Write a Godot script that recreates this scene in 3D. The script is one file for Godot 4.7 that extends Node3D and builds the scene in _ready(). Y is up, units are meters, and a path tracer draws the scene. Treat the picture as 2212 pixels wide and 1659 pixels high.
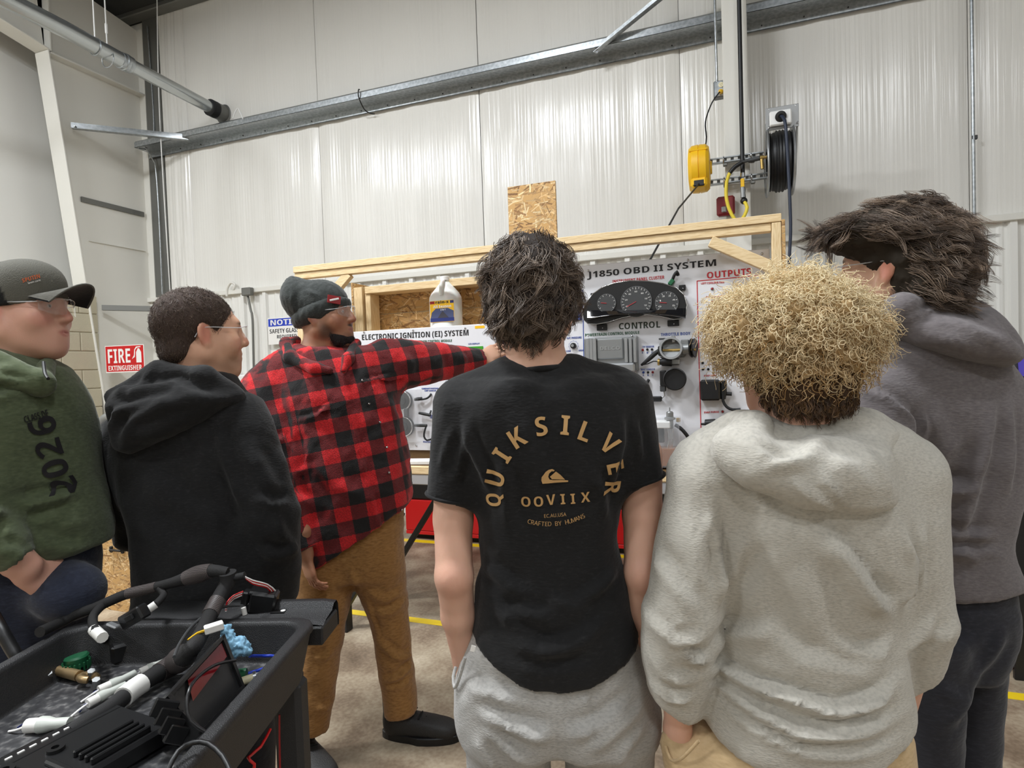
extends Node3D

# ---- camera of the photograph (2212 x 1659) ----
const FOC := 1290.0
const CAM := Vector3(0, 1.48, 5.3)
var cam_basis := Basis()
var view_basis := Basis()

func ray(x: float, y: float) -> Vector3:
	return cam_basis * Vector3(x - 1106.0, 829.5 - y, -FOC)

# the point seen at that pixel on the plane axis = value (room axes)
func on(axis: int, value: float, x: float, y: float) -> Vector3:
	var d := ray(x, y)
	return CAM + d * ((value - CAM[axis]) / d[axis])

# the point seen at that pixel at that level distance in front of the camera
func at(x: float, y: float, depth: float) -> Vector3:
	var d := ray(x, y)
	return CAM + d * (depth / d.dot(-view_basis.z))

# ---- mesh builder ----
class MB:
	var v := PackedVector3Array()
	var n := PackedVector3Array()
	var uv := PackedVector2Array()
	var c := PackedColorArray()
	var ix := PackedInt32Array()
	var col := Color(1, 1, 1)
	var xf := Transform3D()

	func vert(p: Vector3, nn: Vector3, u := Vector2()) -> int:
		v.append(xf * p)
		n.append((xf.basis * nn).normalized())
		uv.append(u)
		c.append(col)
		return v.size() - 1

	func tri(a: int, b: int, d: int) -> void:
		ix.append(a)
		ix.append(b)
		ix.append(d)

	func quad(a: Vector3, b: Vector3, d: Vector3, e: Vector3, out := Vector3()) -> void:
		var nn := (d - a).cross(e - b).normalized()
		if nn.dot(out) < 0:
			nn = -nn
		var i := vert(a, nn, Vector2(0, 1))
		vert(b, nn, Vector2(1, 1))
		vert(d, nn, Vector2(1, 0))
		vert(e, nn, Vector2(0, 0))
		tri(i, i + 1, i + 2)
		tri(i, i + 2, i + 3)

	func face(a: Vector3, b: Vector3, d: Vector3, out := Vector3()) -> void:
		var nn := (b - a).cross(d - a).normalized()
		if nn.dot(out) < 0:
			nn = -nn
		var i := vert(a, nn)
		vert(b, nn)
		vert(d, nn)
		tri(i, i + 1, i + 2)

	# a box with chamfered edges
	func box(o: Vector3, s: Vector3, bev := 0.0, bs := Basis()) -> MB:
		var keep := xf
		xf = xf * Transform3D(bs, o)
		var h := s * 0.5
		var b := minf(bev, minf(h.x, minf(h.y, h.z)) * 0.9)
		for ax in 3:
			var u := (ax + 1) % 3
			var w := (ax + 2) % 3
			for sg: float in [-1.0, 1.0]:
				var q := []
				for k in [[-1, -1], [1, -1], [1, 1], [-1, 1]]:
					var p := Vector3()
					p[ax] = sg * h[ax]
					p[u] = k[0] * (h[u] - b)
					p[w] = k[1] * (h[w] - b)
					q.append(p)
				var out := Vector3()
				out[ax] = sg
				quad(q[0], q[1], q[2], q[3], out)
		if b > 0:
			for ax in 3:
				var u := (ax + 1) % 3
				var w := (ax + 2) % 3
				for su: float in [-1.0, 1.0]:
					for sw: float in [-1.0, 1.0]:
						var q := []
						for k in [[-1, 0], [1, 0], [1, 1], [-1, 1]]:
							var p := Vector3()
							p[ax] = k[0] * (h[ax] - b)
							p[u] = su * (h[u] - (b if k[1] else 0.0))
							p[w] = sw * (h[w] - (0.0 if k[1] else b))
							q.append(p)
						var out := Vector3()
						out[u] = su
						out[w] = sw
						quad(q[0], q[1], q[2], q[3], out)
			for sx: float in [-1.0, 1.0]:
				for sy: float in [-1.0, 1.0]:
					for sz: float in [-1.0, 1.0]:
						var e := Vector3(sx, sy, sz)
						face(e * Vector3(h.x, h.y - b, h.z - b), e * Vector3(h.x - b, h.y, h.z - b), e * Vector3(h.x - b, h.y - b, h.z), e)
		xf = keep
		return self

	# a box between two opposite corners
	func span(a: Vector3, b: Vector3, bev := 0.0) -> MB:
		return box((a + b) * 0.5, (b - a).abs(), bev)

	# a straight bar of rectangular section from a to b
	func bar(a: Vector3, b: Vector3, w: float, t: float, bev := 0.0, up := Vector3.UP) -> MB:
		var z := (b - a).normalized()
		if absf(z.dot(up)) > 0.99:
			up = Vector3.RIGHT
		var x := up.cross(z).normalized()
		return box((a + b) * 0.5, Vector3(w, t, a.distance_to(b)), bev, Basis(x, z.cross(x), z))

	# a tube along a path; radius is a number or one for each point
	func tube(path: PackedVector3Array, rad: Variant, sides := 8, caps := true, flat := 1.0, uvs := 0.0) -> MB:
		var k := path.size()
		var t := (path[1] - path[0]).normalized()
		var x := t.cross(Vector3.UP if absf(t.y) < 0.9 else Vector3.RIGHT).normalized()
		var first := v.size()
		var run := 0.0
		for i in k:
			var t2 := (path[mini(i + 1, k - 1)] - path[maxi(i - 1, 0)]).normalized()
			if i > 0:
				run += path[i].distance_to(path[i - 1])
				x = (x - t2 * x.dot(t2)).normalized()
			t = t2
			var y := t.cross(x)
			var r: float = rad if rad is float else rad[i]
			for j in sides + 1:
				var a := TAU * j / sides
				var d := x * cos(a) + y * sin(a) * flat
				vert(path[i] + d * r, x * cos(a) * flat + y * sin(a), Vector2(float(j) / sides, run * uvs))
			if i > 0:
				var o := first + (i - 1) * (sides + 1)
				for j in sides:
					tri(o + j, o + j + 1, o + j + sides + 2)
					tri(o + j, o + j + sides + 2, o + j + sides + 1)
		if caps:
			for e in [0, k - 1]:
				var nn := ((path[0] - path[1]) if e == 0 else (path[k - 1] - path[k - 2])).normalized()
				var ce := vert(path[e], nn)
				var st := v.size()
				for j in sides:
					v.append(v[first + e * (sides + 1) + j])
					n.append((xf.basis * nn).normalized())
					uv.append(Vector2())
					c.append(col)
				for j in sides:
					tri(ce, st + j, st + (j + 1) % sides)
		return self

	# a profile of (radius, height) turned round the y axis of tr
	func lathe(prof: Array, segs := 20, tr := Transform3D(), smooth := false) -> MB:
		var keep := xf
		xf = xf * tr
		for i in prof.size() - 1:
			var p0: Vector2 = prof[i]
			var p1: Vector2 = prof[i + 1]
			var d := (p1 - p0).normalized()
			var n0 := Vector2(d.y, -d.x)
			var n1 := n0
			if smooth:
				if i > 0:
					var e: Vector2 = (p1 - prof[i - 1]).normalized()
					n0 = Vector2(e.y, -e.x)
				if i + 2 < prof.size():
					var e: Vector2 = (prof[i + 2] - p0).normalized()
					n1 = Vector2(e.y, -e.x)
			var st := v.size()
			for j in segs + 1:
				var a := TAU * j / segs
				vert(Vector3(p0.x * cos(a), p0.y, p0.x * sin(a)), Vector3(n0.x * cos(a), n0.y, n0.x * sin(a)), Vector2(float(j) / segs, 0))
				vert(Vector3(p1.x * cos(a), p1.y, p1.x * sin(a)), Vector3(n1.x * cos(a), n1.y, n1.x * sin(a)), Vector2(float(j) / segs, 1))
			for j in segs:
				var o := st + j * 2
				tri(o, o + 1, o + 3)
				tri(o, o + 3, o + 2)
		xf = keep
		return self

	# a closed outline in the x-y plane of tr, from z = 0 to z = depth, its front edge chamfered
	func prism(poly: PackedVector2Array, depth: float, tr := Transform3D(), bev := 0.0) -> MB:
		var keep := xf
		xf = xf * tr
		var k := poly.size()
		var area := 0.0
		for i in k:
			area += poly[i].cross(poly[(i + 1) % k])
		var inset := PackedVector2Array()
		for i in k:
			var e0 := (poly[i] - poly[(i + k - 1) % k]).normalized()
			var e1 := (poly[(i + 1) % k] - poly[i]).normalized()
			var m := (Vector2(-e0.y, e0.x) + Vector2(-e1.y, e1.x))
			m = m.normalized() / maxf(0.4, m.length() * 0.5) * signf(area)
			inset.append(poly[i] + m * bev)
		var idx := Geometry2D.triangulate_polygon(inset)
		for s in 2:
			var nn := Vector3(0, 0, 1 if s else -1) * signf(depth)
			var st := v.size()
			for p in (inset if s else poly):
				vert(Vector3(p.x, p.y, depth if s else 0.0), nn, Vector2(p.x, p.y))
			for i in range(0, idx.size(), 3):
				tri(st + idx[i], st + idx[i + 1], st + idx[i + 2])
		for i in k:
			var a := poly[i]
			var b := poly[(i + 1) % k]
			var o := Vector3(b.y - a.y, a.x - b.x, 0) * signf(area)
			var z1 := depth - bev * signf(depth)
			quad(Vector3(a.x, a.y, 0), Vector3(b.x, b.y, 0), Vector3(b.x, b.y, z1), Vector3(a.x, a.y, z1), o)
			if bev > 0:
				var a2 := inset[i]
				var b2 := inset[(i + 1) % k]
				quad(Vector3(a.x, a.y, z1), Vector3(b.x, b.y, z1), Vector3(b2.x, b2.y, depth), Vector3(a2.x, a2.y, depth), o.normalized() + Vector3(0, 0, signf(depth)))
		xf = keep
		return self

	# a grid of points, rows x columns, smooth
	func sheet(rows: Array, close := false) -> MB:
		var st := v.size()
		var m: int = rows.size()
		var k: int = rows[0].size()
		for i in m:
			for j in k:
				var a: Vector3 = rows[mini(i + 1, m - 1)][j] - rows[maxi(i - 1, 0)][j]
				var b: Vector3 = (rows[i][(j + 1) % k] - rows[i][(j + k - 1) % k]) if close else (rows[i][mini(j + 1, k - 1)] - rows[i][maxi(j - 1, 0)])
				vert(rows[i][j], b.cross(a).normalized(), Vector2(float(j) / maxi(1, k - 1), float(i) / maxi(1, m - 1)))
		for i in m - 1:
			for j in (k if close else k - 1):
				var o := st + i * k + j
				var o2 := st + i * k + (j + 1) % k
				tri(o, o2, o2 + k)
				tri(o, o2 + k, o + k)
		return self

	func ball(o: Vector3, r: Vector3, segs := 12, bs := Basis()) -> MB:
		var prof := []
		for i in segs / 2 + 1:
			var a := -PI / 2 + PI * i / (segs / 2)
			prof.append(Vector2(maxf(cos(a), 0.0001), sin(a)))
		return lathe(prof, segs, Transform3D(bs * Basis.from_scale(r), o), true)

	func join(m: MB) -> MB:
		var o := v.size()
		for i in m.v.size():
			vert(m.v[i], m.n[i], m.uv[i])
			c[c.size() - 1] = m.c[i]
		for i in m.ix:
			ix.append(i + o)
		return self

	func mesh() -> ArrayMesh:
		for i in range(0, ix.size(), 3):
			var a := v[ix[i]]
			var g := (v[ix[i + 2]] - a).cross(v[ix[i + 1]] - a)
			if g.dot(n[ix[i]] + n[ix[i + 1]] + n[ix[i + 2]]) < 0:
				var t := ix[i + 1]
				ix[i + 1] = ix[i + 2]
				ix[i + 2] = t
		var arr := []
		arr.resize(Mesh.ARRAY_MAX)
		arr[Mesh.ARRAY_VERTEX] = v
		arr[Mesh.ARRAY_NORMAL] = n
		arr[Mesh.ARRAY_TEX_UV] = uv
		arr[Mesh.ARRAY_COLOR] = c
		arr[Mesh.ARRAY_INDEX] = ix
		var m := ArrayMesh.new()
		m.add_surface_from_arrays(Mesh.PRIMITIVE_TRIANGLES, arr)
		return m

# ---- naming and grouping ----
var taken := {}
var guard := Mutex.new()

func numbered(parent: Node, called: String) -> String:
	var key := str(parent.get_instance_id()) + called
	guard.lock()
	var k: int = taken.get(key, 0)
	taken[key] = k + 1
	guard.unlock()
	return called if k == 0 else "%s_%03d" % [called, k]

func tag(o: Node3D, label: String, category := "", group := "", kind := "") -> Node3D:
	if label:
		o.set_meta("label", label)
	if category:
		o.set_meta("category", category)
	if group:
		o.set_meta("group", group)
	if kind:
		o.set_meta("kind", kind)
	return o

func thing(called: String, label: String, category: String, where := Vector3(), turn := Basis(), group := "") -> Node3D:
	var o := Node3D.new()
	o.name = numbered(self, called)
	add_child(o, true)
	o.transform = Transform3D(turn, where)
	return tag(o, label, category, group)

# while figures are worked out on threads, a part is only noted down; hatch() makes it a mesh afterwards
var threaded := false

func part(called: String, m: Variant, material: Material, parent: Node3D = self, label := "") -> Node3D:
	var o: Node3D
	if threaded:
		o = Node3D.new()
		o.set_meta("shape", m)
		o.set_meta("cloth", material)
	else:
		o = MeshInstance3D.new()
		o.mesh = m.mesh() if m is MB else m
		o.material_override = material
	o.name = numbered(parent, called)
	parent.add_child(o, true)
	if label:
		o.set_meta("label", label)
	return o

func hatch(o: Node3D, parent: Node3D) -> void:
	var n := o
	if o.has_meta("shape"):
		n = MeshInstance3D.new()
		n.mesh = (o.get_meta("shape") as MB).mesh()
		n.material_override = o.get_meta("cloth")
		n.transform = o.transform
		for k in ["label", "category", "group", "kind"]:
			if o.has_meta(k):
				n.set_meta(k, o.get_meta(k))
	var called := str(o.name)
	var kids := o.get_children()
	for q in kids:
		o.remove_child(q)
	n.name = called
	parent.add_child(n, true)
	for q in kids:
		hatch(q, n)
	if n != o:
		o.free()

# a top-level thing that is one mesh, built in room axes but placed at its own base
func solo(called: String, label: String, category: String, m: MB, material: Material, group := "") -> Node3D:
	var b := AABB(m.v[0], Vector3())
	for p in m.v:
		b = b.expand(p)
	var base := Vector3(b.get_center().x, b.position.y, b.get_center().z)
	for i in m.v.size():
		m.v[i] -= base
	var o := part(called, m, material)
	o.position = base
	tag(o, label, category, group)
	return o

func struct(called: String, m: MB, material: Material, label := "", category := "") -> Node3D:
	var o := part(called, m, material)
	tag(o, label, category, "", "structure")
	return o

func copy(o: Node3D, label: String, where: Transform3D) -> Node3D:
	var r: Node3D = o.duplicate()
	r.name = numbered(self, str(o.name).rstrip("0123456789").trim_suffix("_"))
	add_child(r, true)
	r.transform = where
	r.set_meta("label", label)
	return r

func curve(pts: Array, step := 0.02) -> PackedVector3Array:
	var out := PackedVector3Array()
	var k := pts.size()
	for i in k - 1:
		var p0: Vector3 = pts[maxi(i - 1, 0)]
		var p1: Vector3 = pts[i]
		var p2: Vector3 = pts[i + 1]
		var p3: Vector3 = pts[mini(i + 2, k - 1)]
		var m := maxi(2, int(p1.distance_to(p2) / step))
		for j in m:
			var t := float(j) / m
			out.append(0.5 * (2.0 * p1 + (p2 - p0) * t + (2.0 * p0 - 5.0 * p1 + 4.0 * p2 - p3) * t * t + (3.0 * p1 - p0 - 3.0 * p2 + p3) * t * t * t))
	out.append(pts[k - 1])
	return out

func ring(o: Vector3, x: Vector3, y: Vector3, k := 24, a0 := 0.0, a1 := TAU) -> PackedVector3Array:
	var out := PackedVector3Array()
	for i in k + 1:
		var a := a0 + (a1 - a0) * i / k
		out.append(o + x * cos(a) + y * sin(a))
	return out

# axes whose y runs along d
func along(d: Vector3, o := Vector3()) -> Transform3D:
	var y := d.normalized()
	var x := y.cross(Vector3.UP if absf(y.y) < 0.9 else Vector3.RIGHT).normalized()
	return Transform3D(Basis(x, y, x.cross(y)), o)

# ---- materials ----
func grain(size: int, freq: float, kind := FastNoiseLite.TYPE_SIMPLEX_SMOOTH, oct := 4, sd := 1) -> Image:
	var f := FastNoiseLite.new()
	f.noise_type = kind
	f.seed = sd
	f.frequency = freq
	f.fractal_octaves = oct
	return f.get_seamless_image(size, size)

func tinted(im: Image, ramp: Array) -> ImageTexture:
	# grey picture to colours of a ramp [[0, col], ... [1, col]]
	var g := Gradient.new()
	g.offsets = PackedFloat32Array(ramp.map(func(r): return r[0]))
	g.colors = PackedColorArray(ramp.map(func(r): return r[1]))
	var lut := []
	for i in 256:
		lut.append(g.sample(i / 255.0))
	var w := im.get_width()
	var h := im.get_height()
	im.convert(Image.FORMAT_L8)
	var d := im.get_data()
	var o := PackedByteArray()
	o.resize(w * h * 3)
	for i in w * h:
		var cc: Color = lut[d[i]]
		o[i * 3] = cc.r8
		o[i * 3 + 1] = cc.g8
		o[i * 3 + 2] = cc.b8
	return ImageTexture.create_from_image(Image.create_from_data(w, h, false, Image.FORMAT_RGB8, o))

func grey(im: Image) -> ImageTexture:
	im.convert(Image.FORMAT_L8)
	return ImageTexture.create_from_image(im)

func mat(c: Color, rough := 0.6, metal := 0.0, tex: Texture2D = null, scale := Vector3.ZERO, bump: Texture2D = null, bump_cm := 0.0) -> StandardMaterial3D:
	var m := StandardMaterial3D.new()
	m.albedo_color = c
	m.roughness = rough
	m.metallic = metal
	m.albedo_texture = tex
	if bump:
		m.heightmap_enabled = true
		m.heightmap_texture = bump
		m.heightmap_scale = bump_cm
	if scale != Vector3.ZERO:
		m.uv1_triplanar = true
		m.uv1_scale = scale
		m.uv1_triplanar_sharpness = 4.0
	return m

func rgb(r: int, g: int, b: int) -> Color:
	return Color8(r, g, b)

var M := {}
var sans: Font
var sans_bold: Font

# a part whose mesh is given in room axes
func wp(called: String, m: MB, material: Material, parent: Node3D, label := "") -> Node3D:
	var inv := parent.global_transform.affine_inverse()
	for i in m.v.size():
		m.v[i] = inv * m.v[i]
		m.n[i] = (inv.basis * m.n[i]).normalized()
	return part(called, m, material, parent, label)

var inked := {}

func glyphs(s: String, font: Font) -> Array:
	var key := s + str(font.get_instance_id())
	if not inked.has(key):
		var tm := TextMesh.new()
		tm.text = s
		tm.font = font
		tm.font_size = 32
		tm.pixel_size = 1.0 / 32.0
		tm.depth = 1.0
		tm.curve_step = 2.0
		inked[key] = tm.get_mesh_arrays()
	return inked[key]

# flat lettering between two points, its capitals that high
func letters(s: String, l: Vector3, r: Vector3, high: float, font: Font, lift := Vector3(0, 0, 1), depth := 0.001) -> MB:
	var a := glyphs(s, font)
	var vv: PackedVector3Array = a[Mesh.ARRAY_VERTEX]
	var nn: PackedVector3Array = a[Mesh.ARRAY_NORMAL]
	var m := MB.new()
	if vv.is_empty():
		return m
	var b := AABB(vv[0], Vector3())
	for p in vv:
		b = b.expand(p)
	var x := (r - l) / b.size.x
	var y := lift.cross(x).normalized() * (high / b.size.y)
	var z := lift.normalized() * depth
	var o := b.get_center()
	var bs := Basis(x, y, z)
	for i in vv.size():
		var p := vv[i] - o
		m.v.append((l + r) * 0.5 + x * p.x + y * p.y + z * (p.z + 0.5))
		m.n.append((bs * nn[i]).normalized())
		m.uv.append(Vector2())
		m.c.append(Color(1, 1, 1))
	m.ix = a[Mesh.ARRAY_INDEX]
	return m

func osb_texture() -> ImageTexture:
	var s := 768
	var im := Image.create(s, s, false, Image.FORMAT_RGB8)
	im.fill(rgb(196, 156, 100))
	var d := im.get_data()
	var r := RandomNumberGenerator.new()
	r.seed = 7
	var cols := [rgb(226, 194, 144), rgb(208, 172, 120), rgb(190, 152, 102), rgb(166, 128, 82), rgb(238, 212, 166), rgb(216, 182, 132), rgb(140, 102, 64), rgb(202, 162, 110)]
	for k in 2600:
		var a := r.randfn(0.0, 0.75)
		var u := Vector2(cos(a), sin(a))
		var w := Vector2(-u.y, u.x)
		var o := Vector2(r.randf() * s, r.randf() * s)
		var l := r.randf_range(24, 62)
		var h := r.randf_range(3, 9)
		if k > 2200:
			l *= 0.7
			h *= 0.4
		var cc: Color = cols[r.randi() % cols.size()]
		var sh := r.randf_range(0.9, 1.08)
		for j in int(h):
			var edge := 0.78 if j == 0 else 1.0
			edge *= sh * r.randf_range(0.95, 1.03)
			var br := int(clampf(cc.r * edge, 0, 1) * 255)
			var bg := int(clampf(cc.g * edge, 0, 1) * 255)
			var bb := int(clampf(cc.b * edge, 0, 1) * 255)
			var q := o + w * j
			for i in int(l):
				var px := posmod(int(q.x), s)
				var py := posmod(int(q.y), s)
				q += u
				var t := (py * s + px) * 3
				d[t] = br
				d[t + 1] = bg
				d[t + 2] = bb
	return ImageTexture.create_from_image(Image.create_from_data(s, s, false, Image.FORMAT_RGB8, d))

func stretched(im: Image, w: int, h: int) -> Image:
	im.resize(w, h, Image.INTERPOLATE_CUBIC)
	return im

func materials() -> void:
	var sf := SystemFont.new()
	sf.font_names = PackedStringArray(["Droid Sans"])
	sans = sf
	var sb := SystemFont.new()
	sb.font_names = PackedStringArray(["Droid Sans"])
	sb.font_weight = 700
	sans_bold = sb
	var fine := grey(grain(256, 0.08, FastNoiseLite.TYPE_SIMPLEX, 3, 3))
	M.fine = fine
	# loose vinyl facing: long ripples that run up and down
	var rip := grain(1024, 0.012, FastNoiseLite.TYPE_SIMPLEX_SMOOTH, 5, 11)
	var rip2 := Image.create(1024, 256, false, Image.FORMAT_L8)
	rip.resize(1024, 1024)
	var small := grain(1024, 0.02, FastNoiseLite.TYPE_SIMPLEX_SMOOTH, 4, 12)
	small.convert(Image.FORMAT_L8)
	rip.convert(Image.FORMAT_L8)
	for y in 256:
		for x in 1024:
			rip2.set_pixel(x, y, Color.from_hsv(0, 0, small.get_pixel((x * 3) % 1024, y / 3).r * 0.6 + rip.get_pixel(x, y / 2).r * 0.4))
	M.vinyl = mat(rgb(232, 230, 224), 0.2, 0.0, null, Vector3(0.5, 0.16, 0.5), grey(rip2), 0.4)
	M.liner = mat(rgb(234, 233, 228), 0.45, 0.0, null, Vector3(0.7, 0.7, 0.7), fine, 0.02)
	M.white_steel = mat(rgb(228, 226, 218), 0.42)
	var gn := grain(512, 0.02, FastNoiseLite.TYPE_CELLULAR, 2, 5)
	M.galv = mat(Color(1, 1, 1), 0.33, 0.85, tinted(gn, [[0, rgb(150, 155, 158)], [1, rgb(196, 200, 202)]]), Vector3(3, 3, 3))
	M.galv_dark = mat(rgb(122, 122, 118), 0.5, 0.6)
	M.roof = mat(rgb(46, 47, 46), 0.8)
	var fl := grain(1024, 0.006, FastNoiseLite.TYPE_SIMPLEX_SMOOTH, 6, 21)
	var speck := grain(1024, 0.09, FastNoiseLite.TYPE_SIMPLEX_SMOOTH, 3, 22)
	fl.convert(Image.FORMAT_L8)
	speck.convert(Image.FORMAT_L8)
	var a := fl.get_data()
	var b := speck.get_data()
	for i in a.size():
		a[i] = clampi(int(a[i] * 0.72 + b[i] * 0.28), 0, 255)
	fl = Image.create_from_data(1024, 1024, false, Image.FORMAT_L8, a)
	var rg: Image = fl.duplicate()
	M.floor = mat(Color(1, 1, 1), 0.5, 0.0, tinted(fl, [[0.0, rgb(96, 80, 64)], [0.35, rgb(134, 116, 96)], [0.55, rgb(160, 144, 122)], [0.75, rgb(178, 164, 142)], [1.0, rgb(202, 190, 168)]]), Vector3(0.45, 0.45, 0.45), grey(rg), 0.06)
	M.tape = mat(rgb(240, 206, 30), 0.5, 0, null, Vector3(4, 4, 4), fine, 0.02)
	M.block = mat(rgb(196, 188, 164), 0.75, 0.0, null, Vector3(6, 6, 6), fine, 0.25)
	M.mortar = mat(rgb(168, 160, 138), 0.9)
	M.osb = mat(Color(1, 1, 1), 0.75, 0.0, osb_texture(), Vector3(1.0, 1.0, 1.0))
	var wg := stretched(grain(512, 0.03, FastNoiseLite.TYPE_SIMPLEX_SMOOTH, 4, 31), 512, 512)
	var wtex := tinted(wg, [[0, rgb(206, 172, 122)], [0.45, rgb(230, 204, 158)], [0.7, rgb(238, 214, 172)], [1, rgb(218, 186, 136)]])
	M.pine = mat(Color(1, 1, 1), 0.6, 0.0, wtex, Vector3(0.7, 9.0, 9.0))
	M.pine_up = mat(Color(1, 1, 1), 0.6, 0.0, wtex, Vector3(9.0, 0.7, 9.0))
	M.dark_wood = mat(rgb(120, 104, 80), 0.6, 0.0, wtex, Vector3(0.7, 9.0, 9.0))
	M.steel_paint = mat(rgb(176, 176, 178), 0.4, 0.2)
	M.black = mat(rgb(20, 20, 21), 0.45)
	M.black_flat = mat(rgb(16, 16, 17), 0.75)
	M.rubber = mat(rgb(24, 24, 26), 0.65)
	M.grey_plastic = mat(rgb(112, 114, 116), 0.5)
	M.dark_grey = mat(rgb(62, 63, 64), 0.5)
	M.alu = mat(rgb(176, 178, 180), 0.34, 0.8)
	M.cast = mat(rgb(150, 152, 152), 0.42, 0.7)
	M.chrome = mat(rgb(215, 217, 220), 0.12, 1.0)
	M.brass = mat(rgb(190, 160, 96), 0.35, 0.85)
	M.red_paint = mat(rgb(196, 26, 28), 0.3)
	M.red_dark = mat(rgb(150, 18, 24), 0.35)
	M.yellow = mat(rgb(242, 190, 28), 0.42)
	M.yellow_hose = mat(rgb(232, 208, 60), 0.5)
	M.white = mat(rgb(240, 240, 238), 0.5)
	M.paper = mat(rgb(236, 234, 228), 0.8)
	M.board = mat(rgb(226, 226, 230), 0.28)
	M.print_black = mat(rgb(26, 24, 28), 0.6)
	M.print_red = mat(rgb(196, 44, 52), 0.6)
	M.print_green = mat(rgb(50, 96, 66), 0.6)
	M.print_blue = mat(rgb(58, 84, 160), 0.6)
	M.print_tan = mat(rgb(196, 156, 102), 0.7)
	M.print_white = mat(rgb(244, 242, 238), 0.6)
	M.navy = mat(rgb(34, 46, 110), 0.4)
	M.blue = mat(rgb(36, 66, 190), 0.45)
	M.green = mat(rgb(30, 96, 62), 0.4)
	var gl := mat(Color(0.96, 0.98, 1.0, 0.08), 0.05)
	gl.transparency = BaseMaterial3D.TRANSPARENCY_ALPHA
	M.glass = gl

func lamp(p: Vector3, energy: float, label: String, lens: Material) -> void:
	var t := thing("ceiling_lamp", label, "lamp", p, Basis(), "high bay lamps under the roof")
	var h := MB.new().box(Vector3(0, 0.06, 0), Vector3(1.25, 0.09, 0.42), 0.015)
	for s in [-0.5, 0.5]:
		h.tube(PackedVector3Array([Vector3(s, 0.1, 0), Vector3(s, 1.1, 0)]), 0.004, 5)
	part("housing", h, M.white, t)
	part("lens", MB.new().box(Vector3(0, 0.008, 0), Vector3(1.15, 0.014, 0.34), 0.004), lens, t)
	var l := AreaLight3D.new()
	l.name = "light"
	l.area_size = Vector2(1.15, 0.34)
	l.light_color = Color(0.97, 0.985, 1.0)
	l.light_energy = energy
	l.area_range = 30.0
	l.area_attenuation = 2.0
	l.shadow_enabled = true
	l.transform = Transform3D(Basis(Vector3.RIGHT, -PI / 2), Vector3(0, -0.012, 0))
	t.add_child(l)

func lights_and_camera() -> void:
	view_basis = Basis(Vector3.UP, deg_to_rad(19.975))
	cam_basis = view_basis * Basis(Vector3.RIGHT, deg_to_rad(-1.688)) * Basis(Vector3.BACK, deg_to_rad(-2.003))
	var cam := Camera3D.new()
	cam.name = "camera"
	cam.fov = rad_to_deg(2.0 * atan(829.5 / FOC))
	cam.transform = Transform3D(cam_basis, CAM)
	cam.near = 0.05
	cam.far = 60.0
	add_child(cam)
	cam.current = true
	var e := Environment.new()
	e.background_mode = Environment.BG_COLOR
	e.background_color = Color(0.02, 0.02, 0.02)
	e.tonemap_mode = Environment.TONE_MAPPER_LINEAR
	e.tonemap_exposure = 1.07
	e.sdfgi_enabled = true
	e.ssao_enabled = true
	e.ssil_enabled = true
	var we := WorldEnvironment.new()
	we.name = "environment"
	we.environment = e
	add_child(we)

func lamps() -> void:
	var lens := mat(rgb(255, 250, 240), 0.5)
	lens.emission_enabled = true
	lens.emission = Color(1.0, 0.99, 0.97)
	lens.emission_energy_multiplier = 2.0
	var spec := [
		[Vector3(-5.6, 5.55, 5.2), 26.0, "white high bay lamp hung under the roof near the left wall"],
		[Vector3(-2.1, 5.55, 4.3), 20.0, "white high bay lamp hung under the roof above the trainer bench"],
		[Vector3(1.6, 5.7, 5.6), 6.0, "white high bay lamp hung under the roof in front of the frame column"],
		[Vector3(5.4, 5.7, 5.6), 5.0, "white high bay lamp hung under the roof near the right wall"],
		[Vector3(-3.6, 6.4, 9.6), 14.0, "white high bay lamp hung behind the camera, the left one of two"],
		[Vector3(2.2, 6.4, 9.6), 10.0, "white high bay lamp hung behind the camera, the right one of two"]]
	for s in spec:
		lamp(s[0], s[1], s[2], lens)

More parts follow.
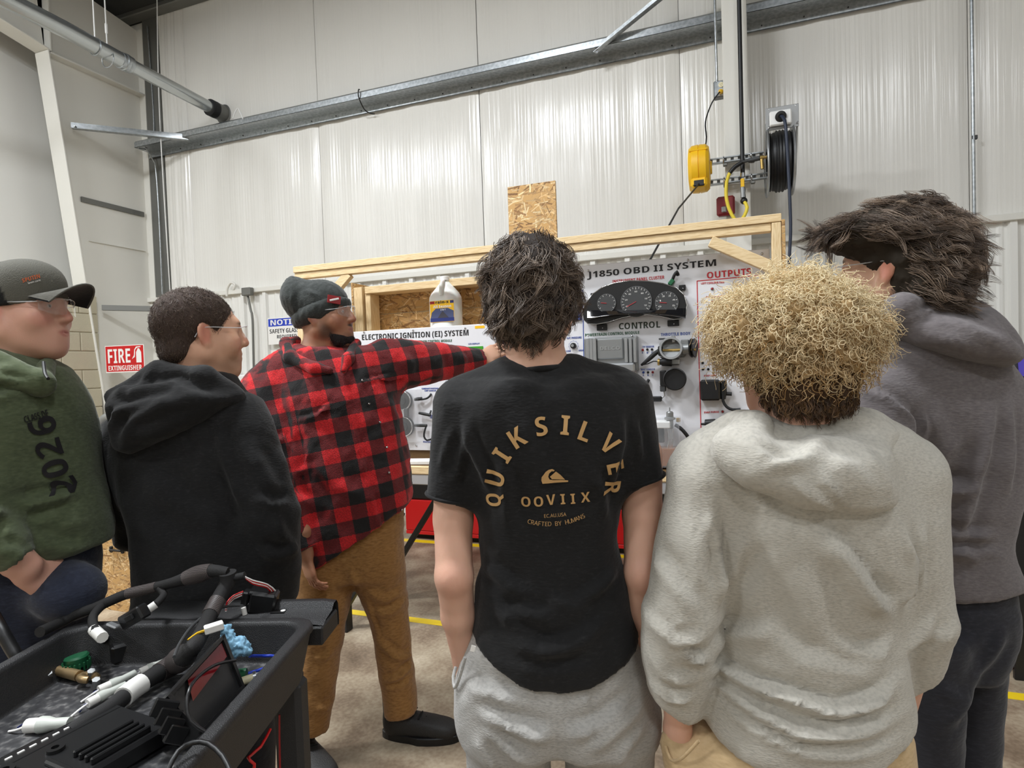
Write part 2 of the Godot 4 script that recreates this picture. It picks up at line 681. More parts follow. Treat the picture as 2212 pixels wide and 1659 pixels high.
func room() -> void:
	# floor with a slab under it
	struct("floor", MB.new().span(Vector3(-7.2, -0.2, -0.3), Vector3(7.2, 0, 14.0)), M.floor, "worn brown grey concrete floor")
	var strips := [[0.745, 0.815, -5.5, 6.0], [2.2, 2.26, -2.62, 3.0]]
	for s in strips:
		var t := struct("trim_%d" % (2 + strips.find(s)), MB.new().span(Vector3(s[2], 0.0002, s[0]), Vector3(s[3], 0.002, s[1])), M.tape, "yellow tape line stuck on the concrete floor")
	# back wall: outer skin, then the sheets of vinyl facing and the ribbed liner below
	var wb := struct("wall_back", MB.new().span(Vector3(-7.2, 0, -0.3), Vector3(7.2, 6.4, -0.04)), M.white_steel, "back wall of white vinyl facing over a white ribbed liner")
	var seams := [-6.165, -5.78, -3.99, -2.16, -0.33, 1.69, 3.52, 5.35, 7.18]
	var r := RandomNumberGenerator.new()
	r.seed = 5
	for i in seams.size() - 1:
		var rows := []
		var x0: float = seams[i]
		var x1: float = seams[i + 1]
		for j in 25:
			var row := []
			for k in 31:
				var u := k / 30.0
				var y := 2.42 + (5.78 - 2.42) * j / 24.0
				var bow := sin(PI * u) * 0.02 * sin(PI * clampf((y - 2.4) / 1.8 if y < 4.15 else (y - 4.15) / 1.6, 0, 1))
				var z := 0.0 + bow + 0.004 * sin(u * 19.0 + i) + 0.003 * sin(u * 47.0 + i * 2.0)
				if k == 0 or k == 30:
					z -= 0.012
				row.append(Vector3(lerpf(x0 + 0.002, x1 - 0.002, u), y, z))
			rows.append(row)
		part("vinyl_sheet", MB.new().sheet(rows), M.vinyl, wb)
	# the liner panels: flat pans with ribs every 0.305 m
	var rib := 0.305
	var x := -6.56
	var p := 0
	while x < 7.0:
		var prof := PackedVector2Array()
		for k in 3:
			var o := x + k * rib
			for q in [[0.0, 0.0], [0.07, 0.0], [0.085, 0.008], [0.105, 0.008], [0.12, 0.0], [0.165, 0.0], [0.18, 0.008], [0.2, 0.008], [0.215, 0.0], [0.228, 0.0], [0.24, 0.034], [0.282, 0.034], [0.294, 0.0]]:
				prof.append(Vector2(o + q[0], q[1]))
		prof.append(Vector2(x + 3 * rib, 0.0))
		var m := MB.new()
		for k in prof.size() - 1:
			var a := prof[k]
			var b := prof[k + 1]
			m.quad(Vector3(a.x, 0, a.y), Vector3(b.x, 0, b.y), Vector3(b.x, 2.43, b.y), Vector3(a.x, 2.43, a.y), Vector3(a.y - b.y, 0, b.x - a.x))
		part("liner_panel", m, M.liner, wb)
		x += 3 * rib
		p += 1
	struct("trim_1", MB.new().span(Vector3(-6.5, 2.395, -0.03), Vector3(7.0, 2.445, 0.055), 0.004), M.white_steel, "white steel cap along the top of the ribbed liner")
	# left wall
	var wl := struct("wall_left", MB.new().span(Vector3(-7.2, 0, -0.3), Vector3(-6.92, 8.4, 14.0)), M.white_steel, "left wall of smooth white sheets")
	for i in 8:
		part("wall_sheet", MB.new().span(Vector3(-6.925, 2.3, 0.02 + i * 1.7), Vector3(-6.9, 7.9, 1.715 + i * 1.7), 0.004), M.liner, wl)
	struct("wall_right", MB.new().span(Vector3(6.9, 0, -0.3), Vector3(7.2, 8.4, 14.0)), M.liner, "right wall of the workshop")
	struct("wall_rear", MB.new().span(Vector3(-7.2, 0, 13.7), Vector3(7.2, 8.4, 14.0)), M.liner, "rear wall behind the camera")
	# sloping roof
	var roof := MB.new()
	roof.box(Vector3(0, 5.72 + 0.15 * 7.0 + 0.1, 7.0), Vector3(14.4, 0.2, 15.0), 0, Basis(Vector3.RIGHT, -atan(0.15)))
	struct("ceiling", roof, M.roof, "dark underside of the sloping roof")
	for i in 8:
		var z := 1.2 + i * 1.55
		struct("ceiling_purlin", MB.new().span(Vector3(-6.9, 5.5 + 0.15 * z, z), Vector3(6.9, 5.7 + 0.15 * z, z + 0.07)), M.galv_dark, "grey roof purlin under the dark roof")
	struct("ceiling_eave_strut", MB.new().span(Vector3(-6.9, 5.69, 0.0), Vector3(6.9, 5.82, 0.14), 0.01), M.galv_dark, "grey eave strut along the top of the back wall")
	# block wainscot on the left wall, laid course by course
	var bw := struct("wall_block", MB.new().span(Vector3(-6.9, 0, 0.72), Vector3(-6.43, 2.37, 4.6)), M.mortar, "beige concrete block wall low on the left wall")
	for cse in 12:
		var z := 0.71 - (0.2 if cse % 2 else 0.0)
		while z < 4.5:
			var z0 := maxf(z, 0.71)
			part("block", MB.new().span(Vector3(-6.9, cse * 0.2 + 0.004, z0 + 0.003), Vector3(-6.42, cse * 0.2 + 0.195, z + 0.396), 0.006), M.block, bw)
			z += 0.4
	# rigid frame at the left: web, flange that leans out with height, stiffeners, rafter
	var web := MB.new()
	web.prism(PackedVector2Array([Vector2(0, 0), Vector2(0, 5.6), Vector2(1.14, 5.75), Vector2(1.06, 4.83), Vector2(0.62, 0.7), Vector2(0.55, 0)]), 0.012, Transform3D(Basis(Vector3(0, 0, 1), Vector3.UP, Vector3(-1, 0, 0)), Vector3(-6.49, 0, 0)))
	var lf := struct("column_left", web, M.white_steel, "white tapered steel frame column in the left corner", "")
	part("flange", MB.new().bar(Vector3(-6.5, 0.0, 0.56), Vector3(-6.5, 4.85, 1.08), 0.2, 0.016, 0.003, Vector3.FORWARD), M.white_steel, lf)
	part("stiffener", MB.new().span(Vector3(-6.49, 4.825, 0.01), Vector3(-6.4, 4.84, 1.06)), M.white_steel, lf)
	part("stiffener", MB.new().span(Vector3(-6.49, 4.85, 1.05), Vector3(-6.4, 5.8, 1.062)), M.white_steel, lf)
	part("back_flange", MB.new().span(Vector3(-6.6, 0, 0.0), Vector3(-6.4, 5.6, 0.016)), M.white_steel, lf)
	var rf := MB.new()
	rf.prism(PackedVector2Array([Vector2(1.06, 4.87), Vector2(1.06, 5.8), Vector2(8.0, 6.85), Vector2(8.0, 6.2)]), 0.012, Transform3D(Basis(Vector3(0, 0, 1), Vector3.UP, Vector3(-1, 0, 0)), Vector3(-6.49, 0, 0)))
	var ra := struct("beam_left", rf, M.white_steel, "white roof rafter above the left wall")
	part("flange", MB.new().bar(Vector3(-6.5, 4.86, 1.06), Vector3(-6.5, 6.2, 8.0), 0.2, 0.016, 0.003), M.white_steel, ra)
	# ledges of the left wall seen past the web
	for q in [[3.46, 0.05, 0.78, M.galv_dark, 0.055], [3.0, 0.05, 0.72, M.white_steel, 0.004]]:
		struct("trim_ledge", MB.new().span(Vector3(-6.49, q[0] - q[4], q[1]), Vector3(-6.47, q[0], q[2]), 0.001), q[3], "ledge across the web of the left column")
	struct("trim_corner", MB.new().span(Vector3(-6.4, 2.45, -0.03), Vector3(-6.17, 5.7, 0.012), 0.004), M.galv_dark, "grey steel corner strip beside the left column")
	# column in front of the back wall
	var c := MB.new()
	c.prism(PackedVector2Array([Vector2(0.0, 0), Vector2(0.0, 5.75), Vector2(0.45, 5.85), Vector2(0.4, 0)]), 0.012, Transform3D(Basis(Vector3(0, 0, 1), Vector3.UP, Vector3(-1, 0, 0)), Vector3(0.103, 0, 0)))
	var cc := struct("column_middle", c, M.white_steel, "white steel column in front of the back wall")
	part("flange", MB.new().bar(Vector3(0.097, 0.0, 0.4), Vector3(0.097, 5.85, 0.45), 0.175, 0.014, 0.003, Vector3.FORWARD), M.white_steel, cc)
	# girts: web, flange up with a lip, flange down with its screws
	for q in [[-6.38, 0.085, 4.15], [0.11, 6.9, 4.16]]:
		var x0: float = q[0]
		var x1: float = q[1]
		var y: float = q[2]
		var g := MB.new()
		g.span(Vector3(x0, y, 0.02), Vector3(x1, y + 0.003, 0.205))
		g.span(Vector3(x0, y, 0.202), Vector3(x1, y + 0.058, 0.205))
		g.quad(Vector3(x0, y + 0.058, 0.205), Vector3(x1, y + 0.058, 0.205), Vector3(x1, y + 0.078, 0.188), Vector3(x0, y + 0.078, 0.188), Vector3(0, 1, 1))
		g.span(Vector3(x0, y - 0.06, 0.024), Vector3(x1, y, 0.027))
		g.quad(Vector3(x0, y - 0.06, 0.027), Vector3(x1, y - 0.06, 0.027), Vector3(x1, y - 0.075, 0.04), Vector3(x0, y - 0.075, 0.04), Vector3(0, 1, 1))
		var go := struct("beam_girt", g, M.galv, "galvanized wall girt on the back wall " + ("left of the middle column" if x0 < 0 else "right of the middle column"))
		var sx := x0 + 0.2
		while sx < minf(x1, 2.6):
			part("screw", MB.new().lathe([Vector2(0.0001, 0.008), Vector2(0.006, 0.008), Vector2(0.006, 0)], 6, along(Vector3(0, -0.3, 1), Vector3(sx, y - 0.03, 0.027))), M.black, go)
			sx += 0.305

const ZB := 2.3

func bp(x: float, y: float, off := 0.0) -> Vector3:
	return on(2, ZB + off, x, y)

func print_on(parent: Node3D, s: String, x0: float, y0: float, x1: float, y1: float, cap: float, material: Material, off := 0.0125, bold := true) -> void:
	var l := bp(x0, y0, off)
	var r := bp(x1, y1, off)
	wp("lettering", letters(s, l, r, cap * l.distance_to(r) / Vector2(x1 - x0, y1 - y0).length(), sans_bold if bold else sans), material, parent)

func disc(o: Vector3, r: float, depth: float, segs := 16, bev := 0.002) -> MB:
	# a button that stands out towards +z
	return MB.new().lathe([Vector2(r, 0), Vector2(r, depth - bev), Vector2(r - bev, depth), Vector2(0.0001, depth)], segs, along(Vector3(0, 0, 1), o))

func line_on(m: MB, a: Vector3, b: Vector3, w := 0.004) -> void:
	m.bar(a, b, w, 0.0012, 0.0, Vector3(0, 0, 1))

func board_knob(parent: Node3D, x: float, y: float, px: float) -> void:
	var o := bp(x, y, 0.012)
	var k := wp("knob", disc(o, px * 0.00216, 0.016, 18, 0.003), M.black, parent)
	wp("cap", disc(o + Vector3(-0.002, 0.001, 0.016), px * 0.0011, 0.002, 12, 0.0005), M.alu, k)
	var m := MB.new()
	for i in 9:
		var a := deg_to_rad(-40 + i * 32.5)
		line_on(m, o + Vector3(cos(a), sin(a), 0) * px * 0.0033, o + Vector3(cos(a), sin(a), 0) * px * 0.0039, 0.0016)
	m.tube(ring(o, Vector3(px * 0.0034, 0, 0), Vector3(0, px * 0.0034, 0), 24, -0.7, 3.8), 0.0006, 4)
	wp("dial_print", m, M.print_blue, parent)

func jacks(parent: Node3D, list: Array) -> void:
	for q in list:
		var o := bp(q[0], q[1], 0.012)
		wp("jack", MB.new().lathe([Vector2(0.006, 0), Vector2(0.006, 0.004), Vector2(0.0045, 0.006), Vector2(0.0022, 0.006), Vector2(0.0022, 0.001), Vector2(0.0001, 0.001)], 10, along(Vector3(0, 0, 1), o)), q[2], parent)

func leds(parent: Node3D, list: Array) -> void:
	for q in list:
		var o := bp(q[0], q[1], 0.012)
		var b := wp("lamp_bezel", disc(o, 0.0075, 0.004, 12, 0.001), M.alu, parent)
		wp("lens", MB.new().ball(o + Vector3(0, 0, 0.004), Vector3(0.0055, 0.0055, 0.005), 10), M.red_dark, b)

func wire(pts: Array, r: float, sides := 6) -> MB:
	return MB.new().tube(curve(pts, 0.015), r, sides)

func bench() -> void:
	var t := thing("work_bench", "long wood-edged bench with grey steel rail and black legs below the trainer boards", "bench", Vector3(-0.9, 0, 2.3))
	wp("top", MB.new().span(Vector3(-2.3, 0.935, 1.95), Vector3(0.5, 0.968, 2.5), 0.004), M.dark_wood, t)
	wp("front_rail", MB.new().span(Vector3(-2.32, 0.924, 2.47), Vector3(0.52, 0.968, 2.51), 0.005), M.pine, t, "pale wooden front rail")
	wp("steel_rail", MB.new().span(Vector3(-2.3, 0.868, 2.45), Vector3(0.5, 0.923, 2.505), 0.004), M.steel_paint, t, "grey steel rail")
	wp("steel_rail", MB.new().span(Vector3(-2.3, 0.868, 1.96), Vector3(0.5, 0.93, 2.0), 0.004), M.steel_paint, t)
	for q in [[-2.1, 2.46], [0.4, 2.46], [-2.1, 2.02], [0.4, 2.02]]:
		wp("leg", MB.new().span(Vector3(q[0] - 0.03, 0, q[1] - 0.03), Vector3(q[0] + 0.03, 0.868, q[1] + 0.03), 0.004), M.black, t)
	for z in [2.46, 2.02]:
		wp("brace", MB.new().bar(Vector3(-2.1, 0.12, z), Vector3(-1.7, 0.7, z), 0.04, 0.03, 0.003), M.black, t)
	# backboard strip below the first trainer
	solo("wood_strip", "dark wooden strip under the left trainer board", "strip", MB.new().span(Vector3(-2.3, 0.9685, 2.24), Vector3(-1.17, 1.02, 2.3), 0.003), M.dark_wood)
	var pp := solo("paper_sheet", "white paper sheet lying on the bench below the left trainer", "paper", MB.new().box(Vector3(-1.57, 0.98, 2.42), Vector3(0.2, 0.02, 0.1), 0.003, Basis(Vector3.UP, 0.2)), M.paper)
	pp.position.y = 0.9685

func wood_frame() -> void:
	var t := thing("lumber_frame", "raw two by four frame with corner braces standing over the trainer boards", "frame", Vector3(-1.1, 0.968, 2.36))
	wp("header", MB.new().span(Vector3(-2.388, 2.073, 2.36), Vector3(0.232, 2.108, 2.42), 0.002), M.pine, t)
	wp("header", MB.new().span(Vector3(-2.386, 2.036, 2.365), Vector3(0.19, 2.072, 2.412), 0.002), M.pine, t, "lower header board")
	wp("post", MB.new().span(Vector3(0.192, 0.968, 2.355), Vector3(0.23, 2.07, 2.42), 0.002), M.pine_up, t)
	wp("post", MB.new().span(Vector3(0.232, 0.968, 2.33), Vector3(0.246, 2.08, 2.42), 0.001), M.osb, t, "chipboard strip along the post")
	wp("post", MB.new().span(Vector3(-2.385, 0.968, 2.355), Vector3(-2.345, 2.036, 2.41), 0.002), M.pine_up, t)
	wp("brace", MB.new().bar(bp(1535, 522, 0.1), bp(1672, 580, 0.1), 0.05, 0.036, 0.002, Vector3(0, 0, 1)), M.pine, t)
	wp("brace", MB.new().bar(Vector3(-2.02, 2.04, 2.39), Vector3(-2.34, 1.76, 2.39), 0.05, 0.036, 0.002, Vector3(0, 0, 1)), M.pine, t)
	# open box behind the left trainer
	var b := thing("chipboard_box", "shallow open box of chipboard and pale studs behind the left trainer", "box", Vector3(-1.7, 0.968, 2.15))
	wp("back_panel", MB.new().span(Vector3(-2.13, 0.97, 2.06), Vector3(-1.17, 2.0, 2.072)), M.osb, b)
	wp("top_rail", MB.new().span(Vector3(-2.05, 1.948, 2.075), Vector3(-1.17, 1.99, 2.2), 0.002), M.pine, b)
	wp("stud", MB.new().span(Vector3(-2.13, 0.97, 2.075), Vector3(-2.07, 1.99, 2.2), 0.002), M.pine_up, b)
	wp("stud", MB.new().span(Vector3(-2.055, 0.97, 2.09), Vector3(-2.02, 1.947, 2.19), 0.002), M.pine_up, b)
	wp("side_panel", MB.new().span(Vector3(-2.145, 1.6, 2.0), Vector3(-2.132, 2.02, 2.2)), M.osb, b)
	wp("shelf", MB.new().span(Vector3(-2.02, 1.66, 2.075), Vector3(-1.17, 1.698, 2.25), 0.002), M.pine, b)
	for q in [[-1.62, 0.0], [-1.3, 0.0]]:
		wp("seam", MB.new().span(Vector3(q[0], 1.7, 2.072), Vector3(q[0] + 0.003, 1.947, 2.0726)), M.mortar, b)
	wp("seam", MB.new().span(Vector3(-2.02, 1.83, 2.072), Vector3(-1.17, 1.833, 2.0726)), M.mortar, b)
	solo("chipboard_plank", "tall narrow chipboard plank standing upright behind the lumber frame", "plank", MB.new().span(Vector3(-1.1, 0.97, 2.225), Vector3(-0.832, 2.447, 2.238), 0.0015), M.osb)

func jug() -> void:
	var o := Vector3(-1.513, 1.698, 2.2)
	var t := thing("washer_fluid_jug", "white plastic washer fluid jug with yellow label above the left trainer", "jug", o)
	var rows := []
	var prof := [[0.0, 0.086], [0.006, 0.091], [0.17, 0.092], [0.19, 0.09], [0.215, 0.078], [0.25, 0.05], [0.272, 0.031], [0.28, 0.024], [0.29, 0.022]]
	for q in prof:
		var row := []
		for k in 32:
			var a := TAU * k / 32
			var sq := pow(pow(absf(cos(a)), 3.0) + pow(absf(sin(a)), 3.0), -1.0 / 3.0)
			sq = lerpf(sq, 1.0, clampf((q[0] - 0.2) / 0.06, 0, 1))
			row.append(Vector3(cos(a) * q[1] * sq, q[0], sin(a) * q[1] * 0.72 * sq))
		rows.append(row)
	part("body", MB.new().sheet(rows, true), M.jug, t)
	part("handle", MB.new().tube(curve([Vector3(0.0, 0.285, 0.018), Vector3(0.004, 0.262, 0.052), Vector3(0.006, 0.225, 0.066), Vector3(0.006, 0.195, 0.066)], 0.01), 0.011, 10), M.jug, t)
	part("cap", MB.new().lathe([Vector2(0.024, 0.283), Vector2(0.027, 0.286), Vector2(0.027, 0.306), Vector2(0.024, 0.309), Vector2(0.0001, 0.309)], 20), M.white, t)
	var f := Transform3D(Basis(), Vector3(0.012, 0, 0.0672))
	var lb := part("label", MB.new().span(Vector3(-0.066, 0.045, 0.0668), Vector3(0.082, 0.165, 0.068)), M.yellow, t, "yellow and blue front label")
	part("band", MB.new().span(Vector3(-0.066, 0.047, 0.068), Vector3(0.082, 0.068, 0.0685)), M.navy, lb)
	part("picture", MB.new().prism(PackedVector2Array([Vector2(-0.064, 0.068), Vector2(0.08, 0.068), Vector2(0.08, 0.105), Vector2(0.045, 0.122), Vector2(-0.03, 0.122), Vector2(-0.056, 0.1)]), 0.0004, Transform3D(Basis(), Vector3(0, 0, 0.068))), mat(rgb(70, 80, 120), 0.5), lb)
	part("road", MB.new().prism(PackedVector2Array([Vector2(-0.02, 0.068), Vector2(0.05, 0.068), Vector2(0.014, 0.105), Vector2(0.01, 0.105)]), 0.0006, Transform3D(Basis(), Vector3(0, 0, 0.0682))), mat(rgb(60, 58, 70), 0.5), lb)
	part("band", MB.new().span(Vector3(-0.066, 0.148, 0.068), Vector3(-0.036, 0.163, 0.0685)), M.red_dark, lb)
	part("band", MB.new().span(Vector3(0.06, 0.148, 0.068), Vector3(0.082, 0.163, 0.0685)), M.navy, lb)
	part("lettering", letters("rain-x", Vector3(-0.03, 0.157, 0.0684), Vector3(0.052, 0.157, 0.0684), 0.017, sans_bold), M.print_black, lb)
	part("lettering", letters("All Season", Vector3(-0.045, 0.133, 0.0684), Vector3(0.066, 0.133, 0.0684), 0.016, sans_bold), M.print_white, lb)
	part("lettering", letters("2 in 1", Vector3(0.0, 0.114, 0.0688), Vector3(0.03, 0.114, 0.0688), 0.01, sans_bold), M.print_white, lb)

func ei_board() -> void:
	var t := thing("trainer_board", "white electronic ignition trainer board behind the pointing arm", "trainer board", Vector3(-1.6, 1.02, ZB))
	wp("panel", MB.new().span(Vector3(-2.14, 1.022, ZB - 0.012), Vector3(-1.172, 1.715, ZB + 0.012), 0.003), M.board, t)
	print_on(t, "ELECTRONIC IGNITION (EI) SYSTEM", 782, 730, 1012, 719.5, 12.8, M.print_black)
	print_on(t, "POWERTRAIN CONTROL MODULE", 886.6, 738.5, 976, 735.5, 4.6, M.print_green)
	print_on(t, "LCD DISPLAY", 1012, 743, 1036, 742, 3, M.print_blue)
	print_on(t, "IGNITION SWITCH", 1000, 806, 1050.6, 804.6, 5, M.print_blue)
	print_on(t, "CAMSHAFT POSITION", 911, 839.5, 947, 839, 3, M.print_blue)
	print_on(t, "CMP SENSOR", 917, 844, 942, 843.8, 3, M.print_blue)
	print_on(t, "CRANKSHAFT SENSOR", 954, 848, 991, 848, 2.6, M.print_red)
	print_on(t, "CRANKSHAFT", 925, 898, 951, 898.5, 3, M.print_blue)
	print_on(t, "SENSOR 2", 929, 902, 945, 902.5, 3, M.print_blue)
	print_on(t, "POSITION SENSOR", 914, 954.5, 948, 955.5, 3, M.print_blue)
	for q in [[786, 717.5], [892, 713.5], [1004.5, 708.5], [899, 962]]:
		wp("screw", MB.new().ball(bp(q[0], q[1], 0.014), Vector3(0.006, 0.006, 0.006), 8), M.chrome, t)
	wp("tag", MB.new().span(bp(1026, 710, 0.012), bp(1046.7, 703, 0.0128)), M.yellow, t)
	wp("module", MB.new().span(bp(910.7, 775, 0.012), bp(953, 742.5, 0.05), 0.006), M.grey_plastic, t)
	wp("display", MB.new().span(bp(1005, 756.5, 0.012), bp(1043, 747.5, 0.016), 0.001), M.lcd, t, "green display")
	wp("display", MB.new().span(bp(1028, 796, 0.012), bp(1043, 789, 0.02), 0.001), M.black, t)
	board_knob(t, 969.5, 827, 6.0)
	wp("post", disc(bp(1025, 815, 0.012), 0.004, 0.006, 10, 0.001), M.black, t)
	wp("ignition_lock", MB.new().lathe([Vector2(0.0085, 0), Vector2(0.0085, 0.014), Vector2(0.007, 0.017), Vector2(0.0001, 0.015)], 14, along(Vector3(0, -0.2, 1), bp(1025.5, 826, 0.012))), M.dark_grey, t)
	jacks(t, [[964.7, 856, M.print_blue], [972.8, 856, M.black], [980.5, 856, M.red_dark], [965, 867, M.print_blue], [973, 867, M.black], [980.7, 867, M.red_dark], [1020, 851, M.print_blue], [1010, 861, M.black]])
	# clear box with the two reluctor wheels
	var bx := wp("clear_box", MB.new().span(bp(857, 952, 0.012), bp(897, 842, 0.075)), M.glass, t, "clear cover over the two pickup wheels")
	for q in [[873, 865, 17.5], [876, 921, 18.5]]:
		var o := bp(q[0], q[1], 0.02)
		var r: float = q[2] * 0.0031
		var w := wp("wheel", MB.new().lathe([Vector2(r, 0), Vector2(r, 0.02), Vector2(r * 0.92, 0.024), Vector2(r * 0.5, 0.026), Vector2(r * 0.46, 0.034), Vector2(0.0001, 0.036)], 28, along(Vector3(0, 0, 1), o)), M.black, bx)
		wp("rim", MB.new().tube(ring(o + Vector3(0, 0, 0.024), Vector3(r * 0.96, 0, 0), Vector3(0, r * 0.96, 0), 32), 0.0035, 6), M.chrome, bx)
	wp("post", MB.new().span(bp(876, 900, 0.03), bp(880, 882, 0.05), 0.002), M.dark_grey, bx)
	# sensors with pigtails
	for q in [[896, 863, 911, 861, 0.011], [905, 892, 930, 897, 0.009], [896, 919, 922, 919.5, 0.009]]:
		wp("sensor", MB.new().tube(PackedVector3Array([bp(q[0], q[1], 0.035), bp(lerpf(q[0], q[2], 0.5), lerpf(q[1], q[3], 0.5), 0.035), bp(q[2], q[3], 0.035)]), PackedFloat32Array([q[4] * 0.8, q[4], q[4] * 0.9]), 10), M.black, t)
	wp("pigtail", wire([bp(910, 863, 0.035), bp(921, 861, 0.03), bp(928, 856, 0.025), bp(931, 851, 0.014)], 0.006), M.rubber, t)
	wp("pigtail", wire([bp(926, 897, 0.035), bp(929, 893, 0.03), bp(931, 887, 0.02)], 0.005), M.rubber, t)
	wp("pigtail", wire([bp(921, 919, 0.035), bp(917, 932, 0.04), bp(916, 943, 0.04), bp(922, 951, 0.035), bp(933, 948, 0.016)], 0.0052), M.rubber, t)
	# narrow things seen in the gap to the next board
	var c := thing("steel_cabinet", "navy steel cabinet with grey latch in the gap between the two trainers", "cabinet", Vector3(-1.05, 0.968, 2.2))
	wp("body", MB.new().span(Vector3(-1.165, 0.968, 2.12), Vector3(-1.035, 1.72, 2.285), 0.004), M.navy, c)
	wp("frame", MB.new().span(Vector3(-1.165, 0.968, 2.28), Vector3(-1.15, 1.72, 2.305), 0.002), M.black, c)
	wp("latch", MB.new().span(Vector3(-1.145, 1.35, 2.29), Vector3(-1.06, 1.47, 2.31), 0.004), M.grey_plastic, c)

func j_board() -> void:
	var t := thing("trainer_board", "large white engine system trainer board with a black gauge cluster", "trainer board", Vector3(-0.4, 0.968, ZB))
	wp("panel", MB.new().span(Vector3(-1.03, 0.9685, ZB - 0.012), Vector3(0.188, 1.978, ZB + 0.012), 0.003), M.board, t)
	print_on(t, "GM", 1213, 601.5, 1259, 597, 17, M.print_black)
	print_on(t, "J1850 OBD II SYSTEM", 1268, 596, 1547, 569, 18, M.print_black)
	print_on(t, "INSTRUMENT PANEL CLUSTER", 1323, 608.5, 1435, 598.5, 7, M.print_red)
	print_on(t, "OUTPUTS", 1527, 595, 1622, 586, 15, M.print_red)
	print_on(t, "CONTROL", 1337, 705, 1426, 700.5, 14, M.print_ink_green)
	print_on(t, "POWERTRAIN CONTROL MODULE", 1264, 724, 1381, 718, 6.3, M.print_green)
	print_on(t, "THROTTLE BODY", 1427.5, 723, 1491.5, 720, 6.5, M.print_blue)
	print_on(t, "TP SENSOR", 1388, 749.5, 1413, 748.3, 4, M.print_blue)
	print_on(t, "MAF SENSOR", 1384.5, 798.3, 1415, 797.5, 4, M.print_blue)
	print_on(t, "LEFT COOLING FAN", 1514.5, 612.3, 1564, 609.5, 4.4, M.print_red)
	print_on(t, "A/C CLUTCH", 1524.5, 641.2, 1560, 639.5, 4, M.print_red)
	print_on(t, "A/C PRESSURE", 1225, 730.5, 1256, 728.7, 4.2, M.print_blue)
	print_on(t, "LOW", 1223, 758.5, 1233, 758.2, 3.5, M.print_blue)
	print_on(t, "HIGH", 1250, 757, 1260, 756.7, 3.5, M.print_blue)
	print_on(t, "EVAP VENT", 1521, 811.8, 1548, 810.8, 4, M.print_red)
	print_on(t, "EVAP PURGE", 1521, 891, 1553, 889.5, 4, M.print_red)
	print_on(t, "FUSE BLOCK", 1534, 951, 1562, 950.5, 3.6, M.print_black)
	print_on(t, "HIGH", 1549, 782.5, 1557, 782.2, 2.8, M.print_red)
	print_on(t, "LOW", 1547, 797, 1556, 796.7, 2.8, M.print_red)
	for q in [[1388, 762, "A"], [1398.5, 761.8, "B"], [1408.5, 761.5, "C"], [1390, 810.5, "A"], [1400, 810.3, "B"], [1410, 810, "C"]]:
		print_on(t, q[2], q[0] - 1.5, q[1], q[0] + 1.5, q[1], 3.5, M.print_blue)
	var m := MB.new()
	line_on(m, bp(1505.6, 607, 0.0125), bp(1514.5, 940.6, 0.0125))
	line_on(m, bp(1505.6, 607, 0.0125), bp(1652, 594, 0.0125))
	line_on(m, bp(1514.5, 940.6, 0.0125), bp(1655, 940.5, 0.0125))
	wp("border_print", m, M.print_red, t)
	m = MB.new()
	line_on(m, bp(1515.6, 946, 0.0125), bp(1517, 1008, 0.0125))
	line_on(m, bp(1515.6, 946, 0.0125), bp(1655, 946, 0.0125))
	wp("border_print", m, M.print_black, t)
	m = MB.new()
	line_on(m, bp(1258.8, 627, 0.0125), bp(1264, 960, 0.0125))
	line_on(m, bp(1120, 636, 0.0125), bp(1258.8, 627, 0.0125))
	wp("border_print", m, M.print_blue, t)
	for q in [[1271, 585], [1486, 562], [1646, 548], [1115, 598]]:
		wp("screw", MB.new().ball(bp(q[0], q[1], 0.014), Vector3(0.007, 0.007, 0.007), 8), M.chrome, t)
	leds(t, [[1538.5, 624], [1539, 652], [1559, 810], [1561, 889], [1560, 778]])
	jacks(t, [[1388.5, 756, M.red_dark], [1398.5, 755, M.black], [1408.5, 754.7, M.black], [1390, 804.4, M.print_blue], [1400, 804.4, M.black], [1410, 804, M.red_dark], [1518, 784, M.black], [1529.6, 783.4, M.print_blue], [1541.3, 783.2, M.print_blue], [1518.5, 797.6, M.black], [1530, 797.4, M.black], [1541.5, 797.2, M.black], [1215, 756, M.red_dark]])
	board_knob(t, 1239, 747, 7.0)
	wp("display", MB.new().span(bp(1236, 649.5, 0.012), bp(1254, 639, 0.016), 0.001), M.lcd, t, "green display")
	var kp := wp("keypad", MB.new().span(bp(1236, 693, 0.012), bp(1255, 659.5, 0.02), 0.002), M.keypad, t, "blue keypad")
	for i in 4:
		for j in 2:
			wp("key", MB.new().box(bp(1243 + j * 8, 664.5 + i * 8, 0.021), Vector3(0.012, 0.011, 0.004), 0.001), M.print_blue, kp)
	wp("switch_plate", MB.new().box(bp(1218, 774, 0.014), Vector3(0.026, 0.034, 0.004), 0.001), M.alu, t)
	cluster(t)
	module(t)
	throttle(t)
	# purge valve, vent valve, fuse block, relay on the right of the board
	wp("vent_valve", MB.new().span(bp(1514, 864, 0.012), bp(1555, 820, 0.07), 0.008), M.black, t)
	wp("vent_fitting", MB.new().tube(PackedVector3Array([bp(1562, 822, 0.04), bp(1562, 848, 0.04), bp(1562, 862, 0.04)]), PackedFloat32Array([0.016, 0.018, 0.012]), 10), M.black, t)
	wp("vent_fitting", MB.new().tube(PackedVector3Array([bp(1562, 850, 0.04), bp(1581, 851, 0.04)]), 0.009, 8), M.rubber, t)
	wp("hose", wire([bp(1562, 848, 0.05), bp(1562, 866, 0.05), bp(1570, 879, 0.05), bp(1583, 885, 0.05), bp(1600, 884, 0.05)], 0.0075), M.rubber, t)
	wp("relay", MB.new().span(bp(1597, 911, 0.012), bp(1625, 886, 0.05), 0.004), M.grey_plastic, t)
	wp("screw", MB.new().ball(bp(1597, 918, 0.014), Vector3(0.007, 0.007, 0.006), 8), M.chrome, t)
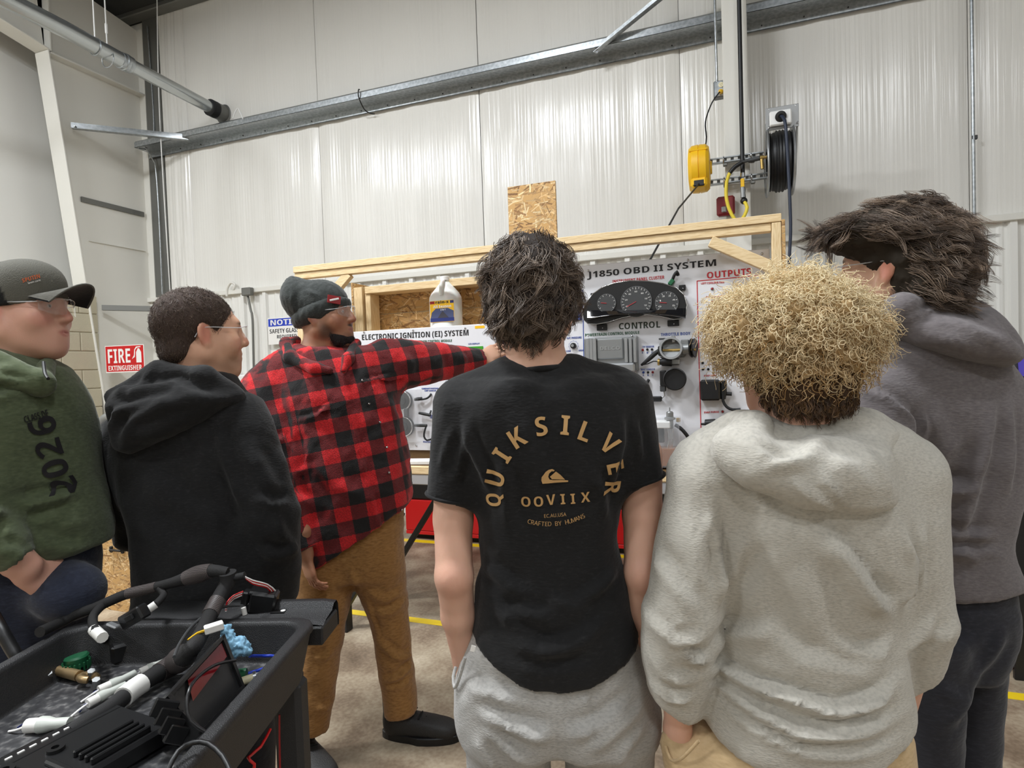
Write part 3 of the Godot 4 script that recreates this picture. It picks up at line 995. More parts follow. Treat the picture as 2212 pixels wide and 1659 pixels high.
	wp("purge_valve", MB.new().tube(PackedVector3Array([bp(1514, 916, 0.03), bp(1522, 916, 0.03), bp(1524, 915, 0.03), bp(1545, 913, 0.03), bp(1548, 914, 0.03)]), PackedFloat32Array([0.005, 0.006, 0.02, 0.018, 0.008]), 12), M.black, t)
	wp("purge_valve", MB.new().bar(bp(1546, 908, 0.04), bp(1575, 908, 0.04), 0.012, 0.012, 0.003), M.black, t)
	wp("purge_valve", MB.new().bar(bp(1540, 925, 0.04), bp(1560, 926, 0.04), 0.014, 0.014, 0.003), M.black, t)
	wp("hose", wire([bp(1575, 904, 0.04), bp(1571, 913, 0.04), bp(1561, 926, 0.04)], 0.008), M.rubber, t)
	var fb := wp("fuse_block", MB.new().span(bp(1524, 970, 0.012), bp(1566, 957, 0.03), 0.004), M.navy, t)
	for i in 4:
		wp("fuse", MB.new().box(bp(1532 + i * 7, 963, 0.032), Vector3(0.006, 0.02, 0.006), 0.001), M.print_blue, fb)
	# fuel tank of clear sheets, amber liquid, pump assembly
	var tk := wp("tank", tank_walls(), M.glass, t, "clear tank half full of amber fuel")
	wp("fuel", MB.new().span(Vector3(-0.5, 0.985, 2.325), Vector3(-0.226, 1.068, 2.43), 0.002), M.fuel, tk)
	wp("tank_lid", MB.new().span(bp(1380, 921, 0.03), bp(1447, 911, 0.12), 0.003), M.white, tk)
	var o := bp(1447, 903, 0.08)
	wp("pump", MB.new().lathe([Vector2(0.012, 0.0), Vector2(0.016, 0.004), Vector2(0.016, 0.04), Vector2(0.026, 0.044), Vector2(0.026, 0.052), Vector2(0.017, 0.056), Vector2(0.017, 0.076), Vector2(0.012, 0.082), Vector2(0.003, 0.084), Vector2(0.003, 0.1), Vector2(0.0001, 0.1)], 18, Transform3D(Basis(), o - Vector3(0, 0.05, 0))), M.cast, t)
	wp("pump_fitting", MB.new().box(bp(1465, 907, 0.08), Vector3(0.018, 0.02, 0.018), 0.002), M.brass, t)
	for k in [-0.012, 0.002, 0.012]:
		wp("pump_pipe", wire([o + Vector3(k, -0.05, 0), o + Vector3(k * 0.6, -0.12, 0.004), o + Vector3(k - 0.02, -0.19, 0)], 0.005), M.chrome, t)
	wp("float_sender", MB.new().span(bp(1418, 955, 0.07), bp(1434, 926, 0.09), 0.003), M.black, t)
	wp("hose", wire([bp(1459, 918, 0.09), bp(1470, 925, 0.1), bp(1482, 938, 0.1), bp(1494, 956, 0.08), bp(1499, 964, 0.06)], 0.0085), M.rubber, t)
	wp("connector", MB.new().bar(bp(1496, 956, 0.05), bp(1504, 974, 0.05), 0.03, 0.03, 0.006), M.black, t)
	wp("connector", MB.new().bar(bp(1493, 975, 0.05), bp(1508, 974, 0.05), 0.016, 0.018, 0.004), M.black, t)

func tank_walls() -> MB:
	var m := MB.new()
	var a := Vector3(-0.505, 0.98, 2.318)
	var b := Vector3(-0.222, 1.215, 2.436)
	m.span(a, Vector3(b.x, b.y, a.z + 0.004))
	m.span(Vector3(a.x, a.y, b.z - 0.004), b)
	m.span(Vector3(a.x, a.y, a.z + 0.004), Vector3(a.x + 0.004, b.y, b.z - 0.004))
	m.span(Vector3(b.x - 0.004, a.y, a.z + 0.004), Vector3(b.x, b.y, b.z - 0.004))
	return m

func zp(x: float, y: float, off := 0.0) -> Vector3:
	# points read off the enlarged view of the board
	return bp(1200.0 + x / 4.254, 520.0 + y / 4.254, off)

func cluster(t: Node3D) -> void:
	var pts := [[275, 690], [272, 650], [300, 590], [365, 500], [450, 440], [560, 402], [700, 380], [860, 385], [1000, 405], [1120, 445], [1190, 510], [1215, 600], [1205, 680], [1160, 722], [1100, 730], [980, 702], [860, 687], [740, 692], [620, 717], [520, 750], [400, 772], [320, 767], [285, 735]]
	var poly := PackedVector2Array()
	var lens := PackedVector2Array()
	for q in pts:
		var p := zp(q[0], q[1])
		poly.append(Vector2(p.x, p.y))
		lens.append(Vector2(lerpf(p.x, -0.44, 0.015), lerpf(p.y, 1.745, 0.03)))
	var body := wp("gauge_cluster", MB.new().prism(poly, 0.05, Transform3D(Basis(), Vector3(0, 0, ZB + 0.012)), 0.004), M.black, t, "black gauge cluster with three dials")
	# lens: bright edge, glossy face whose lower half slopes back
	var edge := PackedVector3Array()
	for p in poly:
		edge.append(Vector3(p.x, p.y, ZB + 0.06))
	edge.append(edge[0])
	wp("lens_edge", MB.new().tube(edge, 0.0025, 6), M.chrome, body)
	var rows := []
	for j in 9:
		var row := []
		var v := j / 8.0
		for i in 33:
			var u := i / 32.0
			# lower outline from the left end to the right end of the lens
			var x := lerpf(292, 1196, u)
			var yl := 735 - 50 * sin(PI * u) - 18 * u
			var yh := 640 - 20 * u
			row.append(zp(x, lerpf(yl, yh, v), 0.062 + 0.03 * (1.0 - v) * smoothstep(0.0, 0.16, v + 0.02)))
		rows.append(row)
	wp("lens", MB.new().sheet(rows), M.gloss_black, body)
	for q in [[470, 575, 84], [742, 560, 138], [1022, 572, 100]]:
		var o := zp(q[0], q[1], 0.063)
		var r: float = q[2] * 0.00216 / 4.254 * 1.05
		var d := wp("dial", disc(o, r, 0.003, 32, 0.001), M.dark_grey, body)
		wp("dial_rim", MB.new().tube(ring(o + Vector3(0, 0, 0.003), Vector3(r, 0, 0), Vector3(0, r, 0), 36), 0.0012, 5), M.grey_plastic, body)
		var m := MB.new()
		var n := 21 if q[2] > 120 else 11
		for i in n:
			var a := deg_to_rad(215.0 - 250.0 * i / (n - 1))
			var e := Vector3(cos(a), sin(a), 0)
			line_on(m, o + e * r * (0.8 if i % 2 == 0 else 0.86) + Vector3(0, 0, 0.0035), o + e * r * 0.95 + Vector3(0, 0, 0.0035), 0.0016)
		if q[2] > 90:
			var tot := 7 if q[2] > 120 else 6
			for i in tot:
				var a := deg_to_rad(205.0 - 230.0 * i / (tot - 1))
				var e := o + Vector3(cos(a), sin(a), 0) * r * 0.66 + Vector3(0, 0, 0.0035)
				m.join(letters(str(i * (20 if tot == 7 else 1)), e - Vector3(0.006, 0, 0), e + Vector3(0.006, 0, 0), 0.007, sans, Vector3(0, 0, 1), 0.0006))
		wp("dial_print", m, M.print_white, body)
		wp("needle", MB.new().bar(o + Vector3(0, 0, 0.005), o + Vector3(-r * 0.62, -r * (0.3 if q[2] > 120 else -0.08), 0.005), 0.0022, 0.001, 0, Vector3(0, 0, 1)), M.print_red, body)
	for q in [[345, 500, 46, 40], [1165, 432, 60, 50], [427, 795, 100, 62], [1082, 757, 104, 56]]:
		var b := wp("bracket", MB.new().box(zp(q[0], q[1], 0.02), Vector3(q[2] * 0.00052, q[3] * 0.00052, 0.012), 0.002), M.black, body)
		wp("screw", MB.new().ball(zp(q[0] + 6, q[1] + 6, 0.027), Vector3(0.004, 0.004, 0.003), 8), M.chrome, b)
	wp("plug", MB.new().bar(zp(1045, 408, 0.03), zp(1085, 360, 0.03), 0.03, 0.022, 0.004), M.green, t, "green plug on the cluster")
	wp("pigtail", wire([zp(1075, 360, 0.03), zp(1090, 320, 0.04), zp(1115, 285, 0.04), zp(1125, 320, 0.03)], 0.008), M.rubber, t)

func module(t: Node3D) -> void:
	var b := wp("control_module", MB.new().span(zp(282, 1215, 0.012), zp(752, 872, 0.045), 0.005), M.cast, t, "finned aluminium control module")
	for x in [292, 322, 352, 642, 682, 722]:
		wp("fin", MB.new().span(zp(x, 1120, 0.045), zp(x + 18, 895, 0.068), 0.003), M.alu, b)
	wp("pad", MB.new().span(zp(385, 1092, 0.045), zp(620, 892, 0.058), 0.006), M.cast, b)
	wp("lettering", letters("DELCO", zp(410, 990, 0.0585), zp(592, 985, 0.0585), 0.018, sans_bold), M.alu, b)
	wp("lower_housing", MB.new().span(zp(265, 1220, 0.02), zp(725, 1122, 0.085), 0.008), M.alu, b)
	wp("plug", MB.new().span(zp(300, 1290, 0.03), zp(690, 1222, 0.075), 0.004), M.grey_plastic, b)
	for q in [[300, 862], [700, 858], [758, 1195]]:
		wp("screw", MB.new().ball(zp(q[0], q[1] + 14, 0.046), Vector3(0.006, 0.006, 0.004), 8), M.chrome, b)
	var r := RandomNumberGenerator.new()
	r.seed = 3
	for i in 22:
		var x := 425 + i * 10.0
		var e := zp(540 + r.randf_range(-30, 30), 1385, 0.03)
		var mm: Material = [M.yellow_hose, M.black, M.brass, M.grey_plastic][r.randi() % 4]
		wp("wire", wire([zp(x, 1288, r.randf_range(0.035, 0.07)), zp(lerpf(x, 540, 0.3), 1325, 0.06), e], 0.0016, 4), mm, b)
	wp("loom", wire([zp(540, 1370, 0.035), zp(570, 1420, 0.035), zp(580, 1500, 0.03)], 0.016, 8), M.black, t)

func throttle(t: Node3D) -> void:
	var o := zp(1073, 1005, 0.012)
	var b := wp("throttle_body", MB.new().lathe([Vector2(0.05, 0.0), Vector2(0.05, 0.02), Vector2(0.046, 0.03), Vector2(0.046, 0.07), Vector2(0.053, 0.074), Vector2(0.053, 0.084), Vector2(0.044, 0.084), Vector2(0.044, 0.03), Vector2(0.0001, 0.03)], 32, along(Vector3(0, 0.1, 1), o)), M.alu, t, "silver throttle body with open bore")
	wp("butterfly", MB.new().lathe([Vector2(0.043, 0), Vector2(0.043, 0.002), Vector2(0.0001, 0.002)], 28, along(Vector3(0, 0.35, 1), o + Vector3(0, 0.004, 0.05))), M.cast, b)
	wp("shaft", MB.new().tube(PackedVector3Array([zp(985, 1007, 0.068), zp(1290, 1000, 0.068)]), 0.006, 8), M.brass, b)
	wp("shaft_housing", MB.new().tube(PackedVector3Array([zp(1168, 1000, 0.055), zp(1230, 990, 0.055)]), PackedFloat32Array([0.026, 0.022]), 14), M.cast, b)
	wp("neck", MB.new().bar(zp(1085, 940, 0.05), zp(1083, 872, 0.05), 0.02, 0.02, 0.004), M.alu, b)
	wp("bolt_plate", MB.new().span(zp(960, 1080, 0.012), zp(1190, 925, 0.024), 0.006), M.cast, b)
	wp("lug", MB.new().span(zp(1155, 960, 0.03), zp(1225, 905, 0.06), 0.004), M.cast, b)
	wp("rod", MB.new().span(zp(950, 912, 0.02), zp(1012, 892, 0.03), 0.002), M.dark_grey, b)
	for x in [1252, 1280]:
		wp("pulley", MB.new().lathe([Vector2(0.0001, -0.003), Vector2(0.044, -0.003), Vector2(0.046, 0), Vector2(0.044, 0.003), Vector2(0.0001, 0.003)], 24, along(Vector3(1, 0, 0.25), zp(x, 985, 0.05))), M.black, b)
	wp("sensor", MB.new().span(zp(950, 1060, 0.03), zp(985, 965, 0.07), 0.005), M.black, b)
	wp("idle_valve", MB.new().tube(PackedVector3Array([zp(940, 1115, 0.05), zp(975, 1115, 0.05), zp(980, 1115, 0.05), zp(1070, 1118, 0.05)]), PackedFloat32Array([0.012, 0.015, 0.019, 0.019]), 14), M.black, b)
	wp("idle_valve", MB.new().tube(PackedVector3Array([zp(940, 1115, 0.05), zp(958, 1115, 0.05)]), 0.0165, 12), M.brass, b)
	wp("housing", MB.new().span(zp(1060, 1145, 0.02), zp(1140, 1080, 0.06), 0.006), M.cast, b)
	wp("pigtail", MB.new().tube(curve([zp(790, 1142, 0.03), zp(850, 1095, 0.05), zp(905, 1045, 0.055), zp(965, 1000, 0.05)], 0.02), PackedFloat32Array([0.006, 0.008, 0.011, 0.012, 0.012, 0.011, 0.011, 0.011, 0.011, 0.011, 0.011, 0.011, 0.011, 0.011]).slice(0, curve([zp(790, 1142, 0.03), zp(850, 1095, 0.05), zp(905, 1045, 0.055), zp(965, 1000, 0.05)], 0.02).size()), 8), M.rubber, b)
	wp("wire", wire([zp(790, 1142, 0.03), zp(850, 1130, 0.04), zp(900, 1108, 0.045), zp(942, 1112, 0.05)], 0.003), M.dark_grey, b)
	# air flow sensor: black drum, plug, inline connector
	var f := wp("air_flow_sensor", MB.new().lathe([Vector2(0.051, 0), Vector2(0.051, 0.05), Vector2(0.054, 0.053), Vector2(0.054, 0.064), Vector2(0.049, 0.066), Vector2(0.047, 0.058), Vector2(0.0001, 0.056)], 32, along(Vector3(0, 0, 1), zp(1105, 1268, 0.012))), M.black, t, "black air flow sensor drum")
	wp("plug", MB.new().span(zp(968, 1330, 0.02), zp(1012, 1192, 0.06), 0.004), M.black, f)
	wp("plug", MB.new().span(zp(965, 1385, 0.025), zp(1012, 1328, 0.055), 0.004), M.dark_grey, f)
	wp("wire", wire([zp(995, 1385, 0.035), zp(1002, 1420, 0.03), zp(975, 1450, 0.03)], 0.003), M.alu, f)
	wp("connector", MB.new().span(zp(850, 1478, 0.02), zp(975, 1430, 0.045), 0.005), M.black, f)
	wp("hose", wire([zp(858, 1275, 0.02), zp(830, 1330, 0.03), zp(820, 1400, 0.03), zp(828, 1445, 0.025)], 0.007), M.rubber, f)
	wp("wire", wire([zp(828, 1440, 0.025), zp(852, 1455, 0.03)], 0.003), M.alu, f)

func item_materials() -> void:
	M.jug = mat(rgb(240, 241, 238), 0.4)
	M.jug.subsurf_scatter_enabled = true
	M.jug.subsurf_scatter_strength = 0.2
	M.lcd = mat(rgb(60, 140, 40), 0.3)
	M.lcd.emission_enabled = true
	M.lcd.emission = Color(0.12, 0.5, 0.05)
	M.lcd.emission_energy_multiplier = 0.3
	M.keypad = mat(rgb(36, 56, 110), 0.4)
	M.gloss_black = mat(rgb(20, 20, 22), 0.06)
	M.gloss_black.clearcoat_enabled = true
	M.gloss_black.clearcoat = 1.0
	M.gloss_black.clearcoat_roughness = 0.03
	M.clear_plastic = mat(Color(0.93, 0.94, 0.95, 0.45), 0.15)
	M.clear_plastic.transparency = BaseMaterial3D.TRANSPARENCY_ALPHA
	M.print_ink_green = mat(rgb(52, 62, 52), 0.6)
	M.fuel = mat(Color(0.72, 0.42, 0.16, 0.35), 0.08)
	M.fuel.transparency = BaseMaterial3D.TRANSPARENCY_ALPHA
	M.fuel = mat(rgb(150, 92, 44), 0.1)

# an angle section from a to b: two thin legs at right angles
func angle_bar(a: Vector3, b: Vector3, w: float, up := Vector3.UP) -> MB:
	var d := (b - a).normalized()
	var x := up.cross(d).normalized()
	var y := d.cross(x)
	var m := MB.new()
	m.bar(a + y * w * 0.5, b + y * w * 0.5, 0.004, w, 0.0, y)
	m.bar(a + x * w * 0.5, b + x * w * 0.5, w, 0.004, 0.0, y)
	return m

func overhead() -> void:
	var p := on(0, -5.23, 270, 135)
	var t := thing("exhaust_pipe", "long galvanized exhaust pipe running level into the back wall near the left corner", "pipe", Vector3(-5.23, 4.4, 0.0))
	wp("pipe", MB.new().tube(PackedVector3Array([Vector3(-5.23, 4.405, 0.2), p]), 0.062, 24), M.galv_pipe, t)
	wp("pipe", MB.new().tube(PackedVector3Array([p, Vector3(-5.23, 4.47, 1.7), Vector3(-5.23, 4.52, 6.0)]), 0.07, 24), M.galv_pipe, t)
	wp("coupling", MB.new().lathe([Vector2(0.06, -0.06), Vector2(0.075, -0.055), Vector2(0.076, -0.02), Vector2(0.08, -0.015), Vector2(0.08, 0.015), Vector2(0.074, 0.02), Vector2(0.074, 0.05), Vector2(0.06, 0.055)], 24, along(Vector3(0, 0.03, 1), p)), M.galv, t)
	wp("rubber_end", MB.new().lathe([Vector2(0.06, 0.19), Vector2(0.088, 0.19), Vector2(0.088, 0.11), Vector2(0.06, 0.11)], 24, along(Vector3(0, 0, 1), Vector3(-5.23, 4.405, 0.02))), M.rubber, t)
	wp("wall_sleeve", MB.new().lathe([Vector2(0.086, 0.13), Vector2(0.086, 0.0), Vector2(0.11, -0.01), Vector2(0.11, -0.02)], 24, along(Vector3(0, 0, 1), Vector3(-5.23, 4.405, 0.02))), M.galv_dark, t)
	for q in [[205, 83, 0.0], [232, 110, 1.0]]:
		var o := on(0, -5.23, q[0], q[1])
		var h := thing("hanger_rod", "thin white hanger rod holding the exhaust pipe, " + ("with a turnbuckle" if q[2] > 0 else "plain, further from the wall"), "rod", o)
		wp("rod", MB.new().tube(PackedVector3Array([o, Vector3(o.x, 5.9, o.z)]), 0.006, 6), M.white, h)
		wp("clamp", MB.new().tube(ring(o + Vector3(0, -0.074, 0), Vector3(0.074, 0, 0), Vector3(0, 0.074, 0), 24), 0.005, 6), M.galv, h)
		if q[2] > 0:
			wp("turnbuckle", MB.new().box(o + Vector3(0, 0.2, 0), Vector3(0.018, 0.09, 0.018), 0.003), M.white, h)
	var b1 := thing("flange_brace", "grey angle brace from the left column to the wall girt", "brace", Vector3(-6.0, 4.1, 0.4))
	wp("bar", angle_bar(Vector3(-6.4, 4.135, 0.9), Vector3(-5.6, 4.135, 0.16), 0.055), M.galv, b1)
	wp("bolt", MB.new().lathe([Vector2(0.014, 0), Vector2(0.014, 0.012), Vector2(0.0001, 0.012)], 6, along(Vector3(0, 1, 0), Vector3(-6.37, 4.14, 0.88))), M.chrome, b1)
	var b2 := thing("flange_brace", "grey angle brace slanting up from the girt left of the middle column", "brace", Vector3(-0.8, 4.1, 0.2))
	wp("bar", angle_bar(on(2, 0.17, 1288, 116), on(2, 0.45, 1520, -72), 0.055, Vector3(0, 0, 1)), M.galv, b2)
	wp("bolt", MB.new().lathe([Vector2(0.012, 0), Vector2(0.012, 0.01), Vector2(0.0001, 0.01)], 6, along(Vector3(0, 0, 1), on(2, 0.21, 1290, 112))), M.chrome, b2)
	var b3 := thing("flange_brace", "dark angle brace low on the left column behind the black hoodie", "brace", Vector3(-6.2, 2.2, 0.3))
	wp("bar", angle_bar(Vector3(-6.4, 2.25, 0.68), on(2, 0.07, 430, 674), 0.055), M.galv_dark, b3)
	solo("cable_tie", "black cable tie looped round the wall girt", "cable tie", MB.new().tube(curve([Vector3(-3.335, 4.24, 0.2), Vector3(-3.33, 4.225, 0.225), Vector3(-3.335, 4.16, 0.22), Vector3(-3.34, 4.08, 0.12), Vector3(-3.31, 4.06, 0.06), Vector3(-3.27, 4.05, 0.05)], 0.02), 0.006, 6), M.black)
	solo("wire_hook", "white bent wire hook beside the exhaust pipe sleeve", "hook", MB.new().tube(curve([on(2, 0.22, 503, 256), on(2, 0.2, 508, 242), on(2, 0.18, 514, 234), on(2, 0.2, 520, 245), on(2, 0.22, 525, 257)], 0.02), 0.006, 6), M.white)
	solo("conduit", "grey conduit running down beside the left column", "conduit", MB.new().tube(curve([Vector3(-6.29, 5.6, 0.03), Vector3(-6.28, 4.3, 0.03), Vector3(-6.27, 4.12, 0.23), Vector3(-6.26, 4.0, 0.05), Vector3(-6.25, 2.47, 0.05)], 0.1), 0.008, 8), M.galv)
	solo("conduit", "white wire hanging from the roof past the left end of the girt", "conduit", MB.new().tube(curve([on(2, 0.3, 339, -10), on(2, 0.3, 343, 202), on(2, 0.3, 353, 400), on(2, 0.12, 368, 640)], 0.2), 0.006, 6), M.white)
	var c := thing("conduit", "silver conduit running up the right part of the back wall", "conduit", Vector3(1.69, 0.9, 0.06))
	wp("tube", MB.new().tube(PackedVector3Array([Vector3(1.695, 0.9, 0.06), Vector3(1.69, 5.6, 0.06)]), 0.012, 8), M.galv, c)
	wp("clip", MB.new().box(on(2, 0.06, 2105, 297), Vector3(0.035, 0.03, 0.02), 0.003), M.dark_grey, c)
	c = thing("conduit", "thin grey conduit down the middle column to the outlet box", "conduit", Vector3(-0.03, 3.6, 0.32))
	wp("tube", MB.new().tube(PackedVector3Array([Vector3(-0.035, 3.6, 0.33), Vector3(-0.04, 5.6, 0.33)]), 0.01, 8), M.galv, c)
	wp("fitting", MB.new().lathe([Vector2(0.016, 0), Vector2(0.016, 0.03), Vector2(0.011, 0.035)], 12, Transform3D(Basis(), Vector3(-0.035, 3.595, 0.33))), M.galv, c)

func column_gear() -> void:
	var t := thing("outlet_box", "grey outlet box with cream sockets on the middle column", "outlet", Vector3(0, 3.47, 0.4))
	var o := Vector3(-0.005, 3.535, 0.375)
	wp("box", MB.new().box(o, Vector3(0.11, 0.125, 0.06), 0.006), M.grey_plastic, t)
	var cv := wp("cover", MB.new().box(o + Vector3(0, 0, 0.032), Vector3(0.1, 0.112, 0.006), 0.002), M.galv, t)
	for s in [0.026, -0.026]:
		wp("socket", MB.new().lathe([Vector2(0.02, 0), Vector2(0.019, 0.004), Vector2(0.0001, 0.004)], 20, along(Vector3(0, 0, 1), o + Vector3(0, s, 0.035))), M.cream, cv)
	for q in [[-0.006, 0.004], [0.006, 0.004], [0, -0.007]]:
		wp("slot", MB.new().box(o + Vector3(q[0], 0.026 + q[1], 0.0395), Vector3(0.0025, 0.008, 0.001)), M.black, cv)
	var pl := o + Vector3(0, -0.026, 0.04)
	# yellow cord reel seen edge-on, its axle along the wall
	var r := thing("cord_reel", "yellow retractable cord reel on the left end of the strut rails", "cord reel", Vector3(-0.17, 2.73, 0.55))
	var ce := Vector3(-0.172, 2.905, 0.56)
	var prof := []
	for q in [[0.0001, -0.078], [0.1, -0.078], [0.15, -0.072], [0.17, -0.05], [0.174, -0.004], [0.168, -0.002], [0.168, 0.002], [0.174, 0.004], [0.17, 0.05], [0.15, 0.072], [0.1, 0.078], [0.0001, 0.078]]:
		prof.append(Vector2(q[0], q[1]))
	wp("shell", MB.new().lathe(prof, 40, along(Vector3(1, 0, 0), ce)), M.yellow, r)
	for a in [0.6, 2.2]:
		var u := Vector3(0, sin(a), cos(a))
		wp("rib", MB.new().box(ce + u * 0.172, Vector3(0.13, 0.014, 0.016), 0.004, Basis(Vector3.RIGHT, -a)), M.yellow, r)
	var sp := wp("spout", MB.new().box(ce + Vector3(0, -0.14, 0.1), Vector3(0.115, 0.08, 0.1), 0.016, Basis(Vector3.RIGHT, -0.25)), M.yellow, r)
	wp("roller", MB.new().box(ce + Vector3(0, -0.142, 0.148), Vector3(0.076, 0.05, 0.012), 0.006, Basis(Vector3.RIGHT, -0.25)), M.black, sp)
	wp("hub", MB.new().lathe([Vector2(0.05, 0.078), Vector2(0.045, 0.09), Vector2(0.0001, 0.09)], 20, along(Vector3(1, 0, 0), ce)), M.yellow, r)
	var cd := thing("power_cord", "black power cord with yellow plug from the outlet box to the cord reel", "cord", pl)
	wp("plug", MB.new().lathe([Vector2(0.016, 0), Vector2(0.017, 0.02), Vector2(0.009, 0.034), Vector2(0.0001, 0.036)], 14, along(Vector3(-0.3, -0.4, 1), pl)), M.yellow, cd)
	wp("cord", MB.new().tube(curve([pl + Vector3(-0.01, -0.014, 0.03), on(2, 0.46, 1538, 222), on(2, 0.5, 1524, 262), on(2, 0.55, 1526, 296), ce + Vector3(0.05, 0.165, 0.03)], 0.03), 0.0055, 6), M.black, cd)
	solo("power_cord", "black cord sloping from the cord reel down to the right trainer", "cord", MB.new().tube(PackedVector3Array([ce + Vector3(0.0, -0.15, 0.15), ce.lerp(Vector3(-0.36, 1.99, 2.27), 0.5) + Vector3(0, -0.04, 0.07), Vector3(-0.36, 1.97, 2.27)]), 0.006, 6), M.black)
	# strut rails clamped across the column
	for q in [[2.965, "upper"], [2.81, "lower"]]:
		var y: float = q[0]
		var s := thing("strut_rail", "%s slotted steel strut rail clamped across the middle column" % q[1], "rail", Vector3(0.1, y, 0.5), Basis(), "strut rails on the column")
		var m := MB.new().span(Vector3(-0.1, y - 0.02, 0.475), Vector3(0.3, y - 0.017, 0.515)).span(Vector3(-0.1, y + 0.017, 0.475), Vector3(0.3, y + 0.02, 0.515)).span(Vector3(-0.1, y + 0.012, 0.512), Vector3(0.3, y + 0.02, 0.516)).span(Vector3(-0.1, y - 0.02, 0.512), Vector3(0.3, y - 0.012, 0.516))
		for k in 9:
			m.span(Vector3(-0.1 + k * 0.05, y - 0.018, 0.475), Vector3(-0.078 + k * 0.05 if k < 8 else 0.3, y + 0.018, 0.478))
		wp("channel", m, M.galv, s)
		for x in [0.0, 0.19]:
			wp("clamp", MB.new().tube(ring(Vector3(x, y, 0.47), Vector3(0, 0.034, 0), Vector3(0, 0, 0.06), 20), 0.005, 6), M.chrome, s)
			wp("nut", MB.new().box(Vector3(x + 0.01, y - 0.036, 0.5), Vector3(0.03, 0.022, 0.03), 0.004), M.galv_dark, s)
	# hose reel with black hose
	var h := thing("hose_reel", "silver framed hose reel wound with black hose right of the middle column", "hose reel", Vector3(0.38, 2.65, 0.55))
	var hc := Vector3(0.375, 2.88, 0.56)
	for k: float in [-1.0, 1.0]:
		wp("disc", MB.new().lathe([Vector2(0.1, -0.003), Vector2(0.236, -0.003), Vector2(0.244, 0.006), Vector2(0.24, 0.012), Vector2(0.234, 0.004), Vector2(0.1, 0.004)], 40, along(Vector3(k, 0, 0), hc + Vector3(k * 0.078, 0, 0))), M.alu, h)
	var coil := []
	for i in 25:
		var u := i / 24.0
		coil.append(Vector2(0.19 + 0.012 * absf(sin(u * PI * 7.0)) + (0.012 if i > 6 and i < 18 else 0.0), lerpf(-0.072, 0.072, u)))
	wp("wound_hose", MB.new().lathe([Vector2(0.06, -0.072)] + coil + [Vector2(0.06, 0.072)], 40, along(Vector3(1, 0, 0), hc), true), M.black, h)
	wp("arm", MB.new().bar(hc + Vector3(0.1, -0.12, 0.02), hc + Vector3(0.11, 0.24, 0.12), 0.03, 0.012, 0.003, Vector3(1, 0, 0)), M.alu, h)
	wp("arm", MB.new().bar(hc + Vector3(-0.1, -0.05, 0.02), hc + Vector3(-0.09, 0.24, 0.12), 0.03, 0.012, 0.003, Vector3(1, 0, 0)), M.alu, h)
	var gb := wp("guide_plate", MB.new().box(hc + Vector3(0.012, 0.255, 0.15), Vector3(0.21, 0.15, 0.006), 0.002, Basis(Vector3.RIGHT, 0.12)), M.alu, h)
	wp("guide_block", MB.new().box(hc + Vector3(0.0, 0.245, 0.17), Vector3(0.14, 0.1, 0.036), 0.008), M.white, gb)
	wp("guide_roller", MB.new().lathe([Vector2(0.036, 0), Vector2(0.036, 0.014), Vector2(0.018, 0.018), Vector2(0.0001, 0.01)], 20, along(Vector3(0, -0.3, 1), hc + Vector3(0.0, 0.25, 0.186))), M.black, gb)
	for q in [[-0.085, 0.065], [0.085, 0.065], [-0.085, -0.06], [0.095, -0.05]]:
		wp("screw", MB.new().ball(hc + Vector3(0.012 + q[0], 0.255 + q[1], 0.156), Vector3(0.008, 0.008, 0.006), 8), M.chrome, gb)
	wp("inlet", MB.new().tube(PackedVector3Array([hc + Vector3(-0.085, 0.03, 0.05), hc + Vector3(-0.13, 0.03, 0.05)]), 0.016, 10), M.brass, h)
	wp("inlet", MB.new().tube(PackedVector3Array([hc + Vector3(-0.12, 0.035, 0.05), hc + Vector3(-0.115, -0.05, 0.05)]), 0.012, 10), M.brass, h)
	solo("air_hose", "dark hose hanging straight down from the hose reel", "hose", MB.new().tube(curve([hc + Vector3(0.0, 0.25, 0.19), hc + Vector3(0.02, 0.2, 0.24), hc + Vector3(0.03, 0.0, 0.26), hc + Vector3(0.04, -0.5, 0.27), Vector3(0.4, 2.05, 0.83), Vector3(0.395, 1.3, 0.83)], 0.05), 0.011, 8), M.slate)
	# air line with its drop and the yellow whip
	var a := thing("air_line", "thick black air line down the middle column with a yellow whip hose", "hose", Vector3(0.13, 2.4, 0.56))
	wp("pipe", MB.new().tube(PackedVector3Array([Vector3(0.137, 5.7, 0.5), on(2, 0.54, 1604.4, 378)]), 0.016, 10), M.black, a)
	wp("coupler", MB.new().tube(PackedVector3Array([on(2, 0.54, 1604, 374), on(2, 0.54, 1604, 383)]), 0.018, 10), M.chrome, a)
	wp("valve_tag", MB.new().box(on(2, 0.55, 1604, 395), Vector3(0.026, 0.062, 0.012), 0.003), M.yellow, a)
	wp("coupler", MB.new().tube(PackedVector3Array([on(2, 0.54, 1604, 404), on(2, 0.54, 1604.6, 410), on(2, 0.54, 1604.8, 418), on(2, 0.54, 1605.4, 427)]), PackedFloat32Array([0.015, 0.02, 0.017, 0.02]), 10), M.cast, a)
	wp("swivel", MB.new().ball(on(2, 0.54, 1607, 434), Vector3(0.026, 0.026, 0.024), 12), M.black, a)
	wp("whip", MB.new().tube(curve([on(2, 0.55, 1608, 436), on(2, 0.57, 1614, 448), on(2, 0.58, 1608, 466), on(2, 0.6, 1596, 480), on(2, 0.6, 1586, 472), on(2, 0.6, 1575, 451), on(2, 0.6, 1568.6, 423), on(2, 0.6, 1570, 391), on(2, 0.6, 1577, 372)], 0.03), 0.0125, 8), M.yellow_hose, a)
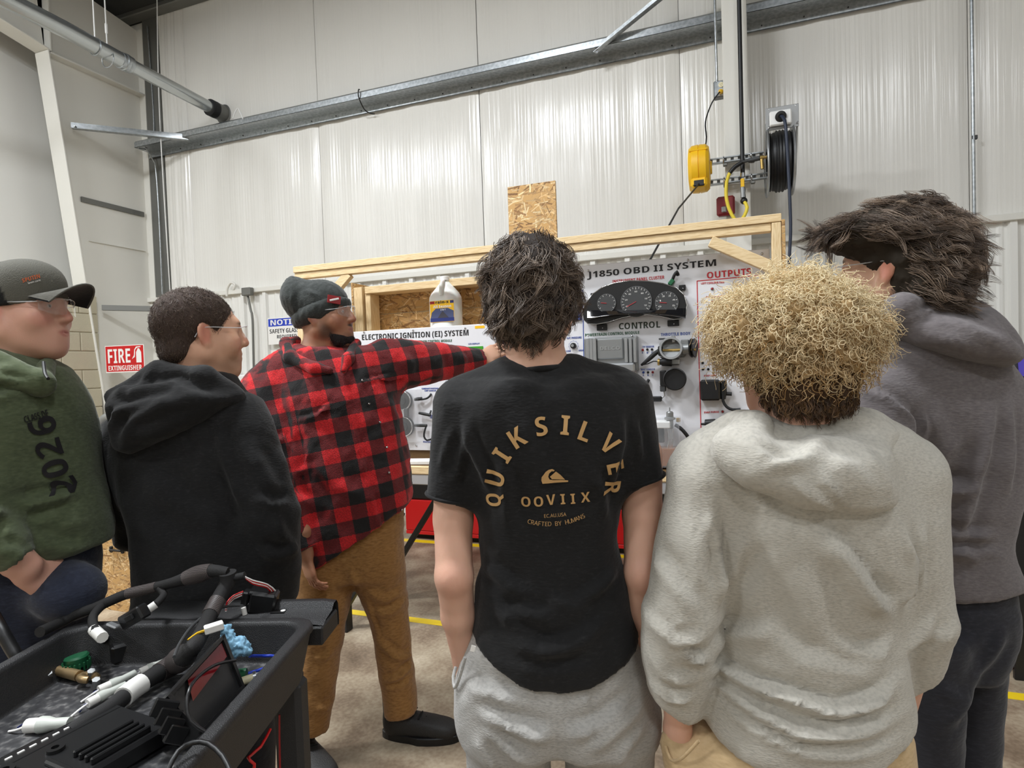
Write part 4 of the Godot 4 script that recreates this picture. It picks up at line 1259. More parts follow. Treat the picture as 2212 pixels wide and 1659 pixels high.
	wp("whip_sleeve", MB.new().tube(curve([on(2, 0.6, 1576, 374), on(2, 0.6, 1587, 361), on(2, 0.6, 1604, 350)], 0.02), 0.015, 8), M.black, a)
	wp("whip_end", MB.new().tube(PackedVector3Array([on(2, 0.6, 1604, 350), on(2, 0.6, 1616, 347), on(2, 0.6, 1617, 347), hc + Vector3(-0.13, 0.03, 0.05)]), PackedFloat32Array([0.01, 0.01, 0.017, 0.017]), 8), M.dark_grey, a)
	# fire alarm strobe
	var f := thing("fire_alarm", "dark red fire alarm horn with clear strobe on the middle column", "alarm", Vector3(0, 2.57, 0.45))
	wp("body", MB.new().span(on(2, 0.45, 1548.5, 470), on(2, 0.45, 1587, 424) + Vector3(0, 0, 0.05), 0.014), M.alarm, f)
	wp("strobe", MB.new().box(on(2, 0.51, 1564, 452), Vector3(0.036, 0.046, 0.018), 0.006), M.chrome, f)
	wp("bracket", MB.new().span(Vector3(-0.045, 2.56, 0.43), Vector3(0.05, 2.59, 0.45)), M.galv_dark, f)

func wall_signs() -> void:
	var s := thing("fire_sign", "red and white sign reading FIRE EXTINGUISHER at the left column", "sign", Vector3(-6.05, 1.56, 0.71), Basis(Vector3.UP, 0.12))
	part("plate", MB.new().box(Vector3(0, 0.145, 0), Vector3(0.5, 0.29, 0.004), 0.001), M.print_white, s)
	part("field", MB.new().span(Vector3(-0.243, 0.092, 0.002), Vector3(0.243, 0.283, 0.0028)), M.sign_red, s)
	part("field", MB.new().span(Vector3(-0.243, 0.012, 0.002), Vector3(0.243, 0.094, 0.0028)), M.sign_red, s)
	part("lettering", letters("FIRE", Vector3(-0.215, 0.178, 0.003), Vector3(0.075, 0.178, 0.003), 0.15, sans_bold), M.print_white, s)
	part("lettering", letters("EXTINGUISHER", Vector3(-0.215, 0.05, 0.003), Vector3(0.215, 0.05, 0.003), 0.052, sans_bold), M.print_white, s)
	var bot := PackedVector2Array([Vector2(0.15, 0.1), Vector2(0.215, 0.1), Vector2(0.215, 0.21), Vector2(0.2, 0.235), Vector2(0.192, 0.25), Vector2(0.172, 0.25), Vector2(0.166, 0.235), Vector2(0.15, 0.21)])
	part("symbol", MB.new().prism(bot, 0.0008, Transform3D(Basis(), Vector3(0, 0, 0.003))), M.print_white, s)
	part("symbol", MB.new().prism(PackedVector2Array([Vector2(0.155, 0.27), Vector2(0.21, 0.272), Vector2(0.21, 0.262), Vector2(0.165, 0.258), Vector2(0.14, 0.235), Vector2(0.132, 0.16), Vector2(0.094, 0.14), Vector2(0.122, 0.18), Vector2(0.13, 0.24)]), 0.0008, Transform3D(Basis(), Vector3(0, 0, 0.003))), M.print_white, s)
	var x0 := on(2, 0.07, 577, 688)
	var x1 := on(2, 0.07, 578, 745)
	var w := 0.5
	var n := thing("notice_sign", "blue and white NOTICE sign about safety glasses on the ribbed liner", "sign", Vector3(x0.x + w * 0.5, x1.y, 0.065))
	var hh := x0.y - x1.y
	part("plate", MB.new().box(Vector3(0, hh * 0.5, 0), Vector3(w, hh, 0.003), 0.001), M.print_white, n)
	part("field", MB.new().span(Vector3(-w * 0.48, hh * 0.68, 0.001), Vector3(w * 0.48, hh * 0.97, 0.0022)), M.blue, n)
	part("lettering", letters("NOTICE", Vector3(-w * 0.42, hh * 0.825, 0.0022), Vector3(w * 0.42, hh * 0.825, 0.0022), hh * 0.2, sans_bold), M.print_white, n)
	part("lettering", letters("SAFETY GLASSES", Vector3(-w * 0.45, hh * 0.5, 0.0016), Vector3(w * 0.45, hh * 0.5, 0.0016), hh * 0.16, sans_bold), M.print_black, n)
	part("lettering", letters("REQUIRED", Vector3(-w * 0.26, hh * 0.27, 0.0016), Vector3(w * 0.26, hh * 0.27, 0.0016), hh * 0.16, sans_bold), M.print_black, n)
	solo("pipe_hook", "white bent pipe like a walking stick on the liner cap", "hook", MB.new().tube(curve([on(2, 0.06, 490, 640), on(2, 0.06, 491, 623), on(2, 0.06, 499, 611), on(2, 0.06, 507.6, 615), on(2, 0.06, 504, 625)], 0.02), 0.014, 8), M.white_steel)
	var c := thing("conduit", "grey conduit with junction fitting down the ribbed liner", "conduit", on(2, 0.07, 548, 810))
	wp("fitting", MB.new().span(on(2, 0.06, 530, 640), on(2, 0.12, 539, 620), 0.006), M.galv_dark, c)
	wp("tube", MB.new().tube(curve([on(2, 0.07, 535, 638), on(2, 0.07, 542, 672), on(2, 0.07, 545.6, 692), on(2, 0.07, 548.5, 812)], 0.05), 0.012, 8), M.galv_dark, c)
	var d := thing("wall_dispenser", "small white dispenser box mounted on the ribbed liner", "dispenser", on(2, 0.08, 535, 833))
	wp("body", MB.new().span(on(2, 0.05, 518, 832), on(2, 0.05, 556, 808) + Vector3(0, 0, 0.12), 0.02), M.white, d)
	wp("bracket", MB.new().span(on(2, 0.05, 510, 830), on(2, 0.05, 517, 800) + Vector3(0, 0, 0.1), 0.006), M.paper, d)

func furniture() -> void:
	# red chests against the back wall
	for i in 3:
		var x := -2.69 + i * 0.78
		var t := thing("tool_chest", "low red and black steel tool chest against the back wall, " + ["left one", "middle one", "right one"][i] + " of three", "tool chest", Vector3(x + 0.38, 0, 0.45), Basis(), "red tool chests along the back wall")
		wp("body", MB.new().span(Vector3(x, 0.05, 0.12), Vector3(x + 0.765, 0.86, 0.73), 0.006), M.black, t)
		wp("drawer", MB.new().span(Vector3(x + 0.004, 0.085, 0.725), Vector3(x + 0.76, 0.35, 0.755), 0.005), M.red_paint, t, "red bottom drawer")
		wp("plinth", MB.new().span(Vector3(x + 0.002, 0.05, 0.7), Vector3(x + 0.763, 0.082, 0.752), 0.004), M.red_paint, t)
		wp("feet", MB.new().span(Vector3(x + 0.03, 0, 0.16), Vector3(x + 0.73, 0.05, 0.69)), M.black_flat, t)
		for k in 2:
			var dr := wp("drawer", MB.new().span(Vector3(x + 0.004, 0.36 + k * 0.25, 0.725), Vector3(x + 0.76, 0.6 + k * 0.25, 0.745), 0.005), M.black, t)
			wp("pull", MB.new().span(Vector3(x + 0.05, 0.57 + k * 0.25, 0.745), Vector3(x + 0.71, 0.585 + k * 0.25, 0.757), 0.003), M.alu, dr)
	# chipboard bench at the left with a heap of wiring
	var b := thing("chipboard_bench", "chipboard sided workbench with dark top behind the people at the left", "workbench", Vector3(-4.0, 0, 2.3))
	wp("side_panel", MB.new().span(Vector3(-4.75, 0.0, 2.6), on(2, 2.618, 274, 975) * Vector3(1, 0, 1) + Vector3(0, 0.99, 0), 0.001), M.osb, b)
	wp("side_panel", MB.new().span(Vector3(-3.69, 0.0, 2.6), Vector3(-3.1, 0.99, 2.62), 0.001), M.osb, b)
	wp("end_panel", MB.new().span(Vector3(-3.12, 0.0, 1.95), Vector3(-3.1, 0.99, 2.6), 0.001), M.osb, b)
	wp("back_panel", MB.new().span(Vector3(-4.75, 0.0, 1.93), Vector3(-3.1, 0.99, 1.95), 0.001), M.osb, b)
	wp("top", MB.new().span(Vector3(-4.8, 0.99, 1.9), Vector3(-3.07, 1.03, 2.65), 0.006), M.grey_plastic, b)
	var o := on(2, 2.625, 255, 1187)
	var pl := wp("pull", MB.new().box(o + Vector3(0, 0, 0.02), Vector3(0.1, 0.014, 0.014), 0.004), M.black, b, "black drawer pull")
	for k in [-0.05, 0.05]:
		wp("pull_foot", MB.new().box(o + Vector3(k, 0, 0.008), Vector3(0.02, 0.04, 0.016), 0.004), M.black, pl)
	for q in [["THIS SIDE DOWN", 283, 1225, 0.24, 0.022], ["LOAD THIS WAY UP", 292, 1235, 0.26, 0.016], ["RATED SHEATHING", 286, 1130, 0.09, 0.02], ["EXPOSURE 1", 289, 1142, 0.08, 0.016]]:
		var e := on(2, 2.6215, q[1], q[2])
		var v := Vector3(0, -q[3] * 0.5, 0) if q[3] > 0.1 else Vector3(q[3] * 0.5, 0, 0)
		wp("lettering", letters(q[0], e - v, e + v, q[4], sans_bold), M.print_black, b)
	var r := RandomNumberGenerator.new()
	r.seed = 77
	var m := MB.new()
	var c := Vector3(-3.78, 1.03, 2.35)
	for i in 90:
		var pts := []
		var p := c + Vector3(r.randf_range(-0.32, 0.32), r.randf_range(0.01, 0.05), r.randf_range(-0.15, 0.18))
		for k in 5:
			pts.append(p)
			p += Vector3(r.randfn(0, 0.07), 0, r.randfn(0, 0.06))
			p.y = 1.035 + maxf(0.0, 0.16 - p.distance_to(Vector3(c.x, p.y, c.z)) * 0.45) * r.randf()
		m.col = [Color(0.02, 0.02, 0.02), Color(0.03, 0.03, 0.035), Color(0.25, 0.05, 0.06), Color(0.4, 0.4, 0.4), Color(0.03, 0.03, 0.03), Color(0.08, 0.08, 0.1)][r.randi() % 6]
		m.tube(curve(pts, 0.03), r.randf_range(0.002, 0.006), 5)
	var heap := part("wire_heap", m, M.wire_mix)
	tag(heap, "tangled heap of scrap wiring on the chipboard bench", "wiring", "", "stuff")
	var vp := on(2, 2.4, 226, 925)
	solo("pipe_elbow", "grey bent pipe lying on the heap of wiring", "pipe", MB.new().tube(curve([vp + Vector3(-0.07, -0.12, 0), vp + Vector3(-0.045, -0.02, 0), vp + Vector3(0.0, 0.05, 0), vp + Vector3(0.06, 0.075, 0), vp + Vector3(0.12, 0.07, 0)], 0.02), 0.038, 12), M.cast)
	# workstation at the right edge
	var k0 := at(2187, 1000, 2.63)
	var w := thing("workstation", "red steel workstation with black drawers at the right edge", "workstation", Vector3(k0.x + 0.6, 0, k0.z - 0.35))
	wp("side_panel", MB.new().span(Vector3(k0.x, 0.04, k0.z - 0.75), Vector3(k0.x + 0.02, 1.0, k0.z), 0.004), M.red_paint, w)
	wp("carcass", MB.new().span(Vector3(k0.x + 0.02, 0.04, k0.z - 0.74), Vector3(k0.x + 1.2, 1.0, k0.z - 0.02), 0.004), M.black, w)
	wp("rail", MB.new().span(Vector3(k0.x, 0.955, k0.z - 0.02), Vector3(k0.x + 1.2, 1.0, k0.z + 0.012), 0.004), M.red_paint, w)
	wp("corner_post", MB.new().span(Vector3(k0.x + 0.0, 0.0, k0.z - 0.02), Vector3(k0.x + 0.06, 0.95, k0.z + 0.004), 0.004), M.black, w)
	for i in 4:
		var dr := wp("drawer", MB.new().span(Vector3(k0.x + 0.07, 0.1 + i * 0.21, k0.z - 0.02), Vector3(k0.x + 1.19, 0.3 + i * 0.21, k0.z + 0.008), 0.005), M.black, w)
		wp("pull", MB.new().span(Vector3(k0.x + 0.1, 0.275 + i * 0.21, k0.z + 0.008), Vector3(k0.x + 1.16, 0.292 + i * 0.21, k0.z + 0.022), 0.003), M.alu, dr)
	wp("top", MB.new().span(Vector3(k0.x - 0.02, 1.0, k0.z - 0.76), Vector3(k0.x + 1.22, 1.03, k0.z + 0.02), 0.005), M.steel_paint, w)
	var sh := thing("shelf_box", "grey shelf box with red lower edge on the workstation", "shelf", Vector3(k0.x + 0.6, 1.03, k0.z - 0.6))
	wp("body", MB.new().span(Vector3(k0.x + 0.03, 1.05, k0.z - 0.75), Vector3(k0.x + 1.2, 1.24, k0.z - 0.45), 0.005), M.beige, sh)
	wp("edge", MB.new().span(Vector3(k0.x + 0.03, 1.03, k0.z - 0.74), Vector3(k0.x + 1.2, 1.05, k0.z - 0.44), 0.003), M.red_paint, sh)
	wp("top", MB.new().span(Vector3(k0.x + 0.0, 1.24, k0.z - 0.76), Vector3(k0.x + 1.22, 1.275, k0.z - 0.43), 0.004), M.steel_paint, sh)
	for i in 3:
		solo("paper_sheet", ["printed white sheet on the workstation top", "white sheet under the others on the workstation", "white sheet at the back of the workstation top"][i], "paper", MB.new().box(Vector3(k0.x + 0.17 + i * 0.02, 1.0325 + i * 0.002, k0.z - 0.1 - i * 0.07), Vector3(0.21, 0.0014, 0.28), 0, Basis(Vector3.UP, 0.2 * i)), M.paper, "sheets on the workstation")
	var mo := thing("monitor", "dark monitor with violet screen on the shelf at the right edge", "monitor", at(2235, 835, 3.1) * Vector3(1, 0, 1) + Vector3(0, 1.275, 0), Basis(Vector3.UP, 0.1))
	part("foot", MB.new().box(Vector3(0.05, 0.008, 0), Vector3(0.16, 0.014, 0.12), 0.004), M.black, mo)
	part("stand", MB.new().box(Vector3(0.05, 0.04, -0.01), Vector3(0.04, 0.07, 0.02), 0.004), M.black, mo)
	part("frame", MB.new().box(Vector3(0.05, 0.13, 0.0), Vector3(0.28, 0.16, 0.02), 0.004, Basis(Vector3.RIGHT, -0.12)), M.black, mo)
	part("screen", MB.new().box(Vector3(0.05, 0.13, 0.0105), Vector3(0.256, 0.138, 0.002), 0, Basis(Vector3.RIGHT, -0.12)), M.screen, mo)
	var sl := OmniLight3D.new()
	sl.name = "light"
	sl.light_color = Color(0.6, 0.55, 1.0)
	sl.light_energy = 0.02
	sl.omni_range = 12.0
	sl.omni_attenuation = 2.0
	sl.light_size = 0.05
	sl.shadow_enabled = true
	sl.position = Vector3(0.05, 0.13, 0.05)
	mo.add_child(sl)
	solo("parts_case", "yellow plastic case on the right end of the work bench", "case", MB.new().span(on(2, 2.3, 1768, 990) * Vector3(1, 0, 1) + Vector3(0, 0.9685, 0), on(2, 2.2, 1796, 870) - Vector3(0, 0, 0.12), 0.01), M.yellow)

func fixture_materials() -> void:
	M.galv_pipe = mat(rgb(186, 190, 190), 0.22, 0.8)
	M.cream = mat(rgb(238, 228, 190), 0.45)
	M.slate = mat(rgb(40, 48, 66), 0.5)
	M.alarm = mat(rgb(128, 34, 40), 0.45)
	M.sign_red = mat(rgb(204, 34, 38), 0.4)
	M.beige = mat(rgb(140, 128, 118), 0.5)
	M.wire_mix = mat(Color(1, 1, 1), 0.5)
	M.wire_mix.vertex_color_use_as_albedo = true
	M.screen = mat(rgb(60, 50, 120), 0.3)
	M.screen.emission_enabled = true
	M.screen.emission = Color(0.38, 0.32, 0.75)
	M.screen.emission_energy_multiplier = 0.2

func rrect(x0: float, x1: float, z0: float, z1: float, r: float, y: float) -> Array:
	var o := []
	for q in [[x1 - r, z1 - r, 0.0], [x0 + r, z1 - r, PI / 2], [x0 + r, z0 + r, PI], [x1 - r, z0 + r, PI * 1.5]]:
		for i in 7:
			var a: float = q[2] + PI / 2 * i / 6.0
			o.append(Vector3(q[0] + cos(a) * r, y, q[1] + sin(a) * r))
	return o

const TUB := 0.815

# points read off the enlarged view of the cart: on a level, or at a distance
func cz(x: float, y: float, level: float) -> Vector3:
	return on(1, level, x / 2.911, 1180.0 + y / 2.911)

func cd(x: float, y: float, depth: float) -> Vector3:
	return at(x / 2.911, 1180.0 + y / 2.911, depth)

func cart() -> void:
	var t := thing("utility_cart", "black plastic utility cart with deep tray at the lower left corner", "cart", Vector3(-0.929, 0, 4.143), Basis(Vector3.UP, 0.31))
	var rings := []
	for q in [[0.03, 0.775], [0.024, 0.78], [0.004, 0.885], [0.0, 0.886], [0.0, 0.894], [0.002, 0.9], [0.006, 0.9025], [0.022, 0.9025], [0.027, 0.9], [0.029, 0.895], [0.03, 0.893], [0.046, TUB + 0.006], [0.05, TUB + 0.001], [0.052, TUB]]:
		rings.append(rrect(-0.6 + q[0], -q[0], q[0], 0.95 - q[0], 0.05, q[1]))
	part("tray", MB.new().sheet(rings, true), M.cart, t)
	part("tray_floor", MB.new().span(Vector3(-0.56, TUB - 0.02, 0.04), Vector3(-0.04, TUB, 0.91)), M.cart_floor, t)
	part("tray_base", MB.new().span(Vector3(-0.57, 0.775, 0.03), Vector3(-0.03, 0.79, 0.92), 0.004), M.cart, t)
	# ledge with a grip behind the far rim
	var lg := MB.new()
	var rows := []
	for q in [[-0.105, 0.84], [-0.108, 0.85], [-0.105, 0.896], [-0.095, 0.908], [-0.075, 0.908], [-0.06, 0.896], [-0.02, 0.892], [0.004, 0.885]]:
		rows.append([Vector3(-0.48, q[1] - 0.01, q[0]), Vector3(-0.46, q[1], q[0]), Vector3(-0.02, q[1], q[0]), Vector3(0.01, q[1] - 0.004, q[0])])
	lg.sheet(rows)
	lg.span(Vector3(-0.47, 0.835, -0.1), Vector3(0.01, 0.88, 0.01), 0.004)
	var ledge := part("ledge", lg, M.cart, t)
	part("sticker", MB.new().box(Vector3(-0.12, 0.8955, -0.052), Vector3(0.035, 0.001, 0.026)), M.black, ledge)
	part("sticker_dot", MB.new().lathe([Vector2(0.006, 0.0), Vector2(0.006, 0.0008), Vector2(0.0001, 0.0008)], 14, Transform3D(Basis(), Vector3(-0.11, 0.896, -0.052))), M.print_white, ledge)
	for q in [[-0.055, 0.05], [-0.545, 0.05], [-0.055, 0.9], [-0.545, 0.9]]:
		var lgm := MB.new().span(Vector3(q[0] - 0.032, 0.13, q[1] - 0.03), Vector3(q[0] + 0.032, 0.78, q[1] + 0.03), 0.012)
		part("leg", lgm, M.cart, t)
		var cs := part("caster", MB.new().lathe([Vector2(0.0001, -0.016), Vector2(0.05, -0.016), Vector2(0.055, -0.01), Vector2(0.055, 0.01), Vector2(0.05, 0.016), Vector2(0.0001, 0.016)], 20, along(Vector3(1, 0, 0), Vector3(q[0], 0.055, q[1]))), M.rubber, t)
		part("fork", MB.new().box(Vector3(q[0], 0.1, q[1]), Vector3(0.05, 0.07, 0.04), 0.006), M.galv_dark, cs)
	part("shelf", MB.new().span(Vector3(-0.6, 0.25, 0.0), Vector3(0, 0.32, 0.95), 0.012), M.cart, t)
	harness()
	var c := cz(455, 800, TUB + 0.015)
	# battery clamp with its bolt and green cap
	var bc := thing("battery_clamp", "brass battery clamp lying on the cart tray", "clamp", cz(450, 850, TUB))
	wp("bar", MB.new().tube(PackedVector3Array([cz(285, 775, TUB + 0.016), cz(380, 785, TUB + 0.018), cz(500, 815, TUB + 0.016)]), PackedFloat32Array([0.012, 0.011, 0.012]), 10), M.brass_dull, bc)
	wp("jaw", MB.new().tube(ring(cz(555, 825, TUB + 0.016), Vector3(0.017, 0, 0.004), Vector3(-0.003, 0.004, 0.014), 20, 0.5, 5.8), 0.008, 8), M.brass_dull, bc)
	for q in [[305, 815], [575, 800], [605, 855]]:
		wp("bolt", MB.new().lathe([Vector2(0.008, -0.01), Vector2(0.008, 0.008), Vector2(0.0001, 0.008)], 6, along(Vector3(0.3, 1, 0.2), cz(q[0], q[1], TUB + 0.018))), M.cast, bc)
	wp("cable", wire([cz(300, 790, TUB + 0.02), cz(230, 770, TUB + 0.035), cz(160, 745, TUB + 0.05)], 0.003), M.cast, bc)
	wp("boot", MB.new().tube(curve([cz(150, 745, TUB + 0.05), cz(110, 700, TUB + 0.075), cz(60, 620, TUB + 0.1), cz(10, 530, TUB + 0.13), cz(-60, 400, TUB + 0.16)], 0.02), 0.013, 10), M.black, bc)
	wp("ferrule", MB.new().tube(PackedVector3Array([cz(155, 752, TUB + 0.048), cz(125, 705, TUB + 0.065)]), 0.008, 8), M.cast, bc)
	var cap := []
	for q in [[0.0001, 0.024], [0.022, 0.024], [0.026, 0.02], [0.026, 0.0]]:
		cap.append(Vector2(q[0], q[1]))
	var kn := thing("green_cap", "ribbed green plastic cap behind the brass clamp", "cap", cz(480, 745, TUB))
	wp("body", MB.new().lathe(cap, 24, Transform3D(Basis(), cz(480, 745, TUB + 0.012))), M.green, kn)
	for i in 18:
		var a := TAU * i / 18.0
		wp("rib", MB.new().box(cz(480, 745, TUB + 0.022) + Vector3(cos(a), 0, sin(a)) * 0.026, Vector3(0.003, 0.018, 0.003)), M.green, kn)
	# white tagged sensors
	for q in [[[620, 905], [740, 850], [850, 795], 0.009, "behind the thick braided harness, middle one"], [[880, 790], [960, 755], [1060, 710], 0.008, "farthest from the cart's near end"], [[550, 990], [660, 930], [790, 870], 0.009, "beside the harness label"], [[170, 1130], [300, 1120], [440, 1110], 0.013, "alone at the left with bare wires"]]:
		var s := thing("sensor_tube", "white tagged sensor tube on the cart tray " + q[4], "sensor", cz(q[1][0], q[1][1], TUB), Basis(), "white tagged sensors in the cart")
		var a := cz(q[0][0], q[0][1], TUB + 0.012)
		var m := cz(q[1][0], q[1][1], TUB + 0.014)
		var e := cz(q[2][0], q[2][1], TUB + 0.016)
		wp("tag", MB.new().tube(PackedVector3Array([a, a.lerp(m, 0.6)]), q[3], 12), M.paper, s)
		wp("body", MB.new().tube(PackedVector3Array([a.lerp(m, 0.6), a.lerp(m, 0.65), m, m.lerp(e, 0.3), e]), PackedFloat32Array([q[3] * 0.8, q[3] * 1.2, q[3] * 1.1, q[3] * 0.8, q[3] * 0.8]), 12), M.frosted, s)
		wp("wire", wire([a, a + (a - m) * 0.4 + Vector3(0, -0.004, 0.005), a + (a - m) * 0.9 + Vector3(0, -0.008, 0)], 0.0022), M.print_white, s)
		wp("wire", wire([a, a + (a - m) * 0.4 + Vector3(0, 0.0, -0.008), a + (a - m) * 0.8 + Vector3(0, -0.008, -0.012)], 0.0018), M.navy, s)
	# finned black control box at the bottom edge
	var eo := cz(520, 1340, TUB + 0.02)
	var ex := (cz(1035, 1290, TUB + 0.02) - cz(600, 1130, TUB + 0.02)).normalized()
	var ez := ex.cross(Vector3.UP).normalized()
	var eb := Basis(ex, Vector3.UP, -ez)
	var ec := thing("engine_computer", "flat black finned control box with mounting ears in the near part of the tray", "control box", Vector3(eo.x, TUB, eo.z), eb)
	part("body", MB.new().box(Vector3(0.0, 0.02, 0.02), Vector3(0.15, 0.036, 0.19), 0.006), M.black_sheen, ec)
	part("header", MB.new().box(Vector3(-0.1, 0.018, 0.02), Vector3(0.045, 0.03, 0.2), 0.005), M.black_sheen, ec)
	for i in 4:
		part("fin", MB.new().box(Vector3(0.012 + i * 0.016, 0.043, 0.03), Vector3(0.007, 0.012, 0.1), 0.002), M.black_sheen, ec)
	part("rib", MB.new().box(Vector3(0.03, 0.041, -0.045), Vector3(0.09, 0.01, 0.012), 0.003), M.black_sheen, ec)
	for q in [[-0.055, -0.085], [0.085, -0.07], [0.085, 0.1], [-0.04, -0.02]]:
		part("ear", MB.new().lathe([Vector2(0.014, 0), Vector2(0.014, 0.024), Vector2(0.006, 0.024), Vector2(0.006, 0.01), Vector2(0.0001, 0.01)], 16, Transform3D(Basis(), Vector3(q[0], 0.02, q[1]))), M.black_sheen, ec)
	for i in 9:
		part("pin", MB.new().box(Vector3(-0.1, 0.034, -0.06 + i * 0.018), Vector3(0.004, 0.002, 0.01)), M.print_white, ec)
	# dark lens housing leaning on the right wall
	var lt := thing("lamp_housing", "black lamp housing with dark red lens leaning inside the tray", "lamp housing", cz(1250, 900, TUB))
	var cs := [cd(1040, 955, 1.02), cd(1400, 560, 1.2), cd(1530, 895, 1.18), cd(1260, 1190, 1.02)]
	var nf: Vector3 = (cs[1] - cs[0]).cross(cs[3] - cs[0]).normalized()
	if nf.x < 0:
		nf = -nf
	var mb := MB.new()
	var bk := []
	for q in cs:
		bk.append((q as Vector3) - nf * 0.045)
	mb.quad(cs[0], cs[1], cs[2], cs[3], nf)
	mb.quad(bk[0], bk[1], bk[2], bk[3], -nf)
	var mid: Vector3 = (cs[0] + cs[2] + bk[0] + bk[2]) * 0.25
	for i in 4:
		var j := (i + 1) % 4
		mb.quad(cs[i], cs[j], bk[j], bk[i], (cs[i] + cs[j]) * 0.5 - mid)
	wp("housing", mb, M.black_sheen, lt)
	var g := func(u: float, v: float, o: float) -> Vector3: return (cs[0] as Vector3).lerp(cs[1], u).lerp((cs[3] as Vector3).lerp(cs[2], u), v) + nf * o
	for q in [[0.0, 1.0, 0.0, 0.06], [0.0, 1.0, 0.94, 1.0], [0.0, 0.05, 0.0, 1.0], [0.95, 1.0, 0.0, 1.0]]:
		var rm := MB.new()
		var a0: Vector3 = g.call(q[0], q[2], 0.006)
		var a1: Vector3 = g.call(q[1], q[2], 0.006)
		var a2: Vector3 = g.call(q[1], q[3], 0.006)
		var a3: Vector3 = g.call(q[0], q[3], 0.006)
		rm.quad(a0, a1, a2, a3, nf)
		for e in [[a0, a1], [a1, a2], [a2, a3], [a3, a0]]:
			rm.quad(e[0], e[1], e[1] - nf * 0.006, e[0] - nf * 0.006, (e[0] + e[1]) * 0.5 - (a0 + a2) * 0.5)
		wp("rim", rm, M.black_sheen, lt)
	var lens := MB.new()
	lens.quad(g.call(0.3, 0.08, 0.002), g.call(0.93, 0.08, 0.002), g.call(0.93, 0.34, 0.002), g.call(0.2, 0.44, 0.002), nf)
	wp("lens", lens, M.lens_red, lt, "dark red lens")
	for i in 4:
		wp("fin", MB.new().bar(cd(960 + i * 30, 1010 + i * 55, 1.0), cd(1110 + i * 20, 1030 + i * 55, 1.02), 0.008, 0.03, 0.002), M.black_sheen, lt)
	# crumpled blue glove
	var f := Field.new()
	for q in [[1430, 560, 0.014], [1450, 610, 0.015], [1465, 660, 0.013], [1510, 610, 0.013], [1540, 640, 0.012], [1560, 665, 0.009], [1490, 640, 0.014], [1425, 530, 0.01]]:
		f.ell(cd(q[0], q[1], 1.27), Vector3(q[2], q[2] * 1.2, q[2]), 0.006)
	var gm: MB = f.mesh(0.003)
	var gn := FastNoiseLite.new()
	gn.frequency = 70.0
	Folds.new().press(gm, 0.009, gn)
	solo("rubber_glove", "crumpled pale blue rubber glove behind the lamp housing", "glove", gm, M.glove)
	solo("blue_wire", "bright blue wire looped on the tray", "wire", wire([cd(1570, 690, 1.27), cz(1660, 690, TUB + 0.03), cz(1735, 692, TUB + 0.03), cz(1725, 740, TUB + 0.02), cz(1640, 775, TUB + 0.02), cz(1560, 800, TUB + 0.02)], 0.0035), M.blue)
	var gp := thing("plug_fitting", "green and cream plug fitting at the end of the blue wire", "plug", cz(1550, 830, TUB))
	wp("body", MB.new().tube(PackedVector3Array([cz(1500, 805, TUB + 0.016), cz(1550, 800, TUB + 0.016)]), 0.011, 10), M.green, gp)
	wp("nut", MB.new().tube(PackedVector3Array([cz(1520, 850, TUB + 0.012), cz(1590, 825, TUB + 0.012)]), 0.009, 8), M.cream, gp)
	wp("collar", MB.new().tube(PackedVector3Array([cz(1590, 825, TUB + 0.012), cz(1610, 820, TUB + 0.012)]), 0.012, 10), M.alu, gp)
	# relay box on the ledge with red and white leads
	var rl := thing("relay_box", "black relay box with red and white leads on the cart ledge", "relay", cd(1650, 420, 1.5))
	var rb := Basis(Vector3.UP, 0.5) * Basis(Vector3(0, 0, 1), -0.22)
	wp("case", MB.new().box(cd(1660, 345, 1.48), Vector3(0.062, 0.052, 0.05), 0.005, rb), M.black_sheen, rl)
	wp("lid", MB.new().box(cd(1640, 282, 1.485), Vector3(0.05, 0.012, 0.054), 0.004, rb), M.black_sheen, rl)
	wp("clip", MB.new().box(cd(1548, 320, 1.47), Vector3(0.016, 0.034, 0.03), 0.003, rb), M.black, rl)
	for i in 4:
		var k := i * 7.0
		wp("lead", wire([cd(1530, 186, 1.42), cd(1590, 215 + k, 1.43), cd(1680, 240 + k, 1.47), cd(1730 - k, 280 + k, 1.49), cd(1725 - k, 300 + k, 1.5)], 0.0022, 5), M.red_paint if i % 2 else M.print_white, rl)
		wp("lead", wire([cd(1530, 285 + k, 1.46), cd(1470, 310 + k, 1.45), cd(1430, 350 + k, 1.43), cd(1420, 390 + k, 1.42)], 0.0022, 5), M.print_white if i % 2 else M.red_paint, rl)
	wp("tape", MB.new().tube(PackedVector3Array([cd(1530, 385, 1.45), cd(1540, 430, 1.45)]), 0.006, 8), M.paper, rl)
	var wc := thing("white_connector", "white plug with yellow leads on top of the lamp housing", "connector", cd(1350, 520, 1.25))
	wp("body", MB.new().bar(cd(1285, 530, 1.24), cd(1405, 492, 1.26), 0.02, 0.016, 0.002), M.paper, wc)
	for i in 3:
		wp("lead", wire([cd(1290, 528 + i * 6, 1.24), cd(1240, 545 + i * 4, 1.23), cd(1180, 590, 1.2)], 0.0018, 5), M.yellow if i < 2 else M.black, wc)
	solo("thin_cable", "thin black cable arching across the tray to the relay box", "cable", wire([cd(1095, 695, 1.12), cd(1130, 610, 1.18), cd(1210, 500, 1.28), cd(1320, 415, 1.36), cd(1430, 378, 1.42), cd(1540, 372, 1.46)], 0.0032), M.dark_grey)
	solo("thin_cable", "thin black cable looped in front of the lamp housing lens", "cable", wire([cd(1480, 718, 1.17), cd(1370, 740, 1.12), cd(1270, 800, 1.06), cd(1195, 890, 1.0), cd(1175, 1000, 0.98), cd(1200, 1100, 0.97), cd(1290, 1165, 0.97)], 0.003), M.black_sheen)
